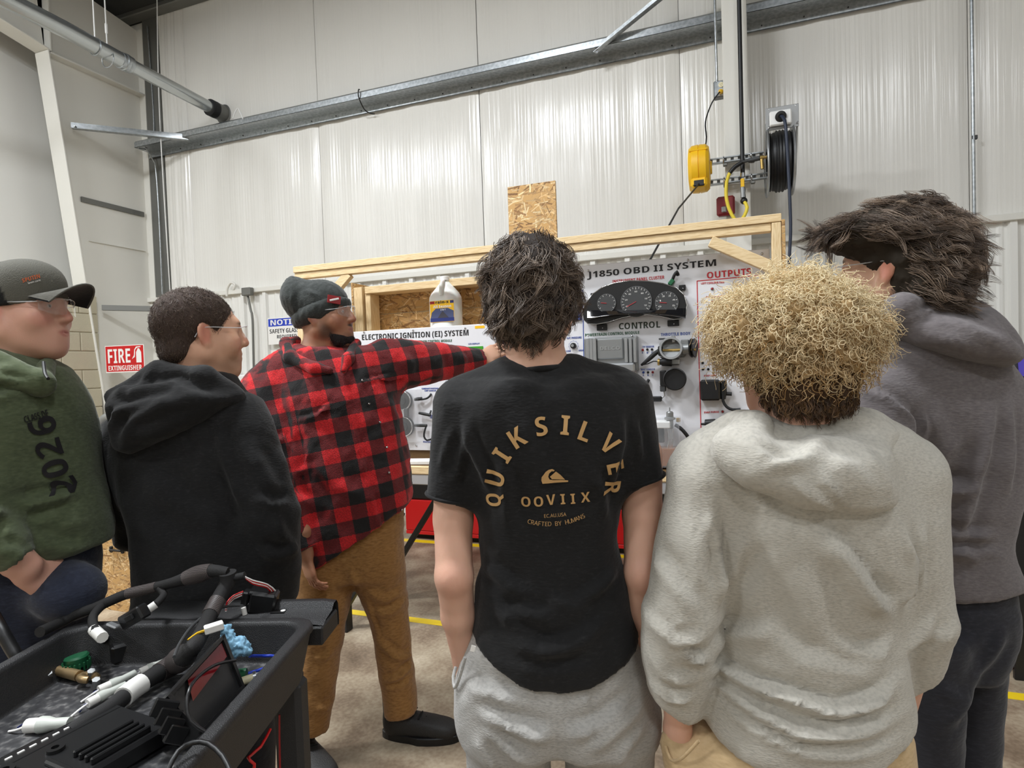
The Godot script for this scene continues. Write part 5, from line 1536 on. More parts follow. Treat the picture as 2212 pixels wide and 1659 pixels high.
	solo("thin_cable", "thin black cable hung over the right rim at the bottom edge", "cable", wire([cd(1060, 1400, 0.86), cd(1120, 1290, 0.88), cd(1210, 1235, 0.9), cd(1310, 1240, 0.9), cd(1400, 1320, 0.88), cd(1450, 1420, 0.86)], 0.004), M.black)
	solo("red_wire", "red wire with a plug hanging under the right side of the cart", "wire", wire([cd(1700, 1150, 1.2), cd(1640, 1260, 1.16), cd(1560, 1330, 1.12), cd(1600, 1370, 1.12), cd(1590, 1440, 1.12)], 0.003), M.red_paint)
	solo("red_wire", "thin dark red wire hanging straight below the cart", "wire", wire([cd(1757, 1060, 1.3), cd(1757, 1200, 1.3), cd(1762, 1450, 1.3)], 0.0022), M.red_dark)

func harness() -> void:
	var t := thing("wire_harness", "thick black braided wire harness arching over the cart tray", "wire harness", cz(700, 1030, TUB))
	var p := [cz(440, 1180, TUB + 0.02), cz(540, 1110, TUB + 0.024), cz(690, 1020, TUB + 0.026), cz(830, 905, TUB + 0.028), cz(960, 820, TUB + 0.03), cz(1100, 735, TUB + 0.035), cd(1200, 650, 1.2), cd(1260, 560, 1.27), cd(1320, 430, 1.35), cd(1385, 310, 1.4), cd(1432, 225, 1.42), cd(1430, 165, 1.42)]
	var path := curve(p, 0.012)
	var rad := PackedFloat32Array()
	for i in path.size():
		var u := float(i) / path.size()
		rad.append(0.0165 + 0.009 * exp(-pow((u - 0.42) / 0.12, 2.0)) + 0.004 * exp(-pow((u - 1.0) / 0.06, 2.0)))
	wp("trunk", MB.new().tube(path, rad, 14), M.tape_black, t)
	var a := int(path.size() * 0.3)
	var b := int(path.size() * 0.52)
	wp("braid", MB.new().tube(path.slice(a, b), PackedFloat32Array(Array(rad.slice(a, b)).map(func(r): return r + 0.0015)), 14), M.braid, t, "braided mesh sleeve")
	a = int(path.size() * 0.84)
	b = int(path.size() * 0.92)
	wp("braid", MB.new().tube(path.slice(a, b), PackedFloat32Array(Array(rad.slice(a, b)).map(func(r): return r + 0.0015)), 14), M.braid, t, "braided mesh sleeve")
	a = int(path.size() * 0.17)
	b = int(path.size() * 0.25)
	wp("paper_label", MB.new().tube(path.slice(a, b), 0.0205, 16), M.paper, t, "cream paper label wrapped round")
	var q := [cd(1430, 165, 1.42), cd(1330, 155, 1.42), cd(1220, 185, 1.43), cd(1100, 225, 1.43), cd(960, 262, 1.44), cd(800, 300, 1.44), cd(690, 345, 1.43), cd(590, 390, 1.42), cd(480, 425, 1.41), cd(400, 470, 1.4), cz(250, 540, 0.92)]
	var side := curve(q, 0.012)
	var rs := PackedFloat32Array()
	for i in side.size():
		var u := float(i) / side.size()
		rs.append(0.012 + 0.008 * exp(-pow((u - 0.16) / 0.09, 2.0)))
	wp("branch", MB.new().tube(side, rs, 12), M.tape_black, t)
	a = int(side.size() * 0.08)
	b = int(side.size() * 0.27)
	wp("braid", MB.new().tube(side.slice(a, b), PackedFloat32Array(Array(rs.slice(a, b)).map(func(r): return r + 0.0012)), 12), M.braid, t, "braided mesh sleeve")
	a = int(side.size() * 0.42)
	b = int(side.size() * 0.58)
	wp("braid", MB.new().tube(side.slice(a, b), PackedFloat32Array(Array(rs.slice(a, b)).map(func(r): return r + 0.001)), 12), M.braid, t, "braided mesh sleeve")
	wp("branch", wire([cd(1430, 190, 1.42), cd(1480, 195, 1.42), cd(1540, 183, 1.42)], 0.009), M.tape_black, t)
	wp("branch", wire([cd(640, 375, 1.42), cd(590, 430, 1.38), cd(585, 490, 1.34), cd(615, 545, 1.3), cz(680, 600, TUB + 0.03)], 0.01), M.tape_black, t)
	wp("tape", MB.new().tube(PackedVector3Array([cd(590, 525, 1.31), cd(645, 575, 1.28)]), 0.012, 10), M.paper, t)
	var cn := wp("connector", MB.new().box(cz(760, 650, TUB + 0.025), Vector3(0.06, 0.045, 0.045), 0.006, Basis(Vector3.UP, -0.5)), M.black_sheen, t, "black connector with violet lock")
	wp("lock", MB.new().box(cz(690, 605, TUB + 0.035), Vector3(0.016, 0.024, 0.03), 0.003, Basis(Vector3.UP, -0.5)), M.violet, cn)
	wp("latch", MB.new().box(cz(680, 665, TUB + 0.01), Vector3(0.03, 0.014, 0.02), 0.003, Basis(Vector3.UP, -0.5)), M.alu, cn)
	var c2 := wp("connector", MB.new().box(cd(845, 440, 1.33), Vector3(0.062, 0.032, 0.03), 0.004, Basis(Vector3.UP, 0.2) * Basis(Vector3(0, 0, 1), 0.5)), M.black_sheen, t)
	wp("slot", MB.new().box(cd(812, 452, 1.312), Vector3(0.02, 0.012, 0.006), 0.001, Basis(Vector3.UP, 0.2) * Basis(Vector3(0, 0, 1), 0.5)), M.black_flat, c2)
	wp("clip", MB.new().box(cd(712, 497, 1.31), Vector3(0.03, 0.006, 0.014), 0.002, Basis(Vector3(0, 0, 1), -0.2)), M.alu, c2)
	wp("tape", MB.new().tube(PackedVector3Array([cd(930, 400, 1.36), cd(980, 365, 1.37)]), 0.009, 10), M.paper, t)
	wp("branch", wire([cd(975, 368, 1.37), cd(1010, 335, 1.39), cd(1030, 300, 1.42), cd(1000, 265, 1.43)], 0.0085), M.tape_black, t)
	var r := RandomNumberGenerator.new()
	r.seed = 12
	for i in 12:
		var o := Vector3(r.randf_range(-0.011, 0.011), r.randf_range(-0.008, 0.01), r.randf_range(-0.011, 0.011))
		wp("wire", wire([p[0] + o, cz(425, 1195, TUB + 0.02) + o * 1.3, cz(400 + r.randf_range(-20, 40), 1225, TUB + 0.016) + o * 1.6], 0.0018, 5), [M.cream, M.violet, M.yellow_hose, M.print_white, M.brass][i % 5], t)
	wp("plug", MB.new().box(cz(405, 1225, TUB + 0.016), Vector3(0.05, 0.03, 0.03), 0.004, Basis(Vector3.UP, 0.5)), M.black_sheen, t)

func cart_materials() -> void:
	var sc := grain(512, 0.03, FastNoiseLite.TYPE_SIMPLEX_SMOOTH, 5, 91)
	M.cart = mat(rgb(40, 40, 41), 0.5, 0.0, null, Vector3(14, 14, 14), M.fine, 0.06)
	M.cart_floor = mat(Color(1, 1, 1), 0.55, 0.0, tinted(sc, [[0, rgb(28, 28, 30)], [0.5, rgb(52, 52, 54)], [0.75, rgb(92, 91, 90)], [1, rgb(140, 138, 136)]]), Vector3(2.4, 2.4, 2.4))
	M.tape_black = mat(rgb(30, 29, 29), 0.75, 0.0, null, Vector3(30, 30, 30), M.fine, 0.06)
	var w := Image.create(64, 64, false, Image.FORMAT_RGB8)
	for y in 64:
		for x in 64:
			var k := (int(x / 8) + int(y / 8)) % 2
			var e := absf((x % 8) - 3.5) / 4.0 if k else absf((y % 8) - 3.5) / 4.0
			w.set_pixel(x, y, Color.from_hsv(0.03, 0.12, lerpf(0.46, 0.06, e)))
	M.braid = mat(Color(1, 1, 1), 0.55, 0.0, ImageTexture.create_from_image(w), Vector3(36, 36, 36))
	M.black_sheen = mat(rgb(28, 28, 29), 0.32)
	M.frosted = mat(rgb(200, 204, 196), 0.35)
	M.violet = mat(rgb(128, 62, 140), 0.4)
	M.glove = mat(rgb(140, 190, 220), 0.5)
	M.brass_dull = mat(rgb(176, 150, 110), 0.42, 0.75)
	M.lens_red = mat(rgb(96, 14, 20), 0.12)

# ---- bodies and clothes: blended rounded shapes, meshed as surface nets ----
class Field:
	var kind := PackedInt32Array()
	var cut := PackedInt32Array()
	var pa := PackedVector3Array()
	var pd := PackedVector3Array()
	var il := PackedFloat32Array()
	var ra := PackedFloat32Array()
	var rd := PackedFloat32Array()
	var kk := PackedFloat32Array()
	var tf: Array[Transform3D] = []
	var tab: Array[PackedFloat32Array] = []
	var lo := Vector3(1e9, 1e9, 1e9)
	var hi := Vector3(-1e9, -1e9, -1e9)

	func grow(p: Vector3, r: float) -> void:
		lo = lo.min(p - Vector3(r, r, r))
		hi = hi.max(p + Vector3(r, r, r))

	func put(ty: int, a: Vector3, d: Vector3, r0: float, r1: float, k: float, sub: int, t: Transform3D, tb: PackedFloat32Array) -> void:
		kind.append(ty)
		pa.append(a)
		pd.append(d)
		il.append(1.0 / maxf(d.length_squared(), 1e-9))
		ra.append(r0)
		rd.append(r1 - r0)
		kk.append(k)
		cut.append(sub)
		tf.append(t)
		tab.append(tb)

	# a tapered rounded limb
	func cone(a: Vector3, b: Vector3, r0: float, r1: float, k := 0.02, sub := 0) -> void:
		put(0, a, b - a, r0, r1, k, sub, Transform3D(), PackedFloat32Array())
		if not sub:
			grow(a, r0)
			grow(b, r1)

	func chain(pts: Array, rad: Array, k := 0.02) -> void:
		for i in pts.size() - 1:
			cone(pts[i], pts[i + 1], rad[i], rad[i + 1], k)

	func ell(o: Vector3, r: Vector3, k := 0.02, bs := Basis(), sub := 0) -> void:
		var t := Transform3D(bs * Basis.from_scale(r), o)
		put(1, o, Vector3(), minf(r.x, minf(r.y, r.z)), 0, k, sub, t.affine_inverse(), PackedFloat32Array())
		if not sub:
			grow(o, maxf(r.x, maxf(r.y, r.z)))

	# rows of [height, centre x, centre z, half width, half depth] in the axes of t, squareness sq
	func loft(rows: Array, t := Transform3D(), k := 0.02, sq := 0.35, round_end := 0.012) -> void:
		var n := 48
		var y0: float = rows[0][0]
		var y1: float = rows[-1][0]
		var tb := PackedFloat32Array([y0, (n - 1) / (y1 - y0), n, sq, round_end, y1])
		var s := 0
		for i in n:
			var y := lerpf(y0, y1, i / float(n - 1))
			while s < rows.size() - 2 and y > rows[s + 1][0]:
				s += 1
			var u := clampf((y - rows[s][0]) / (rows[s + 1][0] - rows[s][0]), 0, 1)
			for c in range(1, 5):
				var p0: float = rows[maxi(s - 1, 0)][c]
				var p1: float = rows[s][c]
				var p2: float = rows[s + 1][c]
				var p3: float = rows[mini(s + 2, rows.size() - 1)][c]
				tb.append(lerpf(lerpf(p1, p2, u), cubic_interpolate(p1, p2, p0, p3, u), 0.8))
			grow(t * Vector3(tb[-4], y, tb[-3]), maxf(tb[-2], tb[-1]))
		put(2, Vector3(), Vector3(), 0, 0, k, 0, t.affine_inverse(), tb)

	# keeps only what is above (side 1) or below (-1) a curved hem: height c0 + c1 (x-x0) + c2 (x-x0)^2
	func hem(x0: float, c0: float, c1: float, c2: float, k := 0.012, side := 1.0, z0 := 0.0, cz := 0.0) -> void:
		put(3, Vector3(x0, c0, z0), Vector3(c1, c2, cz), side, 0, k, 1, Transform3D(), PackedFloat32Array())

	func one(i: int, p: Vector3) -> float:
		match kind[i]:
			0:
				var q := p - pa[i]
				var t := clampf(q.dot(pd[i]) * il[i], 0.0, 1.0)
				return (q - pd[i] * t).length() - ra[i] - rd[i] * t
			1:
				var tr := tf[i]
				var q := tr * p
				var k0 := q.length()
				var g := (q * tr.basis).length()
				return k0 * (k0 - 1.0) / maxf(g, 1e-5) if k0 > 0.05 else -ra[i]
			2:
				var q := tf[i] * p
				var tb := tab[i]
				var f := clampf((q.y - tb[0]) * tb[1], 0.0, tb[2] - 1.001)
				var s := int(f)
				f -= s
				var o := 6 + s * 4
				var w := lerpf(tb[o + 2], tb[o + 6], f)
				var d := lerpf(tb[o + 3], tb[o + 7], f)
				var x := (q.x - lerpf(tb[o], tb[o + 4], f)) / w
				var z := (q.z - lerpf(tb[o + 1], tb[o + 5], f)) / d
				x *= x
				z *= z
				var l := lerpf(sqrt(x + z), sqrt(sqrt(x * x + z * z)), tb[3])
				var sl := maxf(maxf(absf(tb[o + 6] - tb[o + 2]), absf(tb[o + 7] - tb[o + 3])), absf(tb[o + 4] - tb[o])) * tb[1]
				var e := (l - 1.0) * minf(w, d) / sqrt(1.0 + sl * sl)
				var c := maxf(tb[0] - q.y, q.y - tb[5])
				var re := tb[4]
				if c > -re:
					e = Vector2(maxf(e + re, 0), maxf(c + re, 0)).length() + minf(maxf(e + re, c + re), 0.0) - re
				return e
			3:
				var x := p.x - pa[i].x
				return (p.y - pa[i].y - pd[i].x * x - pd[i].y * x * x - pd[i].z * (p.z - pa[i].z)) * -ra[i] * -0.85
		return 1e3

	func value(p: Vector3, list: PackedInt32Array) -> float:
		var d := 1e3
		for i in list:
			var e := one(i, p)
			var k := kk[i]
			if cut[i] == 0:
				var h := maxf(k - absf(d - e), 0.0) / k
				d = minf(d, e) - h * h * k * 0.25
			else:
				if kind[i] != 3:
					e = e
				e = -e
				var h := maxf(k - absf(d - e), 0.0) / k
				d = maxf(d, e) + h * h * k * 0.25
		return d

	func mesh(cell: float, pad := 0.012) -> MB:
		var all := PackedInt32Array(range(kind.size()))
		var o := lo - Vector3.ONE * (pad + cell)
		var ext := hi - lo + Vector3.ONE * 2.0 * (pad + cell)
		var bx := int(ceil(ext.x / (cell * 8)))
		var by := int(ceil(ext.y / (cell * 8)))
		var bz := int(ceil(ext.z / (cell * 8)))
		var nx := bx * 8 + 1
		var ny := by * 8 + 1
		var nz := bz * 8 + 1
		var val := PackedFloat32Array()
		val.resize(nx * ny * nz)
		val.fill(1e3)
		var rad := cell * 4.0 * 1.7321
		var active := PackedInt32Array()
		var ds := PackedFloat32Array()
		ds.resize(kind.size())
		for k in bz:
			for j in by:
				for i in bx:
					var c := o + Vector3(i * 8 + 4, j * 8 + 4, k * 8 + 4) * cell
					var best := 1e3
					for q in all:
						var e := one(q, c)
						ds[q] = e
						if cut[q] == 0:
							best = minf(best, e)
					if best > rad + 0.01:
						continue
					var v0 := value(c, all)
					if absf(v0) > rad * 1.25 + 0.012:
						if v0 < 0:
							for z in 9:
								for y in 9:
									var w := ((k * 8 + z) * ny + j * 8 + y) * nx + i * 8
									for x in 9:
										if val[w + x] == 1e3:
											val[w + x] = -1.0
						continue
					var list := PackedInt32Array()
					for q in all:
						if cut[q] == 0:
							if ds[q] <= best + 2.0 * rad + kk[q]:
								list.append(q)
						elif ds[q] < rad + kk[q]:
							list.append(q)
					active.append(i)
					active.append(j)
					active.append(k)
					for z in 9:
						for y in 9:
							var w := ((k * 8 + z) * ny + j * 8 + y) * nx + i * 8
							var p := o + Vector3(i * 8, j * 8 + y, k * 8 + z) * cell
							for x in 9:
								var old := val[w + x]
								if old == 1e3 or old == -1.0:
									val[w + x] = value(p, list)
								p.x += cell
		# one vertex in each cell that the surface crosses
		var at := PackedInt32Array()
		at.resize(nx * ny * nz)
		at.fill(-1)
		var m := MB.new()
		var vs := PackedVector3Array()
		var cells := PackedInt32Array()
		var sx := 1
		var sy := nx
		var sz := nx * ny
		for b in range(0, active.size(), 3):
			for z in 8:
				for y in 8:
					var w := ((active[b + 2] * 8 + z) * ny + active[b + 1] * 8 + y) * nx + active[b] * 8
					for x in 8:
						var a0 := val[w]
						var a1 := val[w + 1]
						var a2 := val[w + sy]
						var a3 := val[w + sy + 1]
						var a4 := val[w + sz]
						var a5 := val[w + sz + 1]
						var a6 := val[w + sz + sy]
						var a7 := val[w + sz + sy + 1]
						var cnt := int(a0 < 0) + int(a1 < 0) + int(a2 < 0) + int(a3 < 0) + int(a4 < 0) + int(a5 < 0) + int(a6 < 0) + int(a7 < 0)
						if cnt > 0 and cnt < 8:
							var s := Vector3()
							var n := 0.0
							if (a0 < 0) != (a1 < 0):
								s += Vector3(a0 / (a0 - a1), 0, 0)
								n += 1
							if (a2 < 0) != (a3 < 0):
								s += Vector3(a2 / (a2 - a3), 1, 0)
								n += 1
							if (a4 < 0) != (a5 < 0):
								s += Vector3(a4 / (a4 - a5), 0, 1)
								n += 1
							if (a6 < 0) != (a7 < 0):
								s += Vector3(a6 / (a6 - a7), 1, 1)
								n += 1
							if (a0 < 0) != (a2 < 0):
								s += Vector3(0, a0 / (a0 - a2), 0)
								n += 1
							if (a1 < 0) != (a3 < 0):
								s += Vector3(1, a1 / (a1 - a3), 0)
								n += 1
							if (a4 < 0) != (a6 < 0):
								s += Vector3(0, a4 / (a4 - a6), 1)
								n += 1
							if (a5 < 0) != (a7 < 0):
								s += Vector3(1, a5 / (a5 - a7), 1)
								n += 1
							if (a0 < 0) != (a4 < 0):
								s += Vector3(0, 0, a0 / (a0 - a4))
								n += 1
							if (a1 < 0) != (a5 < 0):
								s += Vector3(1, 0, a1 / (a1 - a5))
								n += 1
							if (a2 < 0) != (a6 < 0):
								s += Vector3(0, 1, a2 / (a2 - a6))
								n += 1
							if (a3 < 0) != (a7 < 0):
								s += Vector3(1, 1, a3 / (a3 - a7))
								n += 1
							at[w] = vs.size()
							cells.append(w)
							vs.append(o + (s / n + Vector3(active[b] * 8 + x, active[b + 1] * 8 + y, active[b + 2] * 8 + z)) * cell)
						w += 1
		var ix := PackedInt32Array()
		for i in cells.size():
			var w := cells[i]
			var a := val[w] < 0
			for ax in 3:
				var s0: int = [sx, sy, sz][ax]
				var s1: int = [sy, sz, sx][ax]
				var s2: int = [sz, sx, sy][ax]
				var e := val[w + s0] < 0
				if a == e:
					continue
				if w - s1 - s2 < 0:
					continue
				var q1 := at[w - s1]
				var q2 := at[w - s1 - s2]
				var q3 := at[w - s2]
				if q1 < 0 or q2 < 0 or q3 < 0:
					continue
				if a:
					ix.append_array(PackedInt32Array([i, q2, q1, i, q3, q2]))
				else:
					ix.append_array(PackedInt32Array([i, q1, q2, i, q2, q3]))
		m.v = vs
		m.ix = ix
		m.uv.resize(vs.size())
		m.c.resize(vs.size())
		m.c.fill(Color(1, 1, 1))
		smooth_normals(m)
		return m

	static func smooth_normals(m: MB) -> void:
		var n := PackedVector3Array()
		n.resize(m.v.size())
		var v := m.v
		var ix := m.ix
		for i in range(0, ix.size(), 3):
			var a := ix[i]
			var b := ix[i + 1]
			var c := ix[i + 2]
			var g := (v[c] - v[a]).cross(v[b] - v[a])
			n[a] += g
			n[b] += g
			n[c] += g
		for i in n.size():
			n[i] = n[i].normalized()
		m.n = n

# creases in cloth: each is [points in the x-y plane, width, height, face]; a ridge beside a valley
class Folds:
	var f := []
	func add(pts: PackedVector2Array, w: float, h: float, face := 1.0) -> void:
		var b := Rect2(pts[0], Vector2())
		for p in pts:
			b = b.expand(p)
		f.append([pts, w, h, face, b.grow(w * 3.2)])

	func press(m: MB, noise_amp := 0.0, noise: FastNoiseLite = null, stretch := Vector3.ONE) -> void:
		for i in m.v.size():
			var p := m.v[i]
			var nn := m.n[i]
			var d := 0.0
			if noise:
				d += noise.get_noise_3dv(p * stretch) * noise_amp
			var q := Vector2(p.x, p.y)
			for e in f:
				if not (e[4] as Rect2).has_point(q):
					continue
				var facing := smoothstep(0.0, 0.45, nn.z * (e[3] as float))
				if facing <= 0:
					continue
				var pts: PackedVector2Array = e[0]
				var w: float = e[1]
				var best := 1e9
				var side := 0.0
				var fade := 1.0
				var k := pts.size()
				for j in k - 1:
					var a := pts[j]
					var ab := pts[j + 1] - a
					var t := (q - a).dot(ab) / ab.length_squared()
					var tc := clampf(t, 0, 1)
					var dd := q.distance_to(a + ab * tc)
					if dd < best:
						best = dd
						side = signf(ab.cross(q - a))
						var along_ := (j + tc) / (k - 1)
						fade = smoothstep(0.0, 0.3, along_) * smoothstep(1.0, 0.7, along_) * 0.9 + 0.1
				var s := best * side / w
				d += (e[2] as float) * fade * facing * (exp(-s * s) - 0.7 * exp(-(s - 1.5) * (s - 1.5)))
			m.v[i] = p + nn * d
		Field.smooth_normals(m)

# a figure: its node stands at the foot of the person, x to the right of the view, y up, z back to the viewer
class Fig:
	var main: Node3D
	var node: Node3D
	var depth: float
	var inv: Transform3D

	func l(x: float, y: float, dz := 0.0) -> Vector3:
		return inv * main.at(x, y, depth - dz)

	func px(n: float, dz := 0.0) -> float:
		return n * (depth - dz) / 1290.0

	# outline rows [image height, left, right, offset to the viewer, half depth] to loft rows
	func rows(list: Array) -> Array:
		var out := []
		for q in list:
			var a := l(q[1], q[0], q[3])
			var b := l(q[2], q[0], q[3])
			out.append([(a.y + b.y) * 0.5, (a.x + b.x) * 0.5, (a.z + b.z) * 0.5, a.distance_to(b) * 0.5, q[4]])
		out.sort_custom(func(u, v): return u[0] < v[0])
		return out

	func fold(fs: Folds, pts: Array, w: float, h: float, face := 1.0) -> void:
		var o := PackedVector2Array()
		for q in pts:
			var p := l(q[0], q[1], 0.1)
			o.append(Vector2(p.x, p.y))
		fs.add(o, px(w), h, face)

func figure(label: String, depth: float, foot_x: float) -> Fig:
	var f := Fig.new()
	f.main = self
	f.depth = depth
	var p := at(foot_x, 800, depth)
	p.y = 0.0
	f.node = Node3D.new()
	f.node.transform = Transform3D(view_basis, p)
	tag(f.node, label, "person")
	f.inv = f.node.transform.affine_inverse()
	return f

# a limb or sleeve of oval sections from a to b: rows [share of the way, half width, half depth, sideways shift]
func limb(f: Field, a: Vector3, b: Vector3, rows: Array, k := 0.03, sq := 0.15, end := 0.006, front := Vector3(0, 0, 1)) -> void:
	var y := (b - a).normalized()
	var x := y.cross(front).normalized()
	var t := Transform3D(Basis(x, y, x.cross(y)), a)
	var n := a.distance_to(b)
	f.loft(rows.map(func(q): return [q[0] * n, q[3] if q.size() > 3 else 0.0, 0.0, q[1], q[2]]), t, k, sq, end)

# a head: t puts its centre, y up, z to where the face looks, for a head 0.235 high
func head(f: Field, t: Transform3D, s := 1.0, jaw := 1.0, face := true) -> void:
	var b := t.basis
	var q := func(x: float, y: float, z: float) -> Vector3: return t * (Vector3(x, y, z) * s)
	f.ell(q.call(0, 0.03, -0.016), Vector3(0.077, 0.088, 0.098) * s, 0.01, b)
	f.ell(q.call(0, -0.012, 0.026), Vector3(0.064, 0.085, 0.066) * s, 0.03, b)
	for e: float in [-1.0, 1.0]:
		f.cone(q.call(e * 0.052 * jaw, -0.055, -0.002), q.call(e * 0.018, -0.098, 0.062), 0.026 * s, 0.02 * s, 0.035)
		f.ell(q.call(e * 0.04 * jaw, -0.03, 0.056), Vector3(0.03, 0.03, 0.028) * s, 0.03, b)
		# ear: shell, rim, lobe
		var eb := b * Basis(Vector3.UP, e * -0.45) * Basis(Vector3.RIGHT, -0.2)
		f.ell(q.call(e * 0.081, -0.004, -0.012), Vector3(0.0065, 0.03, 0.018) * s, 0.008, eb)
		f.ell(q.call(e * 0.079, -0.03, -0.004), Vector3(0.006, 0.011, 0.009) * s, 0.008, eb)
		f.ell(q.call(e * 0.088, 0.0, -0.006), Vector3(0.0065, 0.017, 0.009) * s, 0.005, eb, 1)
	f.cone(q.call(0, -0.098, 0.066), q.call(0, -0.101, 0.07), 0.02 * s, 0.018 * s, 0.03)
	if face:
		f.cone(q.call(-0.034, 0.024, 0.078), q.call(0.034, 0.024, 0.078), 0.012 * s, 0.012 * s, 0.025)
		f.cone(q.call(0, 0.018, 0.09), q.call(0, -0.026, 0.109), 0.0085 * s, 0.012 * s, 0.016)
		f.ell(q.call(0, -0.06, 0.068), Vector3(0.034, 0.03, 0.027) * s, 0.025, b)
		for e: float in [-1.0, 1.0]:
			f.ell(q.call(e * 0.012, -0.03, 0.098), Vector3(0.0085, 0.008, 0.01) * s, 0.008, b)
			f.ell(q.call(e * 0.032, 0.004, 0.099), Vector3(0.02, 0.0115, 0.017) * s, 0.016, b, 1)
			f.ell(q.call(e * 0.031, 0.003, 0.074), Vector3(0.0135, 0.0125, 0.0135) * s, 0.004, b)
			f.cone(q.call(e * 0.017, 0.009, 0.087), q.call(e * 0.046, 0.007, 0.078), 0.0035 * s, 0.003 * s, 0.006)
		f.cone(q.call(-0.019, -0.058, 0.088), q.call(0.019, -0.058, 0.088), 0.006 * s, 0.006 * s, 0.008)
		f.cone(q.call(-0.016, -0.07, 0.086), q.call(0.016, -0.07, 0.086), 0.0068 * s, 0.0068 * s, 0.008)
		f.cone(q.call(-0.021, -0.0638, 0.096), q.call(0.021, -0.0638, 0.096), 0.002 * s, 0.002 * s, 0.004, 1)

# blends a colour into the vertices near a point
func tint(m: MB, o: Vector3, r: Vector3, c: Color, amount := 1.0, bs := Basis()) -> void:
	var t := Transform3D(bs * Basis.from_scale(r), o).affine_inverse()
	for i in m.v.size():
		var q := (t * m.v[i]).length()
		if q < 1.0:
			m.c[i] = m.c[i].lerp(c, amount * smoothstep(1.0, 0.45, q))

func lin(r: int, g: int, b: int) -> Color:
	return Color8(r, g, b).srgb_to_linear()

func face_tints(m: MB, t: Transform3D, s: float, lip: Color, blush: Color, brow: Color, beard := 0.0) -> void:
	var b := t.basis
	tint(m, t * (Vector3(0, -0.064, 0.094) * s), Vector3(0.026, 0.013, 0.016) * s, lip, 0.8, b)
	tint(m, t * (Vector3(0, -0.022, 0.108) * s), Vector3(0.02, 0.02, 0.024) * s, blush, 0.5, b)
	for e: float in [-1.0, 1.0]:
		tint(m, t * (Vector3(e * 0.045, -0.03, 0.065) * s), Vector3(0.04, 0.03, 0.04) * s, blush, 0.45, b)
		tint(m, t * (Vector3(e * 0.083, -0.004, -0.012) * s), Vector3(0.014, 0.04, 0.028) * s, blush, 0.75, b)
		tint(m, t * (Vector3(e * 0.033, 0.025, 0.085) * s), Vector3(0.024, 0.0065, 0.02) * s, brow, 0.95, b)
		tint(m, t * (Vector3(e * 0.031, 0.004, 0.087) * s), Vector3(0.011, 0.0065, 0.008) * s, Color(0.6, 0.58, 0.56), 0.9, b)
		tint(m, t * (Vector3(e * 0.031, 0.004, 0.09) * s), Vector3(0.0055, 0.0055, 0.006) * s, Color(0.03, 0.02, 0.015), 1.0, b)
	if beard > 0:
		tint(m, t * (Vector3(0, -0.09, 0.06) * s), Vector3(0.055, 0.035, 0.055) * s, brow, beard, b)
		tint(m, t * (Vector3(0, -0.047, 0.095) * s), Vector3(0.03, 0.008, 0.025) * s, brow, beard, b)
		for e: float in [-1.0, 1.0]:
			tint(m, t * (Vector3(e * 0.06, -0.06, 0.02) * s), Vector3(0.03, 0.045, 0.05) * s, brow, beard * 0.8, b)

# a hand from the wrist: y of t runs to the fingertips, z out of the back of the hand, x to the thumb side (e = 1) or away (-1)
func hand(f: Field, t: Transform3D, e := 1.0, curl := 0.4, spread := 0.1, s := 1.0, thumb := 0.6) -> void:
	var q := func(x: float, y: float, z: float) -> Vector3: return t * (Vector3(x * e, y, z) * s)
	f.loft([[-0.03, 0, 0, 0.026, 0.02], [0.0, 0, 0, 0.027, 0.019], [0.03, 0.003, 0, 0.036, 0.017], [0.07, 0.0, 0, 0.041, 0.015], [0.092, -0.002, 0, 0.038, 0.012]].map(func(r): return [r[0] * s, r[1] * e * s, r[2], r[3] * s, r[4] * s]), t, 0.012, 0.4, 0.012)
	var lens := [[0.028, 0.072, 0.0088], [0.009, 0.08, 0.009], [-0.011, 0.074, 0.0086], [-0.029, 0.058, 0.0075]]
	for i in 4:
		var x: float = lens[i][0]
		var n: float = lens[i][1]
		var r: float = lens[i][2]
		var a := spread * (1.5 - i)
		var p: Vector3 = q.call(x, 0.086 - absf(x) * 0.12, 0.0)
		var d := Vector3(sin(a) * e, cos(a), 0)
		var c0 := curl * (0.8 + 0.12 * i)
		var ang := 0.0
		var rr := r * s
		for j in 3:
			ang += c0 * [0.6, 1.0, 0.7][j]
			var v := d * cos(ang) - Vector3(0, 0, 1) * sin(ang)
			var p2: Vector3 = p + t.basis * v * n * s * [0.45, 0.3, 0.25][j]
			f.cone(p, p2, rr, rr * 0.9, 0.006)
			p = p2
			rr *= 0.9
	var b0: Vector3 = q.call(0.024, 0.018, -0.004)
	var b1: Vector3 = q.call(0.024 + 0.036 * thumb, 0.05, -0.012)
	var b2: Vector3 = q.call(0.026 + 0.055 * thumb, 0.082, -0.014)
	var b3: Vector3 = q.call(0.026 + 0.062 * thumb, 0.108, -0.014)
	f.cone(b0, b1, 0.016 * s, 0.0125 * s, 0.016)
	f.cone(b1, b2, 0.0125 * s, 0.0105 * s, 0.006)
	f.cone(b2, b3, 0.0105 * s, 0.009 * s, 0.006)

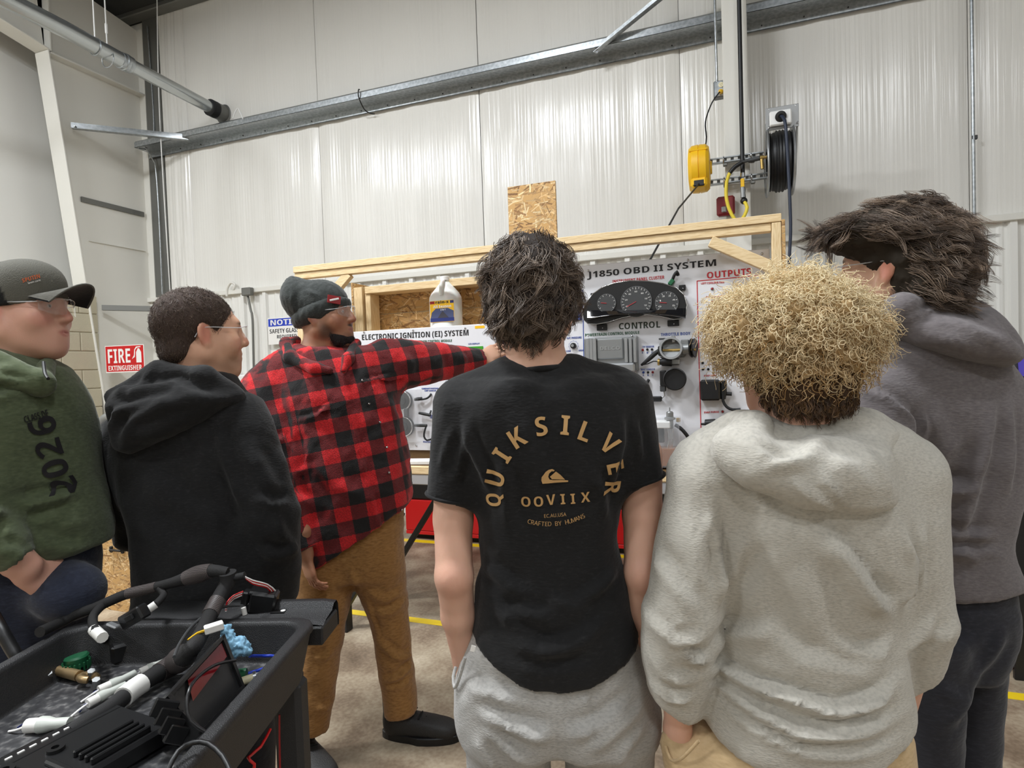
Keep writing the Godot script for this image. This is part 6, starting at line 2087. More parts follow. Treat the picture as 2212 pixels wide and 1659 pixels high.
# clumps of hair grown over a scalp mesh; flow(point, normal) gives the way they lie
func locks(out: MB, scalp: MB, count: int, seed_: int, length: Vector2, radius: float, flow: Callable, keep: Callable, cols: Array, wave := 0.004, lift := 0.3, steps := 7, strands := 10, spread := 0.008) -> void:
	var r := RandomNumberGenerator.new()
	r.seed = seed_
	var nv := scalp.v.size()
	var made := 0
	var tries := 0
	while made < count and tries < count * 12:
		tries += 1
		var i := r.randi() % nv
		var p := scalp.v[i]
		var n := scalp.n[i]
		if not keep.call(p, n):
			continue
		made += 1
		var ln := r.randf_range(length.x, length.y)
		var st := ln / steps
		var fl: Vector3 = (flow.call(p, n) as Vector3).normalized()
		var d := (fl + n * r.randf_range(lift * 0.3, lift * 1.3) + Vector3(r.randfn(0, 0.14), r.randfn(0, 0.14), r.randfn(0, 0.14))).normalized()
		var path := PackedVector3Array()
		var ph := r.randf() * TAU
		var side := d.cross(n).normalized()
		var wl := r.randf_range(0.5, 1.1)
		var w := wave * r.randf_range(0.3, 1.6)
		p -= n * 0.003
		for k in steps + 1:
			var u := float(k) / steps
			path.append(p + side * (sin(ph + u * TAU * wl) - sin(ph)) * w * u + n * cos(ph + u * TAU * wl) * w * u * 0.4)
			d = (d * 0.72 + fl * 0.34 - n * lift * 0.06).normalized()
			p += d * st
		var cc: Color = cols[r.randi() % cols.size()]
		cc = cc * r.randf_range(0.8, 1.2)
		for s in strands:
			var o := (side * r.randfn(0, 1) + n * r.randfn(0, 0.5) + d * r.randfn(0, 0.8)) * spread
			var e := Vector3(r.randfn(0, 1), r.randfn(0, 1), r.randfn(0, 1)) * spread * 0.35
			var sp := PackedVector3Array()
			var rads := PackedFloat32Array()
			for k in steps + 1:
				var u := float(k) / steps
				sp.append(path[k] + o * (1.0 - 0.75 * u) + e * sin(u * PI))
				rads.append(radius * (1.0 - 0.85 * u * u))
			out.col = cc * r.randf_range(0.8, 1.25)
			out.tube(sp, rads, 3, false, 0.7)

func curls(out: MB, scalp: MB, count: int, seed_: int, keep: Callable, grow_: Callable, cols: Callable, rad := 0.0009) -> void:
	var r := RandomNumberGenerator.new()
	r.seed = seed_
	var nv := scalp.v.size()
	var made := 0
	var tries := 0
	while made < count and tries < count * 12:
		tries += 1
		var i := r.randi() % nv
		var p := scalp.v[i]
		var n := scalp.n[i]
		if not keep.call(p, n):
			continue
		made += 1
		var g: Array = grow_.call(p, n, r)
		var ax: Vector3 = g[0]
		var ln: float = g[1]
		var cr: float = g[2]
		var turns: float = g[3]
		var x := ax.cross(Vector3(r.randfn(), r.randfn(), r.randfn())).normalized()
		var y := ax.cross(x)
		var k := int(turns * 9) + 3
		var path := PackedVector3Array()
		var rads := PackedFloat32Array()
		var ph := r.randf() * TAU
		var q := p
		for j in k + 1:
			var u := float(j) / k
			var a := ph + u * turns * TAU
			ax = (ax + Vector3(0, -0.05, 0)).normalized()
			q += ax * ln / k
			var rr := cr * (0.45 + 0.55 * u)
			path.append(q + (x * cos(a) + y * sin(a)) * rr)
			rads.append(rad * (1.0 - 0.5 * u * u))
		out.col = cols.call(p, r)
		out.tube(path, rads, 3, false)

func knit(c: Color, dark: Color, scale: float, rough := 0.95) -> StandardMaterial3D:
	# brushed cotton, flecked
	var im := grain(512, 0.035, FastNoiseLite.TYPE_SIMPLEX_SMOOTH, 4, 41)
	im.resize(512, 512)
	var m := mat(Color(1, 1, 1), rough, 0.0, tinted(im, [[0.0, dark], [0.42, dark.lerp(c, 0.75)], [0.6, c], [1.0, c.lightened(0.08)]]), Vector3(scale, scale * 2.4, scale), M.fine, 0.05)
	m.rim_enabled = true
	m.rim = 0.35
	m.rim_tint = 0.6
	return m

func people_materials() -> void:
	M.skin = mat(Color(1, 1, 1), 0.5)
	M.skin.vertex_color_use_as_albedo = true
	M.skin.subsurf_scatter_enabled = true
	M.skin.subsurf_scatter_strength = 0.12
	M.skin.heightmap_enabled = true
	M.skin.heightmap_texture = M.fine
	M.skin.heightmap_scale = 0.012
	M.skin.uv1_triplanar = true
	M.skin.uv1_scale = Vector3(9, 9, 9)
	M.hair = mat(Color(1, 1, 1), 0.42)
	M.hair.vertex_color_use_as_albedo = true
	M.hair.rim_enabled = true
	M.hair.rim = 0.2
	M.hair.rim_tint = 0.8
	M.fair_hair = mat(Color(1, 1, 1), 0.4)
	M.fair_hair.vertex_color_use_as_albedo = true
	M.fair_hair.backlight_enabled = true
	M.fair_hair.backlight = Color(0.55, 0.5, 0.4)
	M.scalp = mat(Color(1, 1, 1), 0.85)
	M.scalp.vertex_color_use_as_albedo = true
	M.black_cotton = knit(rgb(17, 17, 18), rgb(14, 14, 15), 3.0)
	M.black_cotton.rim = 0.15
	M.black_fleece = knit(rgb(20, 20, 21), rgb(16, 16, 17), 3.0)
	M.black_fleece.rim = 0.2
	M.grey_sweat = knit(rgb(176, 174, 170), rgb(150, 149, 146), 5.0)
	M.heather = knit(rgb(190, 186, 176), rgb(166, 163, 155), 5.0)
	M.plum = knit(rgb(110, 104, 105), rgb(96, 91, 93), 3.5)
	M.olive = knit(rgb(86, 96, 68), rgb(70, 80, 56), 2.4)
	M.navy_cloth = knit(rgb(33, 34, 42), rgb(26, 27, 34), 2.4)
	M.denim = knit(rgb(34, 40, 58), rgb(26, 30, 46), 3.0)
	M.khaki = knit(rgb(206, 178, 136), rgb(188, 160, 120), 3.0)
	M.duck = knit(rgb(158, 114, 62), rgb(128, 90, 46), 2.4)
	M.beanie = knit(rgb(54, 58, 56), rgb(44, 48, 46), 5.0)
	M.orange_thread = mat(rgb(216, 104, 56), 0.7)
	M.plaid = mat(Color(1, 1, 1), 0.95, 0.0, plaid(), Vector3(9.2, 9.2, 9.2), M.fine, 0.1)
	M.plaid.rim_enabled = true
	M.plaid.rim = 0.25
	M.plaid.rim_tint = 0.7
	M.plaid.uv1_triplanar_sharpness = 12.0
	M.boot = mat(rgb(42, 41, 40), 0.6, 0.0, null, Vector3(9, 9, 9), M.fine, 0.08)
	M.cap_cloth = mat(Color(1, 1, 1), 0.9, 0.0, null, Vector3(12, 12, 12), M.fine, 0.08)
	M.cap_cloth.vertex_color_use_as_albedo = true
	M.cap_grey = knit(rgb(92, 90, 82), rgb(80, 78, 70), 4.0)
	M.cap_black = knit(rgb(22, 22, 24), rgb(18, 18, 20), 4.0)

func skin_mesh(fields: Array, cells: Array, base: Color) -> MB:
	var out := MB.new()
	for i in fields.size():
		var m: MB = fields[i].mesh(cells[i])
		var o := out.v.size()
		out.v.append_array(m.v)
		out.n.append_array(m.n)
		out.uv.append_array(m.uv)
		for k in m.ix:
			out.ix.append(k + o)
	out.c.resize(out.v.size())
	out.c.fill(base)
	return out

# lettering pressed on cloth: flat outline cut small, then moved along z of the figure until it lies on the field
func stamp(f: Field, s: String, o: Vector3, x: Vector3, high: float, font: Font, front := 1.0, fixed_width := 0.0, step := 0.012, eye := Vector3.ZERO) -> MB:
	var up := Vector3(0, 0, front).cross(x).normalized()
	var m := letters(s, Vector3(-0.5, 0, 0), Vector3(0.5, 0, 0), 1.0, font)
	var bb := AABB()
	var a := glyphs(s, font)
	for p in a[Mesh.ARRAY_VERTEX]:
		bb = AABB(p, Vector3()) if bb.size == Vector3() and bb.position == Vector3() else bb.expand(p)
	var wide := fixed_width if fixed_width > 0 else high * bb.size.x / bb.size.y
	var tris := []
	for i in range(0, m.ix.size(), 3):
		if m.n[m.ix[i]].z < 0.5:
			continue
		var t := []
		for j in 3:
			var p := m.v[m.ix[i + j]]
			t.append(o + x.normalized() * p.x * wide + up * p.y * high)
		tris.append(t)
	return press_on(f, tris, front, step, eye)

func press_on(f: Field, tris: Array, front: float, step := 0.012, eye := Vector3.ZERO) -> MB:
	var all := PackedInt32Array(range(f.kind.size()))
	var out := MB.new()
	var cache := {}
	var drop := func(p: Vector3) -> int:
		var key := Vector2i(int(round(p.x * 50000)), int(round(p.y * 50000)))
		if cache.has(key):
			return cache[key]
		var way := Vector3(0, 0, front) if eye == Vector3.ZERO else (eye - p).normalized()
		var q := p + way * 0.15
		for i in 40:
			var d := f.value(q, all) - 0.0028
			q -= way * minf(d, 0.03) * 0.9
			if absf(d) < 0.0003:
				break
		var id := out.vert(q, Vector3(0, 0, front))
		cache[key] = id
		return id
	var queue := tris.duplicate()
	while queue:
		var t: Array = queue.pop_back()
		var e := [t[0].distance_to(t[1]), t[1].distance_to(t[2]), t[2].distance_to(t[0])]
		var k := 0
		for j in 3:
			if e[j] > e[k]:
				k = j
		if e[k] > step:
			var mid: Vector3 = (t[k] + t[(k + 1) % 3]) * 0.5
			queue.append([t[k], mid, t[(k + 2) % 3]])
			queue.append([mid, t[(k + 1) % 3], t[(k + 2) % 3]])
			continue
		out.tri(drop.call(t[0]), drop.call(t[1]), drop.call(t[2]))
	return out

func person_tee() -> Node3D:
	var g := figure("person in black printed t-shirt and grey sweatpants seen from behind, hands in pockets", 1.2, 1195)
	# skin: head, neck and both bare arms
	var hd := Transform3D(Basis(Vector3.UP, PI - 0.22) * Basis(Vector3.RIGHT, -0.05), g.l(1150, 640, -0.02))
	var f := Field.new()
	head(f, hd, 1.0, 1.0, false)
	f.cone(hd * Vector3(0, -0.05, -0.03), g.l(1161, 800, 0.0), 0.056, 0.06, 0.03)
	f.cone(g.l(1163, 800, 0.0), g.l(1163, 870, 0.0), 0.058, 0.06, 0.02)
	var arms := Field.new()
	var la := [g.l(980, 1000, 0.0), g.l(979, 1120, 0.01), g.l(981, 1245, 0.035), g.l(990, 1330, 0.01), g.l(1004, 1440, -0.02)]
	var ra := [g.l(1385, 980, 0.0), g.l(1388, 1110, 0.01), g.l(1389, 1240, 0.035), g.l(1384, 1330, 0.01), g.l(1372, 1440, -0.03)]
	for k in 2:
		var a: Array = [la, ra][k]
		arms.chain(a, [0.042, 0.0385, 0.0365, 0.0335, 0.022], 0.012)
		arms.ell(a[2] + Vector3(0, 0.004, 0.012), Vector3(0.022, 0.026, 0.024), 0.02)
		var d: Vector3 = (a[4] - a[3]).normalized()
		hand(arms, Transform3D(Basis(Vector3(0, 0, -1), d, Vector3(0, 0, -1).cross(d)).orthonormalized(), a[4]), 1.0, 0.3, 0.05, 0.95, 0.3)
	var base := lin(222, 176, 152)
	var m := skin_mesh([f, arms], [0.0045, 0.006], base)
	face_tints(m, hd, 1.0, lin(190, 120, 105), lin(216, 140, 120), lin(60, 44, 34))
	for k in 2:
		tint(m, [la, ra][k][2] + Vector3(0, 0, 0.02), Vector3(0.04, 0.06, 0.05), lin(218, 156, 136), 0.35)
	part("body", m, M.skin, g.node)
	# t-shirt
	var s := Field.new()
	s.loft(g.rows([[794, 1096, 1232, 0.0, 0.06], [812, 1078, 1248, 0.0, 0.07], [836, 1030, 1298, 0.0, 0.08], [868, 1000, 1338, 0.0, 0.1], [920, 1000, 1352, 0.0, 0.112], [1000, 1018, 1350, 0.0, 0.118], [1085, 1030, 1342, 0.0, 0.112], [1165, 1036, 1330, 0.0, 0.102], [1215, 1040, 1342, 0.0, 0.1], [1250, 1028, 1356, 0.0, 0.105], [1320, 1024, 1364, 0.004, 0.112], [1380, 1016, 1384, 0.006, 0.12], [1440, 1014, 1392, 0.006, 0.124], [1500, 1014, 1392, 0.006, 0.124]]), Transform3D(), 0.02, 0.3)
	limb(s, g.l(1010, 872, 0.0), g.l(977, 1078, 0.005), [[0.0, 0.05, 0.075], [0.35, 0.062, 0.07], [0.7, 0.057, 0.062], [1.0, 0.0535, 0.058]], 0.05)
	limb(s, g.l(1332, 855, 0.0), g.l(1383, 1040, 0.005), [[0.0, 0.05, 0.075], [0.35, 0.06, 0.07], [0.7, 0.054, 0.062], [1.0, 0.05, 0.058]], 0.05)
	s.cone(g.l(1095, 828, 0.0), g.l(1010, 868, 0.0), 0.05, 0.058, 0.05)
	s.cone(g.l(1230, 822, 0.0), g.l(1330, 852, 0.0), 0.05, 0.058, 0.05)
	s.ell(g.l(1105, 930, 0.085), Vector3(0.06, 0.08, 0.03), 0.06)
	s.ell(g.l(1270, 925, 0.085), Vector3(0.06, 0.08, 0.03), 0.06)
	var h0 := g.l(1215, 1486, 0.1)
	var hl := g.l(1020, 1388, 0.05)
	var hw := absf(hl.x - h0.x)
	s.hem(h0.x, h0.y, 0.0, (hl.y - h0.y) / (hw * hw), 0.008, 1.0)
	var fs := Folds.new()
	for q in [[[[1005, 900], [1015, 960], [1045, 1020], [1060, 1080]], 11, 0.007], [[[1335, 880], [1340, 950], [1325, 1020], [1318, 1080]], 11, 0.007], [[[1080, 985], [1095, 1060], [1100, 1150]], 14, 0.006], [[[1260, 1000], [1300, 1060], [1312, 1140]], 12, 0.005],
		[[[1075, 1330], [1130, 1325], [1205, 1330]], 14, 0.008], [[[1085, 1370], [1160, 1400], [1260, 1370], [1330, 1330]], 14, 0.008], [[[1060, 1300], [1100, 1345], [1190, 1395], [1290, 1385]], 12, 0.006], [[[1180, 1290], [1240, 1310], [1330, 1260]], 14, 0.006], [[[1040, 1230], [1090, 1260], [1150, 1300]], 13, 0.006], [[[1345, 1240], [1300, 1270], [1240, 1290]], 12, 0.006],
		[[[1100, 1425], [1180, 1440], [1300, 1425]], 12, 0.004], [[[980, 920], [960, 980], [945, 1030]], 9, 0.004], [[[1000, 960], [990, 1020], [975, 1060]], 9, 0.004], [[[1370, 900], [1385, 960], [1395, 1010]], 9, 0.004], [[[1120, 890], [1150, 960], [1150, 1020]], 18, 0.003], [[[1225, 880], [1230, 960], [1220, 1040]], 18, 0.003]]:
		g.fold(fs, q[0], q[1], q[2] * 1.5)
	var nz := FastNoiseLite.new()
	nz.frequency = 9.0
	nz.seed = 4
	var tm: MB = s.mesh(0.0085)
	fs.press(tm, 0.005, nz, Vector3(1.0, 0.6, 1.0))
	var shirt := part("t_shirt", tm, M.black_cotton, g.node, "black cotton t-shirt with tan back print")
	part("collar", MB.new().tube(ring(g.l(1164, 801, 0.0), Vector3(0.066, 0.004, 0), Vector3(0, 0.004, 0.064), 40), 0.0062, 8, false), M.black_cotton, shirt)
	for q in [[g.l(977, 1079, 0.005), g.l(1010, 872, 0), 0.0535, 0.058], [g.l(1383, 1041, 0.005), g.l(1332, 855, 0), 0.05, 0.058]]:
		var y: Vector3 = (q[0] - q[1]).normalized()
		var x := y.cross(Vector3(0, 0, 1)).normalized()
		part("sleeve_hem", MB.new().tube(ring(q[0] - y * 0.006, x * q[2], x.cross(y) * q[3], 36), 0.0036, 6, false), M.black_cotton, shirt)
	# back print, pressed on the cloth
	var field := s
	var lay := func(q: MB) -> MB:
		fs.press(q, 0.005, nz, Vector3(1.0, 0.6, 1.0))
		return q
	var cen := Vector2(1198, 1058)
	for q in [["Q", 1068.6, 1083, -97], ["U", 1069, 1033, -78], ["I", 1084, 981, -58], ["K", 1117, 942, -33], ["S", 1168, 919, -10], ["I", 1218.7, 916, 5], ["L", 1262, 930, 21], ["V", 1314, 956, 40], ["E", 1330.6, 1009, 76], ["R", 1326, 1058.7, 98]]:
		var a := deg_to_rad(-q[3] - 2.0)
		part("lettering", lay.call(stamp(field, q[0], g.l(q[1], q[2], 0.11), Vector3(cos(a), sin(a), 0), g.px(41, 0.11), sans_bold)), M.print_tan, shirt)
	for q in [["O", 1135.7, 1083], ["O", 1162.8, 1081.5], ["V", 1189.6, 1077.7], ["I", 1215, 1076.5], ["I", 1236.5, 1075.7], ["X", 1264, 1072.7]]:
		part("lettering", lay.call(stamp(field, q[0], g.l(q[1], q[2], 0.11), Vector3(1, 0.05, 0), g.px(23, 0.11), sans_bold)), M.print_tan, shirt)
	part("lettering", lay.call(stamp(field, "EC.AU.USA", g.l(1199, 1112, 0.11), Vector3(1, 0.05, 0), g.px(8, 0.11), sans, 1.0, g.px(48, 0.11))), M.print_tan, shirt)
	var low := "CRAFTED BY HUMANS"
	for i in low.length():
		if low[i] == " ":
			continue
		var u := i / 16.0 - 0.5
		part("lettering", lay.call(stamp(field, low[i], g.l(1202 + u * 117, 1130.5 - u * 12 - u * u * 38, 0.11), Vector3(1, 0.05 + u * 0.66, 0), g.px(10, 0.11), sans)), M.print_tan, shirt)
	# the badge: a wave curling round a small mountain
	var wave := PackedVector2Array()
	for q in [[1140, 690], [1142, 662], [1160, 640], [1175, 618], [1200, 600], [1230, 592], [1250, 602], [1248, 612], [1225, 612], [1205, 632], [1198, 660], [1210, 684], [1240, 690], [1300, 688], [1366, 690], [1366, 704], [1280, 710], [1200, 718], [1150, 720]]:
		wave.append(Vector2(880 + q[0] / 3.95, 860 + q[1] / 3.95))
	var hill := PackedVector2Array()
	for q in [[1212, 660], [1262, 614], [1300, 642], [1340, 684], [1230, 682]]:
		hill.append(Vector2(880 + q[0] / 3.95, 860 + q[1] / 3.95))
	for poly in [wave, hill]:
		var idx := Geometry2D.triangulate_polygon(poly)
		var tr := []
		for i in range(0, idx.size(), 3):
			tr.append([g.l(poly[idx[i]].x, poly[idx[i]].y, 0.11), g.l(poly[idx[i + 1]].x, poly[idx[i + 1]].y, 0.11), g.l(poly[idx[i + 2]].x, poly[idx[i + 2]].y, 0.11)])
		part("badge", lay.call(press_on(field, tr, 1.0)), M.print_tan, shirt)
	part("size_tag", MB.new().box(g.l(1022, 1401, 0.085), Vector3(0.009, 0.012, 0.002), 0.0005, Basis(Vector3(0, 0, 1), -0.3)), M.print_white, shirt)
	# sweatpants
	var p := Field.new()
	p.loft(g.rows([[1330, 1030, 1355, 0.0, 0.1], [1400, 1000, 1385, 0.0, 0.11], [1470, 980, 1405, 0.0, 0.124], [1530, 985, 1416, 0.0, 0.126], [1580, 996, 1420, 0.0, 0.12]]), Transform3D(), 0.02, 0.35)
	for q in [[1098, 1101, 95, -0.005], [1314, 1314, 100, -0.005]]:
		var a := g.l(q[0], 1510, q[3])
		var b := g.l(q[1], 1680, q[3])
		var c := Vector3(lerpf(b.x, g.l(1205, 1680).x, 0.1), 0.1, b.z)
		limb(p, a, b, [[0.0, g.px(q[2] + 6), 0.1], [0.5, g.px(q[2]), 0.1], [1.0, g.px(q[2] - 4), 0.095]], 0.03, 0.25, 0.02)
		limb(p, b, c, [[0.0, g.px(q[2] - 4), 0.095], [0.5, 0.075, 0.085], [1.0, 0.06, 0.065]], 0.02, 0.2, 0.01)
	p.cone(g.l(1204, 1600, 0.13), g.l(1206, 1690, 0.13), 0.004, 0.03, 0.03, 1)
	fs = Folds.new()
	for q in [[[[1020, 1530], [1080, 1550], [1150, 1570], [1200, 1572]], 14, 0.011], [[[1040, 1560], [1090, 1600], [1140, 1640]], 13, 0.008], [[[1215, 1570], [1290, 1560], [1390, 1500]], 14, 0.009], [[[1265, 1610], [1320, 1570], [1410, 1520]], 14, 0.008], [[[1262, 1480], [1262, 1530], [1266, 1600]], 6, 0.006], [[[1222, 1490], [1222, 1530], [1224, 1575]], 5, -0.003], [[[1000, 1500], [1060, 1500], [1130, 1520]], 18, 0.008], [[[1030, 1590], [1050, 1630], [1070, 1670]], 14, 0.006], [[[1400, 1560], [1350, 1610], [1330, 1660]], 14, 0.006]]:
		g.fold(fs, q[0], q[1], q[2] * 1.5)
	var pm: MB = p.mesh(0.0095)
	fs.press(pm, 0.005, nz, Vector3(1, 0.8, 1))
	var pants := part("sweatpants", pm, M.grey_sweat, g.node, "light grey sweatpants")
	part("pocket_edge", MB.new().tube(curve([g.l(985, 1440, 0.02), g.l(979, 1462, 0.03), g.l(982, 1485, 0.05), g.l(990, 1470, 0.06), g.l(1005, 1420, 0.07)], 0.01), 0.0035, 6), M.grey_sweat, pants)
	for k: float in [-1.0, 1.0]:
		var o := Vector3(g.l(1206 + k * 90, 1600).x, 0, 0)
		shoe(g.node, Transform3D(Basis(Vector3.UP, PI + k * 0.12), o + Vector3(0, 0, -0.02)), M.white, M.white)
	# hair: volume, then locks that fall from the crown
	var hf := Field.new()
	hf.ell(g.l(1146, 612, 0.0), Vector3(0.09, 0.096, 0.106), 0.02)
	hf.ell(g.l(1146, 668, 0.03), Vector3(0.068, 0.05, 0.075), 0.05)
	hf.ell(g.l(1146, 710, 0.03), Vector3(0.034, 0.026, 0.035), 0.04)
	hf.ell(g.l(1236, 700, 0.02), Vector3(0.026, 0.05, 0.045), 0.02, Basis(), 1)
	var hm: MB = hf.mesh(0.007)
	var hn := FastNoiseLite.new()
	hn.frequency = 26.0
	Folds.new().press(hm, 0.008, hn, Vector3(1, 0.6, 1))
	hm.c.fill(lin(40, 31, 25))
	var hair := part("hair", hm, M.scalp, g.node, "tousled dark brown hair")
	var crown := g.l(1150, 470, 0.06)
	var flow := func(q: Vector3, n: Vector3) -> Vector3:
		var d := q - crown
		var tdir := d - n * d.dot(n) + Vector3(0, -0.05, 0)
		return tdir.normalized() + n.cross(d.normalized()) * 0.5 + Vector3(hn.get_noise_3dv(q * 0.45), hn.get_noise_3dv(q * 0.45 + Vector3(9, 0, 0)), 0) * 1.5
	var lk := MB.new()
	locks(lk, hm, 950, 8, Vector2(0.03, 0.052), 0.0009, flow, func(q, n): return true, [lin(112, 96, 82), lin(92, 77, 65), lin(134, 116, 100), lin(76, 63, 53)], 0.02, 0.4, 9, 14)
	part("locks", lk, M.hair, hair)
	return g.node


func shoe(node: Node3D, t: Transform3D, upper: Material, sole: Material, s := 1.0) -> Node3D:
	var f := Field.new()
	f.loft([[-0.085, 0, 0, 0.03, 0.03], [-0.07, 0, 0.0, 0.036, 0.045], [0.0, 0, -0.004, 0.04, 0.042], [0.09, 0.003, -0.012, 0.046, 0.034], [0.15, 0.004, -0.018, 0.045, 0.027], [0.185, 0.003, -0.022, 0.03, 0.02]].map(func(q): return [q[0] * s, q[1] * s, (0.055 + q[2]) * s * -1.0, q[3] * s, q[4] * s]), t * Transform3D(Basis(Vector3(1, 0, 0), Vector3(0, 0, 1), Vector3(0, -1, 0)), Vector3()), 0.02, 0.5, 0.02)
	f.cone(t * (Vector3(0, 0.07, -0.035) * s), t * (Vector3(0, 0.12, -0.045) * s), 0.042 * s, 0.042 * s, 0.03)
	var o := part("shoe", f.mesh(0.008), upper, node)
	var poly := PackedVector2Array()
	for i in 28:
		var a := TAU * i / 28.0
		var z := sin(a)
		poly.append(Vector2(cos(a) * (0.05 if z > 0 else 0.042) * s, (0.05 + z * 0.145) * s))
	part("sole", MB.new().prism(poly, -0.026 * s, t * Transform3D(Basis(Vector3(1, 0, 0), Vector3(0, 0, 1), Vector3(0, -1, 0)), Vector3(0, 0.0, 0)), 0.003), sole, o)
	return o

# a hood lying on the back and shoulders: a thick folded sheet between an upper and a lower outline
func hood(f: Field, pts: Array, k := 0.025) -> void:
	for q in pts:
		f.cone(q[0], q[1], q[2], q[3], k)

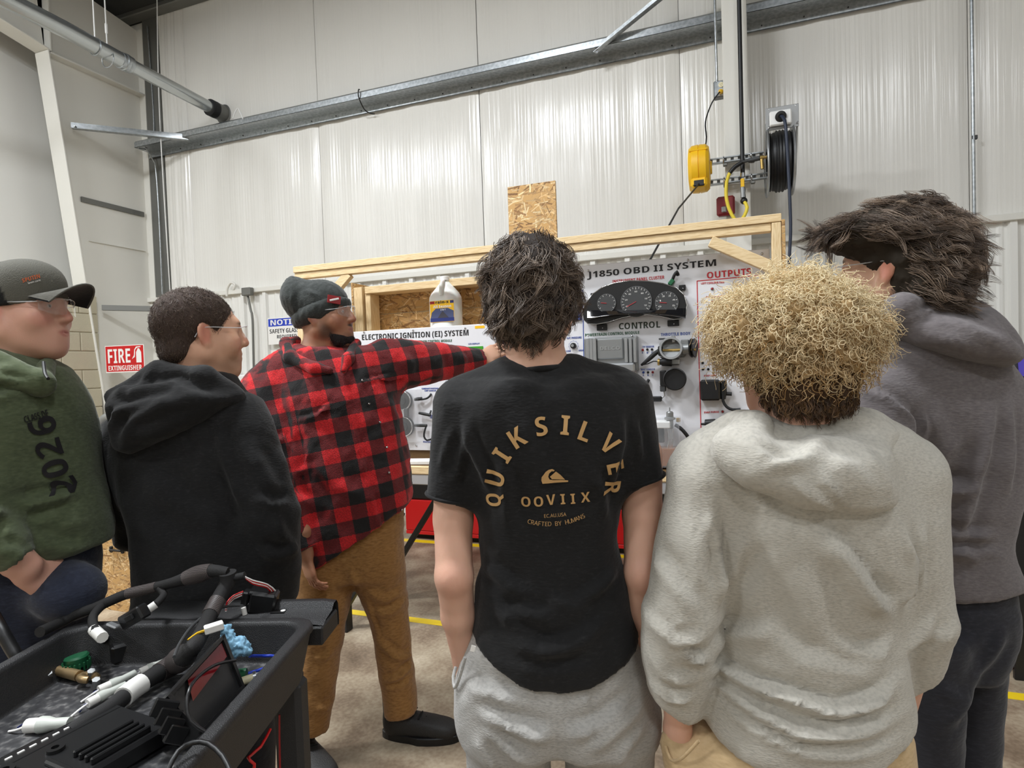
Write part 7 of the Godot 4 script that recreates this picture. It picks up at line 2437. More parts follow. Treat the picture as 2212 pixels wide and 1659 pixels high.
func person_blond() -> Node3D:
	var g := figure("person with big curly blond hair in a heather grey hooded sweatshirt", 1.09, 1740)
	var hd := Transform3D(Basis(Vector3.UP, PI + 0.75) * Basis(Vector3.RIGHT, 0.02), g.l(1716, 758, -0.02))
	var f := Field.new()
	head(f, hd, 0.95)
	f.cone(hd * Vector3(0, -0.05, -0.03), g.l(1716, 930, 0.0), 0.052, 0.058, 0.03)
	f.cone(g.l(1716, 930, 0.0), g.l(1720, 1000, -0.01), 0.058, 0.075, 0.03)
	var hands := f
	for q in [[g.l(1464, 1592, -0.01), Vector3(0.1, -1, 0), Vector3(0.15, 0, -1), [g.l(1530, 1010), g.l(1468, 1330, 0.03)]], [g.l(1940, 1560, -0.06), Vector3(-0.3, -1, 0), Vector3(-0.15, 0, -1), [g.l(1942, 1010), g.l(1985, 1345, 0.02)]]]:
		var hy: Vector3 = q[1].normalized()
		var hx: Vector3 = q[2]
		hx = (hx - hy * hx.dot(hy)).normalized()
		hand(f, Transform3D(Basis(hx, hy, hx.cross(hy)), q[0]), 1.0, 0.25, 0.05, 0.95, 0.3)
		f.chain([g.l(1720, 990, -0.01), q[3][0], q[3][1], q[0]], [0.06, 0.045, 0.035, 0.024], 0.02)
	var m := skin_mesh([f], [0.0046], lin(224, 176, 152))
	face_tints(m, hd, 0.95, lin(200, 120, 108), lin(222, 128, 112), lin(170, 130, 80))
	part("body", m, M.skin, g.node)
	# sweatshirt
	var s := Field.new()
	s.loft(g.rows([[905, 1640, 1800, 0.0, 0.062], [935, 1590, 1880, 0.0, 0.085], [975, 1548, 1930, 0.0, 0.105], [1040, 1530, 1958, 0.0, 0.122], [1120, 1540, 1975, 0.005, 0.13], [1220, 1556, 1968, 0.005, 0.125], [1300, 1560, 1945, 0.0, 0.118], [1360, 1552, 1938, 0.0, 0.118], [1430, 1540, 1940, 0.004, 0.124], [1500, 1528, 1950, 0.006, 0.13], [1560, 1520, 1955, 0.006, 0.132], [1600, 1524, 1948, 0.004, 0.126], [1625, 1522, 1944, 0.002, 0.122], [1660, 1534, 1938, 0.0, 0.116]]), Transform3D(), 0.02, 0.3, 0.01)
	var el := g.l(1468, 1330, 0.03)
	var er := g.l(1985, 1345, 0.02)
	limb(s, g.l(1530, 1010, 0.0), el, [[-0.08, 0.05, 0.06], [0.1, 0.064, 0.074], [0.5, 0.068, 0.07], [0.85, 0.066, 0.066], [1.08, 0.066, 0.064]], 0.04, 0.1, 0.03)
	limb(s, el, g.l(1462, 1572, 0.0), [[-0.08, 0.066, 0.064], [0.3, 0.066, 0.062], [0.62, 0.056, 0.054], [0.84, 0.046, 0.046], [0.9, 0.034, 0.036], [1.06, 0.027, 0.03]], 0.02, 0.1, 0.008)
	limb(s, g.l(1942, 1010, 0.0), er, [[-0.08, 0.05, 0.06], [0.1, 0.06, 0.072], [0.5, 0.058, 0.066], [0.85, 0.054, 0.062], [1.08, 0.05, 0.06]], 0.04, 0.1, 0.03)
	limb(s, er, g.l(1950, 1575, -0.06), [[-0.1, 0.05, 0.06], [0.3, 0.046, 0.056], [0.7, 0.042, 0.05], [0.86, 0.036, 0.042], [0.92, 0.028, 0.034], [1.05, 0.026, 0.03]], 0.02, 0.1, 0.008)
	s.cone(g.l(1600, 960, 0.0), g.l(1530, 1008, 0.0), 0.06, 0.06, 0.05)
	s.cone(g.l(1860, 950, 0.0), g.l(1945, 1008, 0.0), 0.06, 0.06, 0.05)
	# hem band
	s.loft(g.rows([[1612, 1530, 1940, 0.0, 0.12], [1640, 1527, 1938, 0.0, 0.121], [1672, 1545, 1925, 0.0, 0.112]]), Transform3D(), 0.004, 0.3, 0.01)
	var h0 := g.l(1740, 1672, 0.1)
	var hl := g.l(1518, 1568, 0.02)
	s.hem(h0.x, h0.y, -0.02, (hl.y - h0.y) / ((hl.x - h0.x) * (hl.x - h0.x)) * 0.85, 0.01, 1.0)
	var fs := Folds.new()
	for q in [[[[1545, 1085], [1556, 1180], [1566, 1260], [1562, 1330]], 11, 0.012], [[[1540, 1110], [1530, 1180], [1535, 1240]], 9, 0.007], [[[1620, 1150], [1600, 1230], [1580, 1290]], 18, 0.008], [[[1720, 1110], [1790, 1190], [1850, 1270], [1900, 1320]], 20, 0.012], [[[1760, 1115], [1830, 1220], [1880, 1290], [1930, 1330]], 14, 0.008], [[[1800, 1130], [1850, 1190], [1880, 1250]], 14, 0.006], [[[1930, 1130], [1955, 1200], [1960, 1270], [1935, 1320]], 11, 0.01],
		[[[1770, 1370], [1830, 1400], [1890, 1405], [1930, 1380]], 13, 0.008], [[[1530, 1480], [1610, 1485], [1700, 1495], [1790, 1518], [1880, 1495], [1935, 1460]], 12, 0.014], [[[1540, 1510], [1620, 1530], [1700, 1560], [1760, 1560], [1860, 1548], [1950, 1530]], 13, 0.012], [[[1560, 1545], [1640, 1575], [1720, 1600], [1820, 1598], [1945, 1580]], 9, 0.007], [[[1545, 1440], [1600, 1410], [1650, 1380], [1690, 1340]], 17, 0.007], [[[1650, 1340], [1720, 1420], [1830, 1440], [1930, 1420]], 20, 0.006],
		[[[1420, 1200], [1460, 1270], [1520, 1340]], 16, 0.008], [[[1400, 1350], [1460, 1390], [1540, 1380]], 12, 0.008], [[[1470, 1395], [1500, 1430], [1545, 1440]], 9, 0.011], [[[1405, 1420], [1450, 1480], [1520, 1490]], 12, 0.007], [[[1415, 1510], [1460, 1535], [1515, 1530]], 10, 0.008], [[[1500, 1130], [1515, 1220], [1525, 1300]], 14, 0.006], [[[2035, 1330], [2010, 1390], [1960, 1420]], 14, 0.008], [[[1995, 1120], [1985, 1200], [1990, 1280]], 12, 0.006], [[[1640, 1040], [1690, 1100], [1740, 1130]], 12, -0.006], [[[1600, 1210], [1640, 1330], [1660, 1440]], 30, 0.006], [[[1700, 1200], [1740, 1300], [1760, 1400]], 30, 0.006]]:
		g.fold(fs, q[0], q[1], q[2] * 1.5)
	var nz := FastNoiseLite.new()
	nz.frequency = 8.0
	nz.seed = 14
	var sm: MB = s.mesh(0.009)
	fs.press(sm, 0.006, nz, Vector3(1, 0.7, 1))
	var top := part("sweatshirt", sm, M.heather, g.node, "heather grey hooded sweatshirt")
	# hood: lobe at the left, body sagging to the lower right, rolled opening
	var h := Field.new()
	h.loft(g.rows([[914, 1636, 1806, 0.0, 0.066], [940, 1590, 1880, 0.03, 0.085], [975, 1572, 1915, 0.075, 0.085], [1010, 1600, 1925, 0.085, 0.085], [1050, 1680, 1925, 0.09, 0.075], [1085, 1752, 1920, 0.095, 0.06], [1112, 1800, 1905, 0.098, 0.04]]), Transform3D(), 0.03, 0.25, 0.03)
	h.cone(g.l(1612, 925, 0.04), g.l(1586, 968, 0.09), 0.03, 0.03, 0.03)
	h.cone(g.l(1586, 968, 0.09), g.l(1640, 1005, 0.12), 0.028, 0.03, 0.03)
	h.cone(g.l(1640, 1005, 0.12), g.l(1740, 1050, 0.135), 0.03, 0.035, 0.04)
	h.cone(g.l(1640, 915, 0.04), g.l(1620, 975, 0.12), 0.022, 0.02, 0.02)
	h.cone(g.l(1800, 905, 0.03), g.l(1890, 945, 0.04), 0.03, 0.035, 0.03)
	h.ell(g.l(1708, 900, 0.0), Vector3(0.062, 0.05, 0.06), 0.02, Basis(), 1)
	var hf := Folds.new()
	for q in [[[[1610, 1000], [1690, 985], [1760, 950], [1810, 920]], 11, 0.012], [[[1600, 960], [1640, 985], [1700, 985]], 10, 0.008], [[[1720, 1005], [1760, 1050], [1800, 1090]], 6, 0.005], [[[1820, 960], [1860, 1010], [1880, 1060]], 20, 0.007], [[[1740, 975], [1800, 1000], [1850, 1060]], 16, 0.006], [[[1650, 1010], [1720, 1060], [1800, 1110]], 9, 0.006]]:
		g.fold(hf, q[0], q[1], q[2])
	var hm: MB = h.mesh(0.008)
	hf.press(hm, 0.005, nz)
	part("hood", hm, M.heather, top)
	# trousers
	var p := Field.new()
	p.loft(g.rows([[1560, 1500, 1955, 0.0, 0.11], [1620, 1470, 1960, 0.0, 0.118], [1680, 1450, 1965, 0.0, 0.12], [1760, 1452, 1962, 0.0, 0.115]]), Transform3D(), 0.02, 0.3)
	for q in [[1585, 122], [1835, 122]]:
		var a := g.l(q[0], 1720)
		limb(p, a, Vector3(a.x * 0.8, 0.1, a.z), [[0.0, g.px(q[1]), 0.1], [0.5, 0.082, 0.088], [1.0, 0.062, 0.066]], 0.03, 0.2, 0.01)
	p.cone(g.l(1446, 1600, 0.0), g.l(1470, 1650, 0.02), 0.02, 0.03, 0.03)
	var pn := part("trousers", p.mesh(0.012), M.khaki, g.node, "khaki trousers")
	part("pocket_edge", MB.new().tube(curve([g.l(1438, 1612, 0.02), g.l(1448, 1640, 0.04), g.l(1470, 1640, 0.06), g.l(1510, 1600, 0.08)], 0.01), 0.003, 6), M.khaki, pn)
	for k: float in [-1.0, 1.0]:
		shoe(g.node, Transform3D(Basis(Vector3.UP, PI + k * 0.12), Vector3(g.l(1710 + k * 95, 1600).x, 0, -0.02)), M.white, M.white, 0.95)
	# hair: dark close crop at the nape, a big ball of curls above
	var nf := Field.new()
	nf.ell(g.l(1724, 770, 0.0), Vector3(0.088, 0.1, 0.1), 0.02)
	nf.ell(g.l(1754, 828, 0.035), Vector3(0.072, 0.052, 0.066), 0.04)
	nf.ell(g.l(1600, 850, 0.06), Vector3(0.05, 0.075, 0.09), 0.02, Basis(), 1)
	nf.cone(g.l(1740, 940, 0.08), g.l(1640, 920, 0.08), 0.03, 0.03, 0.02, 1)
	var nm: MB = nf.mesh(0.006)
	var hn := FastNoiseLite.new()
	hn.frequency = 30.0
	Folds.new().press(nm, 0.01, hn)
	nm.c.fill(lin(66, 46, 28))
	var hair := part("hair", nm, M.scalp, g.node, "big curly blond hair, dark at the nape")
	var bf := Field.new()
	bf.ell(g.l(1714, 714, 0.0), Vector3(0.118, 0.086, 0.118), 0.02)
	bf.ell(g.l(1612, 716, -0.01), Vector3(0.062, 0.056, 0.08), 0.04)
	bf.ell(g.l(1786, 722, 0.02), Vector3(0.064, 0.062, 0.085), 0.04)
	bf.ell(g.l(1752, 775, 0.05), Vector3(0.072, 0.042, 0.06), 0.04)
	bf.ell(g.l(1722, 642, 0.0), Vector3(0.045, 0.035, 0.055), 0.04)
	bf.ell(g.l(1590, 850, 0.08), Vector3(0.045, 0.05, 0.09), 0.02, Basis(), 1)
	var bm: MB = bf.mesh(0.007)
	Folds.new().press(bm, 0.03, hn)
	bm.c.fill(lin(184, 156, 112))
	part("curl_mass", bm, M.scalp, hair)
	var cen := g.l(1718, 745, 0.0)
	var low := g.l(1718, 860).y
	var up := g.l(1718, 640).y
	var ck := MB.new()
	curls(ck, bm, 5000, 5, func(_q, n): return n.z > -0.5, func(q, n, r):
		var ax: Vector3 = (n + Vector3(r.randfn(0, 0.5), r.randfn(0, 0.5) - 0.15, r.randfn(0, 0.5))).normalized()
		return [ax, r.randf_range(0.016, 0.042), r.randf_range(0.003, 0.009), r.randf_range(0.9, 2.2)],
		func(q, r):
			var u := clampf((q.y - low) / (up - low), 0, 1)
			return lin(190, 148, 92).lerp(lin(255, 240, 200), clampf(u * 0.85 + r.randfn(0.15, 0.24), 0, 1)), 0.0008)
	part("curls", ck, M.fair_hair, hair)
	var dk := MB.new()
	locks(dk, nm, 500, 9, Vector2(0.012, 0.03), 0.0008, func(q, n): return Vector3(hn.get_noise_3dv(q * 0.5), -1.0, 0.3 + hn.get_noise_3dv(q * 0.5 + Vector3(3, 3, 3))), func(q, n): return n.z > -0.4 and q.y < low + 0.01, [lin(96, 68, 40), lin(70, 48, 28), lin(124, 92, 56)], 0.006, 0.5, 5, 9, 0.006)
	part("nape_hair", dk, M.hair, hair)
	return g.node

# clear wrap-round safety glasses on a head
func glasses(node: Node3D, hd: Transform3D, s: float, called := "safety_glasses") -> void:
	var fr := MB.new()
	var ln := MB.new()
	for e: float in [-1.0, 1.0]:
		var rows := []
		for j in 7:
			var row := []
			var v := j / 6.0
			for i in 10:
				var u := i / 9.0
				var x := lerpf(0.006, 0.07, u)
				var hi := 0.022 - 0.01 * u * u
				var lo := -0.02 + 0.014 * pow(absf(u - 0.4), 2.0) * 2.5 + (0.012 if i == 0 else 0.0)
				row.append(hd * (Vector3(x * e, lerpf(lo, hi, v), 0.116 - x * x * 6.5) * s))
			rows.append(row)
		ln.sheet(rows)
		var top := PackedVector3Array(rows[6])
		fr.tube(top, 0.0011 * s, 6)
		fr.tube(curve([rows[6][9], hd * (Vector3(e * 0.079, 0.012, 0.05) * s), hd * (Vector3(e * 0.083, 0.012, -0.012) * s), hd * (Vector3(e * 0.081, -0.012, -0.034) * s)], 0.012), 0.0014 * s, 6)
	fr.tube(curve([hd * (Vector3(-0.008, 0.02, 0.116) * s), hd * (Vector3(0, 0.022, 0.119) * s), hd * (Vector3(0.008, 0.02, 0.116) * s)], 0.004), 0.002 * s, 6)
	var o := part(called, fr, M.clear_plastic, node, "clear safety glasses")
	part("lens", ln, M.glass, o)

func person_plum() -> Node3D:
	var g := figure("tall person with thick dark hair in a plum grey hoodie", 1.4, 2040)
	var hd := Transform3D(Basis(Vector3.UP, -2.35) * Basis(Vector3.RIGHT, -0.03), g.l(1924, 584, 0.0))
	var f := Field.new()
	head(f, hd, 1.0)
	f.cone(hd * Vector3(0, -0.06, -0.035), g.l(1968, 700, -0.01), 0.054, 0.062, 0.04)
	f.cone(g.l(1968, 700, -0.01), g.l(1985, 780, -0.02), 0.062, 0.08, 0.03)
	var m := skin_mesh([f], [0.0036], lin(214, 168, 140))
	face_tints(m, hd, 1.0, lin(190, 112, 100), lin(216, 134, 112), lin(50, 36, 28))
	part("body", m, M.skin, g.node)
	glasses(g.node, hd, 1.0)
	var s := Field.new()
	s.loft(g.rows([[690, 1905, 2045, 0.0, 0.07], [720, 1870, 2090, 0.0, 0.09], [770, 1835, 2140, 0.0, 0.115], [830, 1850, 2180, 0.0, 0.13], [900, 1880, 2190, 0.0, 0.135], [980, 1920, 2182, 0.0, 0.132], [1060, 1935, 2176, 0.0, 0.125], [1130, 1938, 2162, 0.0, 0.12], [1180, 1938, 2156, 0.0, 0.12], [1230, 1940, 2170, 0.0, 0.126], [1262, 1940, 2174, 0.0, 0.128], [1300, 1950, 2160, 0.0, 0.12]]), Transform3D(), 0.02, 0.3, 0.02)
	var sh := g.l(1892, 830, 0.04)
	var el := g.l(1900, 1090, 0.12)
	limb(s, sh, el, [[-0.1, 0.06, 0.06], [0.1, 0.075, 0.075], [0.5, 0.076, 0.07], [1.08, 0.062, 0.06]], 0.03, 0.1, 0.03)
	limb(s, el, g.l(1820, 1290, 0.12), [[-0.08, 0.062, 0.06], [0.5, 0.055, 0.055], [1.0, 0.04, 0.042]], 0.02, 0.1, 0.02)
	s.cone(g.l(2160, 880, -0.08), g.l(2150, 1075, -0.06), 0.05, 0.045, 0.03)
	var h0 := g.l(2040, 1306, 0.1)
	s.hem(h0.x, h0.y, 0.1, 0.0, 0.01, 1.0)
	var fs := Folds.new()
	for q in [[[[1845, 828], [1900, 860], [1950, 905], [1962, 960]], 9, 0.008], [[[1962, 880], [1968, 960], [1966, 1060]], 9, -0.016], [[[2118, 850], [2105, 960], [2080, 1090], [2052, 1200]], 13, 0.012], [[[1975, 1110], [2030, 1060], [2090, 1050]], 14, 0.016], [[[2000, 1130], [2060, 1160], [2140, 1150]], 11, 0.01], [[[2010, 1200], [2060, 1185], [2110, 1210]], 11, 0.012], [[[2040, 1215], [2080, 1180], [2150, 1195]], 9, 0.008], [[[2150, 860], [2160, 960], [2150, 1080]], 12, 0.008], [[[1990, 860], [2020, 960], [2010, 1040]], 22, 0.008], [[[2060, 930], [2030, 1000], [2000, 1040]], 16, 0.008], [[[1830, 880], [1880, 960], [1930, 1050]], 16, 0.008]]:
		g.fold(fs, q[0], q[1], q[2] * 1.3)
	var nz := FastNoiseLite.new()
	nz.frequency = 8.0
	nz.seed = 24
	var sm: MB = s.mesh(0.009)
	fs.press(sm, 0.005, nz)
	var top := part("hoodie", sm, M.plum, g.node, "faded plum grey hoodie")
	var h := Field.new()
	h.loft(g.rows([[640, 1960, 2085, -0.02, 0.06], [665, 1920, 2110, 0.02, 0.085], [700, 1905, 2142, 0.06, 0.105], [740, 1960, 2172, 0.08, 0.105], [775, 2045, 2182, 0.085, 0.085], [800, 2120, 2180, 0.08, 0.05]]), Transform3D(), 0.03, 0.2, 0.03)
	h.cone(g.l(1895, 700, 0.08), g.l(1945, 668, 0.1), 0.022, 0.028, 0.03)
	h.cone(g.l(1945, 668, 0.1), g.l(2040, 640, 0.06), 0.028, 0.026, 0.03)
	h.ell(g.l(1965, 660, 0.0), Vector3(0.066, 0.075, 0.068), 0.015, Basis(), 1)
	var hf := Folds.new()
	for q in [[[[1925, 700], [1990, 672], [2050, 650], [2080, 640]], 6, 0.007], [[[2000, 700], [2080, 740], [2150, 790]], 16, 0.008], [[[2090, 690], [2120, 740], [2150, 770]], 12, 0.008], [[[1950, 720], [2030, 750], [2100, 790]], 14, 0.008]]:
		g.fold(hf, q[0], q[1], q[2])
	var hm: MB = h.mesh(0.008)
	hf.press(hm, 0.005, nz)
	part("hood", hm, M.plum, top)
	var p := Field.new()
	p.loft(g.rows([[1240, 1950, 2160, 0.0, 0.11], [1320, 1946, 2166, 0.0, 0.125], [1390, 1950, 2156, 0.0, 0.12], [1440, 1960, 2130, 0.0, 0.11]]), Transform3D(), 0.02, 0.3)
	for q in [[1990, 1985, 62, 0.05, 1.0], [2078, 2070, 60, -0.04, -1.0]]:
		var a := g.l(q[0], 1420, q[3])
		var b := g.l(q[1], 1640, q[3])
		limb(p, a, Vector3(b.x, 0.1, b.z), [[-0.1, g.px(q[2]) * 1.2, 0.1], [0.35, g.px(q[2]) * 1.05, 0.088], [1.0, 0.062, 0.066]], 0.03, 0.2, 0.01)
		shoe(g.node, Transform3D(Basis(Vector3.UP, -1.9), Vector3(b.x, 0, b.z)), M.dark_grey, M.white)
	fs = Folds.new()
	for q in [[[[2160, 1340], [2110, 1420], [2050, 1480]], 16, 0.01], [[[2120, 1440], [2060, 1500], [2010, 1540]], 14, 0.008], [[[1990, 1450], [2030, 1480], [2070, 1490]], 12, 0.008]]:
		g.fold(fs, q[0], q[1], q[2])
	var pm: MB = p.mesh(0.011)
	fs.press(pm, 0.005, nz)
	part("trousers", pm, M.navy_cloth, g.node, "dark navy trousers")
	var hr := Field.new()
	hr.ell(g.l(1962, 512, 0.0), Vector3(0.118, 0.088, 0.102), 0.02)
	hr.ell(hd * Vector3(0, 0.015, -0.035), Vector3(0.096, 0.105, 0.105), 0.03, hd.basis)
	hr.ell(hd * Vector3(0.01, -0.05, -0.075), Vector3(0.078, 0.05, 0.055), 0.03, hd.basis)
	hr.ell(g.l(1846, 512, 0.0), Vector3(0.066, 0.04, 0.085), 0.05)
	hr.ell(g.l(2020, 560, 0.0), Vector3(0.072, 0.085, 0.088), 0.04)
	hr.ell(g.l(2005, 615, 0.02), Vector3(0.045, 0.035, 0.06), 0.03)
	hr.ell(hd * Vector3(0, -0.055, 0.095), Vector3(0.11, 0.095, 0.085), 0.015, hd.basis, 1)
	hr.ell(hd * Vector3(0.1, -0.03, 0.008), Vector3(0.032, 0.045, 0.032), 0.015, hd.basis, 1)
	hr.ell(g.l(1950, 692, 0.06), Vector3(0.06, 0.035, 0.08), 0.02, Basis(), 1)
	var face_inv := hd.affine_inverse()
	var hrm: MB = hr.mesh(0.007)
	var hn := FastNoiseLite.new()
	hn.frequency = 22.0
	Folds.new().press(hrm, 0.012, hn)
	hrm.c.fill(lin(44, 34, 28))
	var hair := part("hair", hrm, M.scalp, g.node, "thick wavy dark brown hair swept to the forehead")
	var crown := g.l(2040, 450, 0.0)
	var lk := MB.new()
	locks(lk, hrm, 900, 18, Vector2(0.04, 0.085), 0.0009, func(q, n):
		var d: Vector3 = q - crown
		d.z *= 0.6
		var v: Vector3 = face_inv * q
		if v.x > 0.03 and v.z < 0.03:
			return hd.basis * Vector3(0, -0.35, -1)
		return d - n * d.dot(n) + Vector3(hn.get_noise_3dv(q * 0.5), hn.get_noise_3dv(q * 0.5 + Vector3(9, 0, 0)) - 0.1, 0.0) * 0.06, func(q, n):
			var w: Vector3 = face_inv * q
			return n.z > -0.6 and not (w.z > 0.03 and w.y < 0.055) and not (w.x > 0.03 and w.z > -0.045 and w.y < 0.065), [lin(114, 96, 80), lin(92, 76, 63), lin(136, 116, 98), lin(74, 60, 50)], 0.012, 0.38, 8, 14)
	part("locks", lk, M.hair, hair)
	return g.node

func person_black() -> Node3D:
	var g := figure("person with short brown hair in a plain black hoodie standing behind the black cart", 1.7, 470)
	var hs := 1.04
	var hd := Transform3D(Basis(Vector3.UP, 2.25) * Basis(Vector3.RIGHT, -0.02), g.l(436, 722, 0.0))
	var f := Field.new()
	head(f, hd, hs, 1.1)
	f.cone(hd * Vector3(0, -0.06, -0.03), g.l(430, 815, 0.0), 0.062, 0.068, 0.04)
	f.cone(g.l(430, 815, 0.0), g.l(425, 880, 0.0), 0.068, 0.09, 0.03)
	var m := skin_mesh([f], [0.0036], lin(216, 168, 140))
	face_tints(m, hd, hs, lin(190, 116, 104), lin(214, 132, 112), lin(84, 66, 52))
	tint(m, hd * Vector3(-0.03, -0.085, 0.05), Vector3(0.06, 0.035, 0.06), lin(150, 116, 92), 0.5)
	part("body", m, M.skin, g.node)
	glasses(g.node, hd, hs)
	var s := Field.new()
	s.loft(g.rows([[800, 352, 500, 0.0, 0.08], [840, 300, 520, 0.0, 0.11], [880, 268, 545, 0.0, 0.13], [940, 256, 560, 0.0, 0.14], [1000, 260, 566, 0.0, 0.142], [1080, 276, 580, 0.0, 0.142], [1150, 296, 596, 0.0, 0.145], [1210, 304, 606, 0.0, 0.148], [1290, 298, 612, 0.0, 0.15], [1360, 300, 610, 0.0, 0.148]]), Transform3D(), 0.02, 0.25, 0.02)
	var el := g.l(590, 1120, 0.06)
	limb(s, g.l(508, 892, 0.03), el, [[-0.1, 0.07, 0.08], [0.2, 0.086, 0.09], [0.6, 0.08, 0.084], [1.05, 0.07, 0.074]], 0.05, 0.1, 0.03)
	limb(s, el, g.l(606, 1300, -0.02), [[-0.1, 0.07, 0.074], [0.4, 0.066, 0.066], [1.0, 0.05, 0.052]], 0.03, 0.1, 0.03)
	limb(s, g.l(290, 900, -0.02), g.l(300, 1180, -0.1), [[0.0, 0.07, 0.08], [0.5, 0.075, 0.08], [1.0, 0.06, 0.06]], 0.05, 0.1, 0.03)
	var fs := Folds.new()
	for q in [[[[475, 900], [490, 960], [520, 1040], [540, 1100]], 11, 0.012], [[[400, 870], [405, 930], [425, 990]], 9, 0.005], [[[560, 1060], [590, 1085], [625, 1090]], 10, 0.012], [[[545, 960], [580, 1030], [600, 1070]], 12, 0.009], [[[600, 1100], [615, 1160], [640, 1220]], 9, 0.01], [[[330, 1010], [400, 1080], [470, 1130]], 22, 0.01], [[[310, 1100], [380, 1170], [460, 1200]], 20, 0.009], [[[440, 990], [470, 1080], [480, 1170]], 20, 0.008], [[[560, 1180], [600, 1200], [640, 1190]], 12, 0.01], [[[420, 900], [450, 950], [470, 1010]], 16, 0.007]]:
		g.fold(fs, q[0], q[1], q[2] * 1.3)
	var nz := FastNoiseLite.new()
	nz.frequency = 7.0
	nz.seed = 34
	var sm: MB = s.mesh(0.0105)
	fs.press(sm, 0.007, nz)
	var top := part("hoodie", sm, M.black_fleece, g.node, "plain black hoodie")
	# hood hanging on the back: pointed to the left, two long sags
	var h := Field.new()
	h.loft(g.rows([[786, 335, 385, 0.06, 0.03], [812, 322, 470, 0.06, 0.07], [838, 268, 505, 0.075, 0.1], [865, 246, 515, 0.09, 0.11], [900, 246, 470, 0.1, 0.1], [935, 252, 410, 0.105, 0.09], [965, 262, 345, 0.1, 0.07], [984, 276, 312, 0.1, 0.04]]), Transform3D(), 0.03, 0.15, 0.03)
	h.cone(g.l(345, 795, 0.1), g.l(440, 815, 0.12), 0.022, 0.024, 0.03)
	h.cone(g.l(440, 815, 0.12), g.l(505, 860, 0.08), 0.024, 0.02, 0.03)
	h.cone(g.l(240, 856, 0.1), g.l(340, 800, 0.08), 0.012, 0.018, 0.03)
	h.ell(g.l(432, 770, 0.0), Vector3(0.075, 0.06, 0.085), 0.02, Basis(), 1)
	var hf := Folds.new()
	for q in [[[[240, 852], [320, 845], [400, 830], [480, 850]], 11, 0.016], [[[250, 870], [330, 880], [420, 850], [500, 862]], 11, 0.014], [[[300, 960], [340, 900], [400, 870], [460, 862]], 10, 0.014], [[[270, 940], [300, 890], [340, 870]], 9, 0.012], [[[340, 800], [310, 830], [290, 850]], 8, 0.008]]:
		g.fold(hf, q[0], q[1], q[2])
	var hm: MB = h.mesh(0.008)
	hf.press(hm, 0.006, nz)
	part("hood", hm, M.black_fleece, top)
	var p := Field.new()
	p.loft(g.rows([[1320, 310, 600, 0.0, 0.14], [1420, 312, 596, 0.0, 0.14], [1480, 320, 590, 0.0, 0.13]]), Transform3D(), 0.02, 0.3)
	for x in [385, 520]:
		var a := g.l(x, 1460)
		limb(p, a, Vector3(a.x, 0.1, a.z), [[-0.1, 0.1, 0.11], [0.4, 0.085, 0.09], [1.0, 0.065, 0.07]], 0.03, 0.2, 0.01)
		shoe(g.node, Transform3D(Basis(Vector3.UP, 2.4), Vector3(a.x, 0, a.z)), M.black, M.dark_grey)
	part("trousers", p.mesh(0.016), M.navy_cloth, g.node, "dark trousers")
	# close cropped hair
	var hr := Field.new()
	hr.ell(hd * (Vector3(0, 0.032, -0.02) * hs), Vector3(0.085, 0.094, 0.103) * hs, 0.02, hd.basis)
	hr.ell(hd * (Vector3(0, -0.045, -0.065) * hs), Vector3(0.066, 0.04, 0.042) * hs, 0.03, hd.basis)
	hr.ell(hd * (Vector3(0, -0.045, 0.085) * hs), Vector3(0.1, 0.095, 0.085) * hs, 0.015, hd.basis, 1)
	for e: float in [-1.0, 1.0]:
		hr.ell(hd * (Vector3(e * 0.09, -0.02, -0.006) * hs), Vector3(0.03, 0.046, 0.026) * hs, 0.012, hd.basis, 1)
	var hrm: MB = hr.mesh(0.006)
	hrm.c.fill(lin(62, 49, 39))
	var hair := part("hair", hrm, M.scalp, g.node, "short cropped brown hair")
	var lk := MB.new()
	var crown: Vector3 = hd * Vector3(0, 0.12, -0.06)
	locks(lk, hrm, 2600, 38, Vector2(0.006, 0.012), 0.0006, func(q, n):
		var d: Vector3 = q - crown
		return d - n * d.dot(n), func(_q, n): return n.z > -0.6, [lin(88, 71, 58), lin(72, 57, 46), lin(104, 86, 70)], 0.0005, 0.5, 2, 7, 0.006)
	part("locks", lk, M.hair, hair)
	return g.node

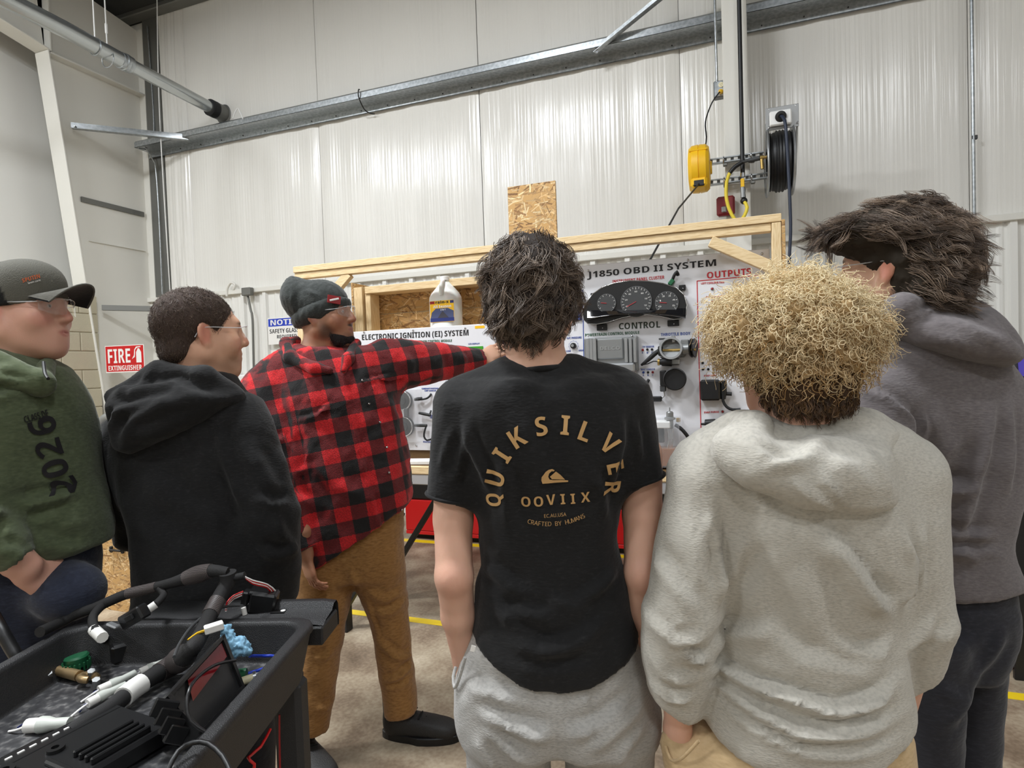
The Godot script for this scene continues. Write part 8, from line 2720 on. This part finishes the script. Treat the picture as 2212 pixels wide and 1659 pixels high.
func person_cap() -> Node3D:
	var g := figure("person in ball cap and olive green hoodie standing in profile", 1.55, 30)
	var hd := Transform3D(Basis(Vector3.UP, 1.66) * Basis(Vector3.RIGHT, -0.04), g.l(48, 672, 0.0))
	var f := Field.new()
	head(f, hd, 1.0, 1.12)
	f.ell(hd * Vector3(0, -0.085, 0.03), Vector3(0.05, 0.03, 0.045), 0.04, hd.basis)
	f.cone(hd * Vector3(0, -0.07, -0.03), g.l(24, 800, 0.0), 0.062, 0.068, 0.04)
	f.cone(g.l(24, 800, 0.0), g.l(20, 880, 0.0), 0.068, 0.09, 0.03)
	var hn := f
	var hy := Vector3(0.45, -0.55, -0.7).normalized()
	var hz := Vector3(0.35, 0.5, 0.5)
	hz = (hz - hy * hz.dot(hy)).normalized()
	hand(hn, Transform3D(Basis(hy.cross(hz), hy, hz), g.l(44, 1222, 0.16)), 1.0, 0.3, 0.05, 1.05, 0.3)
	f.chain([g.l(20, 860, 0.0), g.l(-30, 860, 0.13), g.l(-60, 1120, 0.2), g.l(20, 1195, 0.19), g.l(58, 1224, 0.165)], [0.08, 0.05, 0.04, 0.034, 0.031], 0.02)
	var m := skin_mesh([f], [0.0036], lin(220, 168, 146))
	face_tints(m, hd, 1.0, lin(186, 104, 96), lin(214, 132, 118), lin(120, 92, 70))
	part("body", m, M.skin, g.node)
	glasses(g.node, hd, 1.0)
	# sideburn hair under the cap
	var hr := Field.new()
	hr.ell(hd * Vector3(0, 0.02, -0.03), Vector3(0.083, 0.085, 0.09), 0.02, hd.basis)
	hr.ell(hd * Vector3(0, -0.05, 0.06), Vector3(0.12, 0.08, 0.075), 0.015, hd.basis, 1)
	var hm: MB = hr.mesh(0.008)
	hm.c.fill(lin(110, 84, 62))
	part("hair", hm, M.scalp, g.node)
	# cap: black back, grey front panels, curved brim
	var cf := Field.new()
	cf.ell(hd * Vector3(0, 0.036, -0.01), Vector3(0.09, 0.09, 0.112), 0.02, hd.basis)
	cf.ell(hd * Vector3(0, 0.078, 0.035), Vector3(0.062, 0.045, 0.06), 0.04, hd.basis)
	var up := hd.basis.y
	cf.cone(hd * Vector3(0, -0.125, 0.12), hd * Vector3(0, -0.135, -0.2), 0.15, 0.16, 0.006, 1)
	var cm: MB = cf.mesh(0.006)
	var inv := hd.affine_inverse()
	cm.c.fill(Color(1, 1, 1))
	for i in cm.v.size():
		var q := inv * cm.v[i]
		cm.c[i] = lin(24, 24, 26) if q.z + q.y * 0.35 < 0.03 else lin(94, 92, 84)
	var cap := part("cap", cm, M.cap_cloth, g.node, "grey cap with black mesh back")
	var rows := []
	for j in 9:
		var row := []
		var v := j / 8.0
		for i in 17:
			var u := i / 8.0 - 1.0
			var a := u * 1.12
			var x := sin(a) * lerpf(0.08, 0.086, v)
			var z := lerpf(0.035 + 0.066 * cos(a), 0.06 + 0.108 * cos(a * 0.92), v)
			row.append(hd * Vector3(x, 0.042 + 0.018 * v - u * u * (0.016 + 0.034 * v), z))
		rows.append(row)
	var low := []
	for row in rows:
		low.append(row.map(func(q): return q - up * 0.004))
	var bm := MB.new().sheet(rows)
	var brim := part("brim", bm, M.cap_grey, cap)
	part("brim_lining", MB.new().sheet(low), M.cap_black, brim)
	var edge := PackedVector3Array()
	for q in rows[8]:
		edge.append(q - up * 0.002)
	part("brim_edge", MB.new().tube(edge, 0.0028, 6), M.cap_grey, brim)
	part("button", MB.new().ball(hd * Vector3(0, 0.128, 0.0), Vector3(0.008, 0.005, 0.008), 8), M.cap_grey, cap)
	var fsd := cf
	var eye := g.inv * CAM
	part("lettering", stamp(fsd, "SPUTIN", g.l(67, 601, 0.08), Vector3(1, 0.24, 0), g.px(8.5, 0.1), sans_bold, 1.0, g.px(40, 0.1), 0.006, eye), M.orange_thread, cap)
	part("lettering", stamp(fsd, "lawn care", g.l(74, 608, 0.08), Vector3(1, 0.22, 0), g.px(4.5, 0.1), sans, 1.0, g.px(28, 0.1), 0.006, eye), M.print_white, cap)
	# hoodie
	var s := Field.new()
	s.loft(g.rows([[770, -20, 92, 0.0, 0.08], [800, -70, 130, 0.0, 0.12], [850, -120, 158, 0.0, 0.16], [900, -140, 174, 0.0, 0.18], [980, -150, 184, 0.0, 0.19], [1060, -150, 194, 0.0, 0.19], [1110, -145, 206, 0.0, 0.19], [1150, -140, 214, 0.0, 0.19], [1190, -140, 214, 0.0, 0.185], [1222, -130, 196, 0.0, 0.17]]), Transform3D(), 0.02, 0.25, 0.02)
	s.cone(g.l(-20, 800, 0.0), g.l(-50, 860, 0.1), 0.09, 0.11, 0.05)
	var el := g.l(-60, 1120, 0.2)
	limb(s, g.l(-30, 860, 0.13), el, [[-0.1, 0.07, 0.07], [0.2, 0.085, 0.085], [0.7, 0.078, 0.076], [1.08, 0.066, 0.066]], 0.05, 0.1, 0.03)
	limb(s, el, g.l(44, 1212, 0.18), [[-0.1, 0.066, 0.066], [0.4, 0.062, 0.06], [0.8, 0.05, 0.05], [0.86, 0.04, 0.042], [1.0, 0.037, 0.04]], 0.02, 0.1, 0.008)
	var h0 := g.l(120, 1212, 0.1)
	s.hem(h0.x, h0.y, 0.08, 0.0, 0.01, 1.0)
	var fs := Folds.new()
	for q in [[[[90, 780], [110, 830], [122, 890], [130, 940], [134, 970]], 6, -0.006], [[[134, 800], [150, 880], [165, 960], [180, 1060]], 13, 0.009], [[[0, 1080], [50, 1085], [110, 1080], [160, 1065]], 13, 0.018], [[[10, 1130], [80, 1130], [150, 1110], [190, 1110]], 14, 0.012], [[[20, 900], [40, 960], [45, 1010]], 16, 0.012], [[[0, 980], [30, 1000], [50, 1050]], 12, 0.012], [[[110, 1150], [160, 1130], [190, 1150]], 13, 0.01], [[[120, 1160], [140, 1190], [180, 1200]], 9, 0.009], [[[60, 1120], [110, 1160], [125, 1200]], 11, 0.01], [[[0, 1160], [40, 1175], [80, 1200]], 10, 0.009], [[[10, 1190], [40, 1200], [65, 1225]], 8, 0.007], [[[15, 860], [60, 855], [95, 820]], 10, 0.01]]:
		g.fold(fs, q[0], q[1], q[2] * 1.15)
	var nz := FastNoiseLite.new()
	nz.frequency = 7.0
	nz.seed = 44
	var sm: MB = s.mesh(0.0095)
	fs.press(sm, 0.006, nz)
	var top := part("hoodie", sm, M.olive, g.node, "faded olive green hoodie")
	var h := Field.new()
	h.loft(g.rows([[758, -30, 30, 0.0, 0.07], [785, -60, 80, 0.0, 0.12], [815, -70, 108, 0.02, 0.14], [838, -50, 100, 0.05, 0.12]]), Transform3D(), 0.03, 0.2, 0.03)
	h.cone(g.l(-10, 780, 0.13), g.l(90, 822, 0.11), 0.026, 0.022, 0.03)
	h.cone(g.l(10, 812, 0.15), g.l(88, 838, 0.1), 0.024, 0.02, 0.02)
	h.cone(g.l(88, 826, 0.1), g.l(105, 770, -0.04), 0.022, 0.022, 0.03)
	h.ell(g.l(44, 755, 0.0), Vector3(0.07, 0.09, 0.082), 0.02, Basis(), 1)
	var hoodf := Folds.new()
	for q in [[[[0, 800], [50, 815], [95, 832]], 7, 0.01], [[[0, 830], [50, 836], [90, 838]], 6, 0.006]]:
		g.fold(hoodf, q[0], q[1], q[2])
	var hm2: MB = h.mesh(0.008)
	hoodf.press(hm2, 0.005, nz)
	part("hood", hm2, M.olive, top)
	part("drawstring", MB.new().tube(curve([g.l(94, 782, 0.13), g.l(97, 805, 0.15), g.l(104, 818, 0.17)], 0.01), 0.004, 6), M.black, top)
	var lay := func(q: MB) -> MB:
		fs.press(q, 0.006, nz)
		return q
	part("lettering", lay.call(stamp(s, "CLASS OF", g.l(79, 899, 0.15), Vector3(1, 0.27, 0), g.px(15, 0.18), sans_bold, 1.0, g.px(55, 0.18), 0.012, eye)), M.print_black, top)
	var k := 0
	for q in [["6", 92, 920, 62], ["2", 105, 969, 58], ["0", 118, 1012, 60], ["2", 132, 1052, 62]]:
		part("lettering", lay.call(stamp(s, q[0], g.l(q[1], q[2], 0.15), Vector3(-0.25, 1, 0), g.px(q[3], 0.18), sans_bold, 1.0, g.px(38, 0.18), 0.012, eye)), M.print_black, top)
		k += 1
	var p := Field.new()
	p.loft(g.rows([[1170, -120, 188, 0.0, 0.15], [1230, -118, 192, 0.0, 0.16], [1300, -110, 188, 0.0, 0.15], [1380, -100, 180, 0.0, 0.14]]), Transform3D(), 0.02, 0.3)
	for q in [[-30, 0.08], [105, -0.06]]:
		var a := g.l(q[0], 1340, q[1])
		limb(p, a, Vector3(a.x, 0.1, a.z), [[-0.1, 0.1, 0.1], [0.4, 0.085, 0.088], [1.0, 0.07, 0.07]], 0.03, 0.2, 0.01)
		shoe(g.node, Transform3D(Basis(Vector3.UP, 1.5), Vector3(a.x, 0, a.z)), M.dark_grey, M.white)
	p.ell(g.l(150, 1280, 0.09), Vector3(0.08, 0.07, 0.08), 0.04)
	var pm: MB = p.mesh(0.012)
	Folds.new().press(pm, 0.006, nz)
	part("jeans", pm, M.denim, g.node, "dark blue jeans")
	return g.node

func plaid() -> ImageTexture:
	var n := 256
	var im := Image.create(n, n, false, Image.FORMAT_RGB8)
	var gr := grain(n, 0.05, FastNoiseLite.TYPE_SIMPLEX, 3, 61)
	gr.convert(Image.FORMAT_L8)
	for y in n:
		for x in n:
			var w := gr.get_pixel(x, y).r
			var e := int((w - 0.5) * 10.0)
			var a := posmod(x + e, n) < 128
			var b := posmod(y + e, n) < 128
			var c := rgb(196, 32, 36) if a and b else rgb(26, 24, 24) if not a and not b else rgb(108, 28, 30)
			# twill of the mixed checks
			if a != b and (x + y) % 4 < 1:
				c = c.darkened(0.2)
			im.set_pixel(x, y, c * (0.85 + w * 0.3))
	return ImageTexture.create_from_image(im)

# a cloth mesh whose woven checks are turned by that angle
func turned(called: String, m: MB, material: Material, parent: Node3D, b: Basis, label := "") -> Node3D:
	var inv := b.inverse()
	for i in m.v.size():
		m.v[i] = inv * m.v[i]
		m.n[i] = inv * m.n[i]
	var o := part(called, m, material, parent, label)
	o.basis = b
	return o

func person_man() -> Node3D:
	var g := figure("bearded person in knit cap and red plaid jacket pointing at the trainer boards", 2.35, 770)
	var hs := 1.04
	var hd := Transform3D(Basis(Vector3.UP, 1.42) * Basis(Vector3.RIGHT, -0.1), g.l(702, 684, 0.0))
	var f := Field.new()
	head(f, hd, hs, 1.08)
	f.ell(hd * Vector3(0, -0.1, 0.055), Vector3(0.036, 0.03, 0.036), 0.03, hd.basis)
	f.cone(hd * Vector3(0, -0.07, -0.025), g.l(690, 765, 0.0), 0.062, 0.07, 0.04)
	f.cone(g.l(690, 765, 0.0), g.l(690, 800, 0.0), 0.07, 0.09, 0.03)
	var hn := f
	# pointing hand: palm down, fingers together, thumb below
	var wr := g.l(1036, 775, -0.31)
	var tip := g.l(1108, 742, -0.38)
	var y := (tip - wr).normalized()
	var z := Vector3(-0.15, 0.35, 0.9)
	z = (z - y * z.dot(y)).normalized()
	hand(hn, Transform3D(Basis(y.cross(z), y, z), wr), 1.0, 0.12, 0.03, 1.0, 1.1)
	f.chain([g.l(690, 800, 0.0), g.l(800, 790, 0.0), g.l(985, 778, -0.24), wr], [0.08, 0.05, 0.032, 0.028], 0.02)
	# hanging hand
	var w2 := g.l(659, 1196, 0.19)
	var y2 := Vector3(0.22, -1, 0.05).normalized()
	var z2 := Vector3(-0.75, -0.1, 0.65)
	z2 = (z2 - y2 * z2.dot(y2)).normalized()
	hand(hn, Transform3D(Basis(y2.cross(z2), y2, z2), w2), 1.0, 0.5, 0.05, 1.02, 0.5)
	f.chain([g.l(690, 800, 0.0), g.l(566, 840, 0.06), g.l(592, 1020, 0.17), g.l(650, 1150, 0.19), w2], [0.08, 0.05, 0.04, 0.032, 0.028], 0.02)
	var m := skin_mesh([f], [0.0045], lin(168, 118, 90))
	face_tints(m, hd, hs, lin(150, 88, 76), lin(160, 96, 76), lin(26, 19, 16), 0.92)
	tint(m, wr + y * 0.09, Vector3(0.16, 0.16, 0.16), lin(206, 162, 136), 0.8)
	part("body", m, M.skin, g.node)
	glasses(g.node, hd, hs)
	var bd := MB.new()
	var bf := Field.new()
	bf.ell(hd * Vector3(0, -0.102, 0.062), Vector3(0.044, 0.032, 0.044), 0.02, hd.basis)
	for e: float in [-1.0, 1.0]:
		bf.cone(hd * Vector3(e * 0.068, -0.035, -0.004), hd * Vector3(e * 0.034, -0.1, 0.056), 0.014, 0.024, 0.02)
	bf.ell(hd * Vector3(0, -0.064, 0.104), Vector3(0.026, 0.016, 0.022), 0.01, hd.basis, 1)
	var bm: MB = bf.mesh(0.005)
	bm.c.fill(lin(24, 18, 15))
	var beard := part("beard", bm, M.scalp, g.node, "short black beard")
	locks(bd, bm, 500, 71, Vector2(0.006, 0.014), 0.0006, func(_q, n): return Vector3(0.2, -1, 0) + n * 0.3, func(_q, _n): return true, [lin(36, 28, 24), lin(26, 20, 17)], 0.001, 0.4, 2, 6, 0.006)
	part("beard_hair", bd, M.hair, beard)
	# knit cap: slouching crown, turned-up band
	var c := Field.new()
	c.ell(hd * (Vector3(0, 0.05, -0.018) * hs), Vector3(0.093, 0.092, 0.112) * hs, 0.02, hd.basis)
	c.ell(g.l(640, 640, 0.0), Vector3(0.055, 0.072, 0.085), 0.04)
	c.ell(g.l(634, 612, 0.0), Vector3(0.022, 0.024, 0.04), 0.02)
	c.cone(hd * Vector3(0, -0.12, 0.13), hd * Vector3(0, -0.19, -0.11), 0.14, 0.155, 0.006, 1)
	var rib := FastNoiseLite.new()
	rib.frequency = 60.0
	var cm: MB = c.mesh(0.0065)
	var cfs := Folds.new()
	for q in [[[[640, 606], [655, 625], [690, 640]], 5, 0.006], [[[630, 615], [628, 650], [632, 680]], 6, 0.005], [[[632, 690], [660, 700], [690, 680], [725, 655]], 6, 0.006]]:
		g.fold(cfs, q[0], q[1], q[2])
	cfs.press(cm, 0.003, rib, Vector3(1, 0.3, 1))
	var cap := part("knit_cap", cm, M.beanie, g.node, "dark grey green knit cap")
	var band := Field.new()
	band.ell(hd * (Vector3(0, 0.018, -0.012) * hs), Vector3(0.098, 0.06, 0.118) * hs, 0.01, hd.basis * Basis(Vector3.RIGHT, -0.28))
	band.cone(hd * Vector3(0, -0.12, 0.13), hd * Vector3(0, -0.19, -0.11), 0.14, 0.155, 0.006, 1)
	band.cone(hd * Vector3(0, 0.22, 0.19), hd * Vector3(0, 0.15, -0.2), 0.135, 0.145, 0.006, 1)
	band.cone(hd * Vector3(0, 0.22, 0.19), hd * Vector3(0, 0.15, -0.2), 0.135, 0.145, 0.006, 1)
	var bnd: MB = band.mesh(0.0065)
	Folds.new().press(bnd, 0.003, rib, Vector3(1, 0.3, 1))
	part("cuff", bnd, M.beanie, cap)
	part("patch", MB.new().box(hd * (Vector3(-0.073, 0.045, 0.078) * hs), Vector3(0.05, 0.03, 0.004), 0.001, hd.basis * Basis(Vector3.UP, -0.85) * Basis(Vector3(0, 0, 1), -0.22)), M.red_dark, cap, "small red woven patch")
	part("patch_print", MB.new().box(hd * (Vector3(-0.0745, 0.045, 0.0795) * hs), Vector3(0.036, 0.007, 0.004), 0.001, hd.basis * Basis(Vector3.UP, -0.85) * Basis(Vector3(0, 0, 1), 0.15)), M.print_white, cap)
	# jacket
	var s := Field.new()
	s.loft(g.rows([[748, 640, 745, 0.0, 0.09], [772, 598, 795, 0.0, 0.12], [810, 590, 838, 0.0, 0.15], [860, 588, 858, 0.0, 0.17], [930, 592, 872, 0.0, 0.18], [1000, 602, 884, 0.0, 0.185], [1060, 612, 890, 0.0, 0.185], [1100, 622, 888, 0.0, 0.18], [1150, 640, 876, 0.0, 0.175], [1220, 650, 870, 0.0, 0.17]]), Transform3D(), 0.02, 0.3, 0.02)
	var cuff := g.l(1040, 778, -0.31)
	limb(s, g.l(800, 790, 0.0), cuff, [[-0.1, 0.07, 0.07], [0.12, 0.105, 0.09], [0.4, 0.096, 0.085], [0.7, 0.074, 0.07], [0.95, 0.05, 0.052], [1.0, 0.05, 0.052]], 0.06, 0.1, 0.008)
	s.cone(g.l(640, 790, 0.0), g.l(572, 836, 0.03), 0.075, 0.085, 0.06)
	var el := g.l(592, 1020, 0.17)
	limb(s, g.l(566, 840, 0.06), el, [[-0.1, 0.07, 0.07], [0.15, 0.085, 0.085], [0.6, 0.078, 0.078], [1.06, 0.066, 0.066]], 0.03, 0.1, 0.03)
	limb(s, el, g.l(656, 1188, 0.19), [[-0.1, 0.066, 0.066], [0.5, 0.06, 0.058], [0.9, 0.046, 0.046], [1.0, 0.046, 0.046]], 0.03, 0.1, 0.008)
	var a0 := g.l(700, 1216, 0.1)
	var a1 := g.l(886, 1092, 0.1)
	s.hem(a0.x, a0.y, (a1.y - a0.y) / (a1.x - a0.x), 0.0, 0.01, 1.0)
	var fs := Folds.new()
	for q in [[[[742, 800], [765, 880], [790, 980], [808, 1060], [826, 1130], [840, 1150]], 5, 0.009], [[[650, 905], [700, 895], [728, 870]], 5, 0.008], [[[780, 830], [810, 818], [838, 815]], 4, 0.007], [[[600, 870], [625, 930], [640, 990]], 9, 0.012], [[[640, 900], [650, 960], [660, 1010], [690, 1000]], 9, 0.014], [[[590, 930], [610, 950], [632, 940]], 7, 0.01], [[[600, 1010], [625, 1030], [640, 1020]], 7, 0.01], [[[650, 1070], [655, 1120], [650, 1170]], 7, 0.01], [[[830, 850], [850, 900], [855, 960]], 8, 0.009], [[[860, 830], [900, 815], [950, 800]], 9, 0.008], [[[860, 760], [880, 790], [880, 830]], 9, 0.009], [[[930, 755], [940, 780], [935, 810]], 8, 0.007], [[[980, 755], [990, 775], [985, 800]], 7, 0.006], [[[700, 830], [740, 860], [760, 900]], 12, 0.007], [[[700, 1000], [740, 1040], [800, 1060]], 16, 0.007], [[[640, 1020], [650, 1060], [690, 1080]], 9, 0.01]]:
		g.fold(fs, q[0], q[1], q[2])
	var nz := FastNoiseLite.new()
	nz.frequency = 9.0
	nz.seed = 54
	var sm: MB = s.mesh(0.0095)
	fs.press(sm, 0.009, nz)
	var turn := Basis(Vector3(0, 0, 1), 0.16) * Basis(Vector3.UP, 0.5)
	var top := turned("jacket", sm, M.plaid, g.node, turn, "red and black buffalo plaid jacket")
	# pocket flaps, collar leaves, placket snaps lie proud of the jacket
	for q in [[[[648, 885], [728, 855], [732, 872], [700, 888], [655, 898]], 0.012], [[[780, 812], [836, 800], [838, 818], [806, 828], [788, 824]], 0.012]]:
		var poly: Array = q[0]
		var tr := []
		for i in range(1, poly.size() - 1):
			tr.append([g.l(poly[0][0], poly[0][1], 0.35), g.l(poly[i][0], poly[i][1], 0.35), g.l(poly[i + 1][0], poly[i + 1][1], 0.35)])
		var fl := press_on(s, tr, 1.0, 0.02)
		for i in fl.v.size():
			fl.v[i].z += q[1]
		fs.press(fl, 0.009, nz)
		turned("pocket_flap", fl, M.plaid, g.node, turn)
	var col := Field.new()
	col.cone(g.l(618, 742, 0.02), g.l(628, 772, 0.1), 0.022, 0.024, 0.02)
	col.cone(g.l(628, 772, 0.1), g.l(680, 796, 0.15), 0.024, 0.022, 0.02)
	col.cone(g.l(680, 796, 0.15), g.l(712, 800, 0.15), 0.022, 0.014, 0.02)
	col.cone(g.l(640, 736, -0.05), g.l(618, 742, 0.02), 0.02, 0.022, 0.02)
	col.cone(g.l(770, 742, 0.0), g.l(752, 775, 0.12), 0.02, 0.02, 0.02)
	col.cone(g.l(752, 775, 0.12), g.l(742, 800, 0.15), 0.02, 0.012, 0.02)
	turned("collar", col.mesh(0.007), M.plaid, g.node, turn)
	for q in [[748, 825], [766, 880], [790, 925], [806, 985], [812, 1045], [838, 1140]]:
		var t := press_on(s, [[g.l(q[0], q[1], 0.35), g.l(q[0] + 1, q[1], 0.35), g.l(q[0], q[1] + 1, 0.35)]], 1.0)
		part("snap", MB.new().ball(t.v[0] + Vector3(0, 0, 0.006), Vector3(0.0055, 0.0055, 0.003), 8), M.chrome, g.node)
	# undershirt at the open neck
	var us := Field.new()
	us.loft(g.rows([[768, 695, 735, 0.0, 0.09], [796, 702, 740, 0.02, 0.1]]), Transform3D(), 0.02)
	part("undershirt", us.mesh(0.01), M.dark_grey, g.node)
	# trousers: weight on both feet, the far leg forward
	var p := Field.new()
	p.loft(g.rows([[1090, 650, 872, 0.0, 0.15], [1180, 646, 870, 0.0, 0.15], [1240, 644, 868, 0.0, 0.14]]), Transform3D(), 0.02, 0.3)
	var rk := g.l(838, 1310, -0.02)
	var ra := g.l(866, 1520, -0.02)
	limb(p, g.l(806, 1190, 0.0), rk, [[-0.1, 0.11, 0.12], [0.3, 0.105, 0.12], [1.1, 0.078, 0.09]], 0.03, 0.2, 0.02)
	limb(p, rk, ra, [[-0.1, 0.082, 0.09], [0.4, 0.07, 0.08], [0.7, 0.07, 0.08], [1.08, 0.066, 0.076]], 0.02, 0.2, 0.01)
	var lk := g.l(690, 1380, 0.08)
	var lf := g.l(668, 1575, 0.12)
	limb(p, g.l(706, 1210, 0.02), lk, [[-0.1, 0.11, 0.12], [0.3, 0.11, 0.12], [1.1, 0.085, 0.09]], 0.03, 0.2, 0.02)
	limb(p, lk, lf, [[-0.1, 0.088, 0.09], [0.6, 0.08, 0.084], [1.0, 0.074, 0.08]], 0.02, 0.2, 0.01)
	fs = Folds.new()
	for q in [[[[790, 1270], [830, 1300], [868, 1290]], 8, 0.01], [[[800, 1325], [840, 1330], [872, 1310]], 8, 0.012], [[[810, 1390], [850, 1430], [893, 1445]], 7, 0.018], [[[822, 1486], [855, 1475], [893, 1450]], 6, 0.016], [[[824, 1500], [850, 1498], [880, 1490]], 5, 0.01], [[[790, 1290], [800, 1340], [812, 1390]], 5, 0.008], [[[690, 1395], [710, 1405], [728, 1390]], 7, 0.012], [[[700, 1500], [712, 1510], [718, 1520]], 7, 0.01], [[[760, 1220], [768, 1240], [780, 1260]], 8, 0.01]]:
		g.fold(fs, q[0], q[1], q[2])
	var pm: MB = p.mesh(0.01)
	fs.press(pm, 0.006, nz)
	part("trousers", pm, M.duck, g.node, "tan work trousers")
	# black lace-up work boots
	for q in [[g.l(880, 1570, -0.02), 1.42], [g.l(655, 1590, 0.13), 0.75]]:
		var o: Vector3 = q[0]
		o.y = 0.0
		var t := Transform3D(Basis(Vector3.UP, q[1]), o)
		var b := shoe(g.node, t, M.boot, M.black, 1.12)
		part("boot_shaft", MB.new().lathe([Vector2(0.048, 0.1), Vector2(0.054, 0.13), Vector2(0.055, 0.17), Vector2(0.05, 0.172), Vector2(0.045, 0.16)], 20, t * Transform3D(Basis.from_scale(Vector3(1, 1, 1.15)), Vector3(0, 0, -0.035)), true), M.boot, b)
		for i in 4:
			part("lace", MB.new().tube(PackedVector3Array([t * Vector3(-0.028, 0.105 - i * 0.014, 0.035 + i * 0.022), t * Vector3(0.0, 0.116 - i * 0.014, 0.038 + i * 0.022), t * Vector3(0.028, 0.105 - i * 0.014, 0.035 + i * 0.022)]), 0.0035, 5), M.black_flat, b)
	return g.node

func people() -> void:
	# each figure is worked out on a thread of its own, then added in a fixed order
	var makers := [person_cap, person_black, person_man, person_tee, person_blond, person_plum]
	var made := []
	made.resize(makers.size())
	var crew := []
	threaded = true
	for s in ["Q", "U", "I", "K", "S", "L", "V", "E", "R", "O", "X", "SPUTIN", "CLASS OF", "6", "2", "0"]:
		glyphs(s, sans_bold)
	for s in "CRAFTED BY HUMANS".split("") + PackedStringArray(["EC.AU.USA", "lawn care"]):
		if s != " ":
			glyphs(s, sans)
	for i in makers.size():
		var th := Thread.new()
		th.start(func(): made[i] = makers[i].call())
		crew.append(th)
	for t in crew:
		t.wait_to_finish()
	threaded = false
	for o: Node3D in made:
		o.name = numbered(self, "person")
		hatch(o, self)

func _ready() -> void:
	lights_and_camera()
	materials()
	item_materials()
	fixture_materials()
	cart_materials()
	people_materials()
	lamps()
	room()
	overhead()
	column_gear()
	wall_signs()
	furniture()
	bench()
	cart()
	wood_frame()
	jug()
	ei_board()
	j_board()
	var t0 := Time.get_ticks_msec()
	people()
	print("people ", Time.get_ticks_msec() - t0)
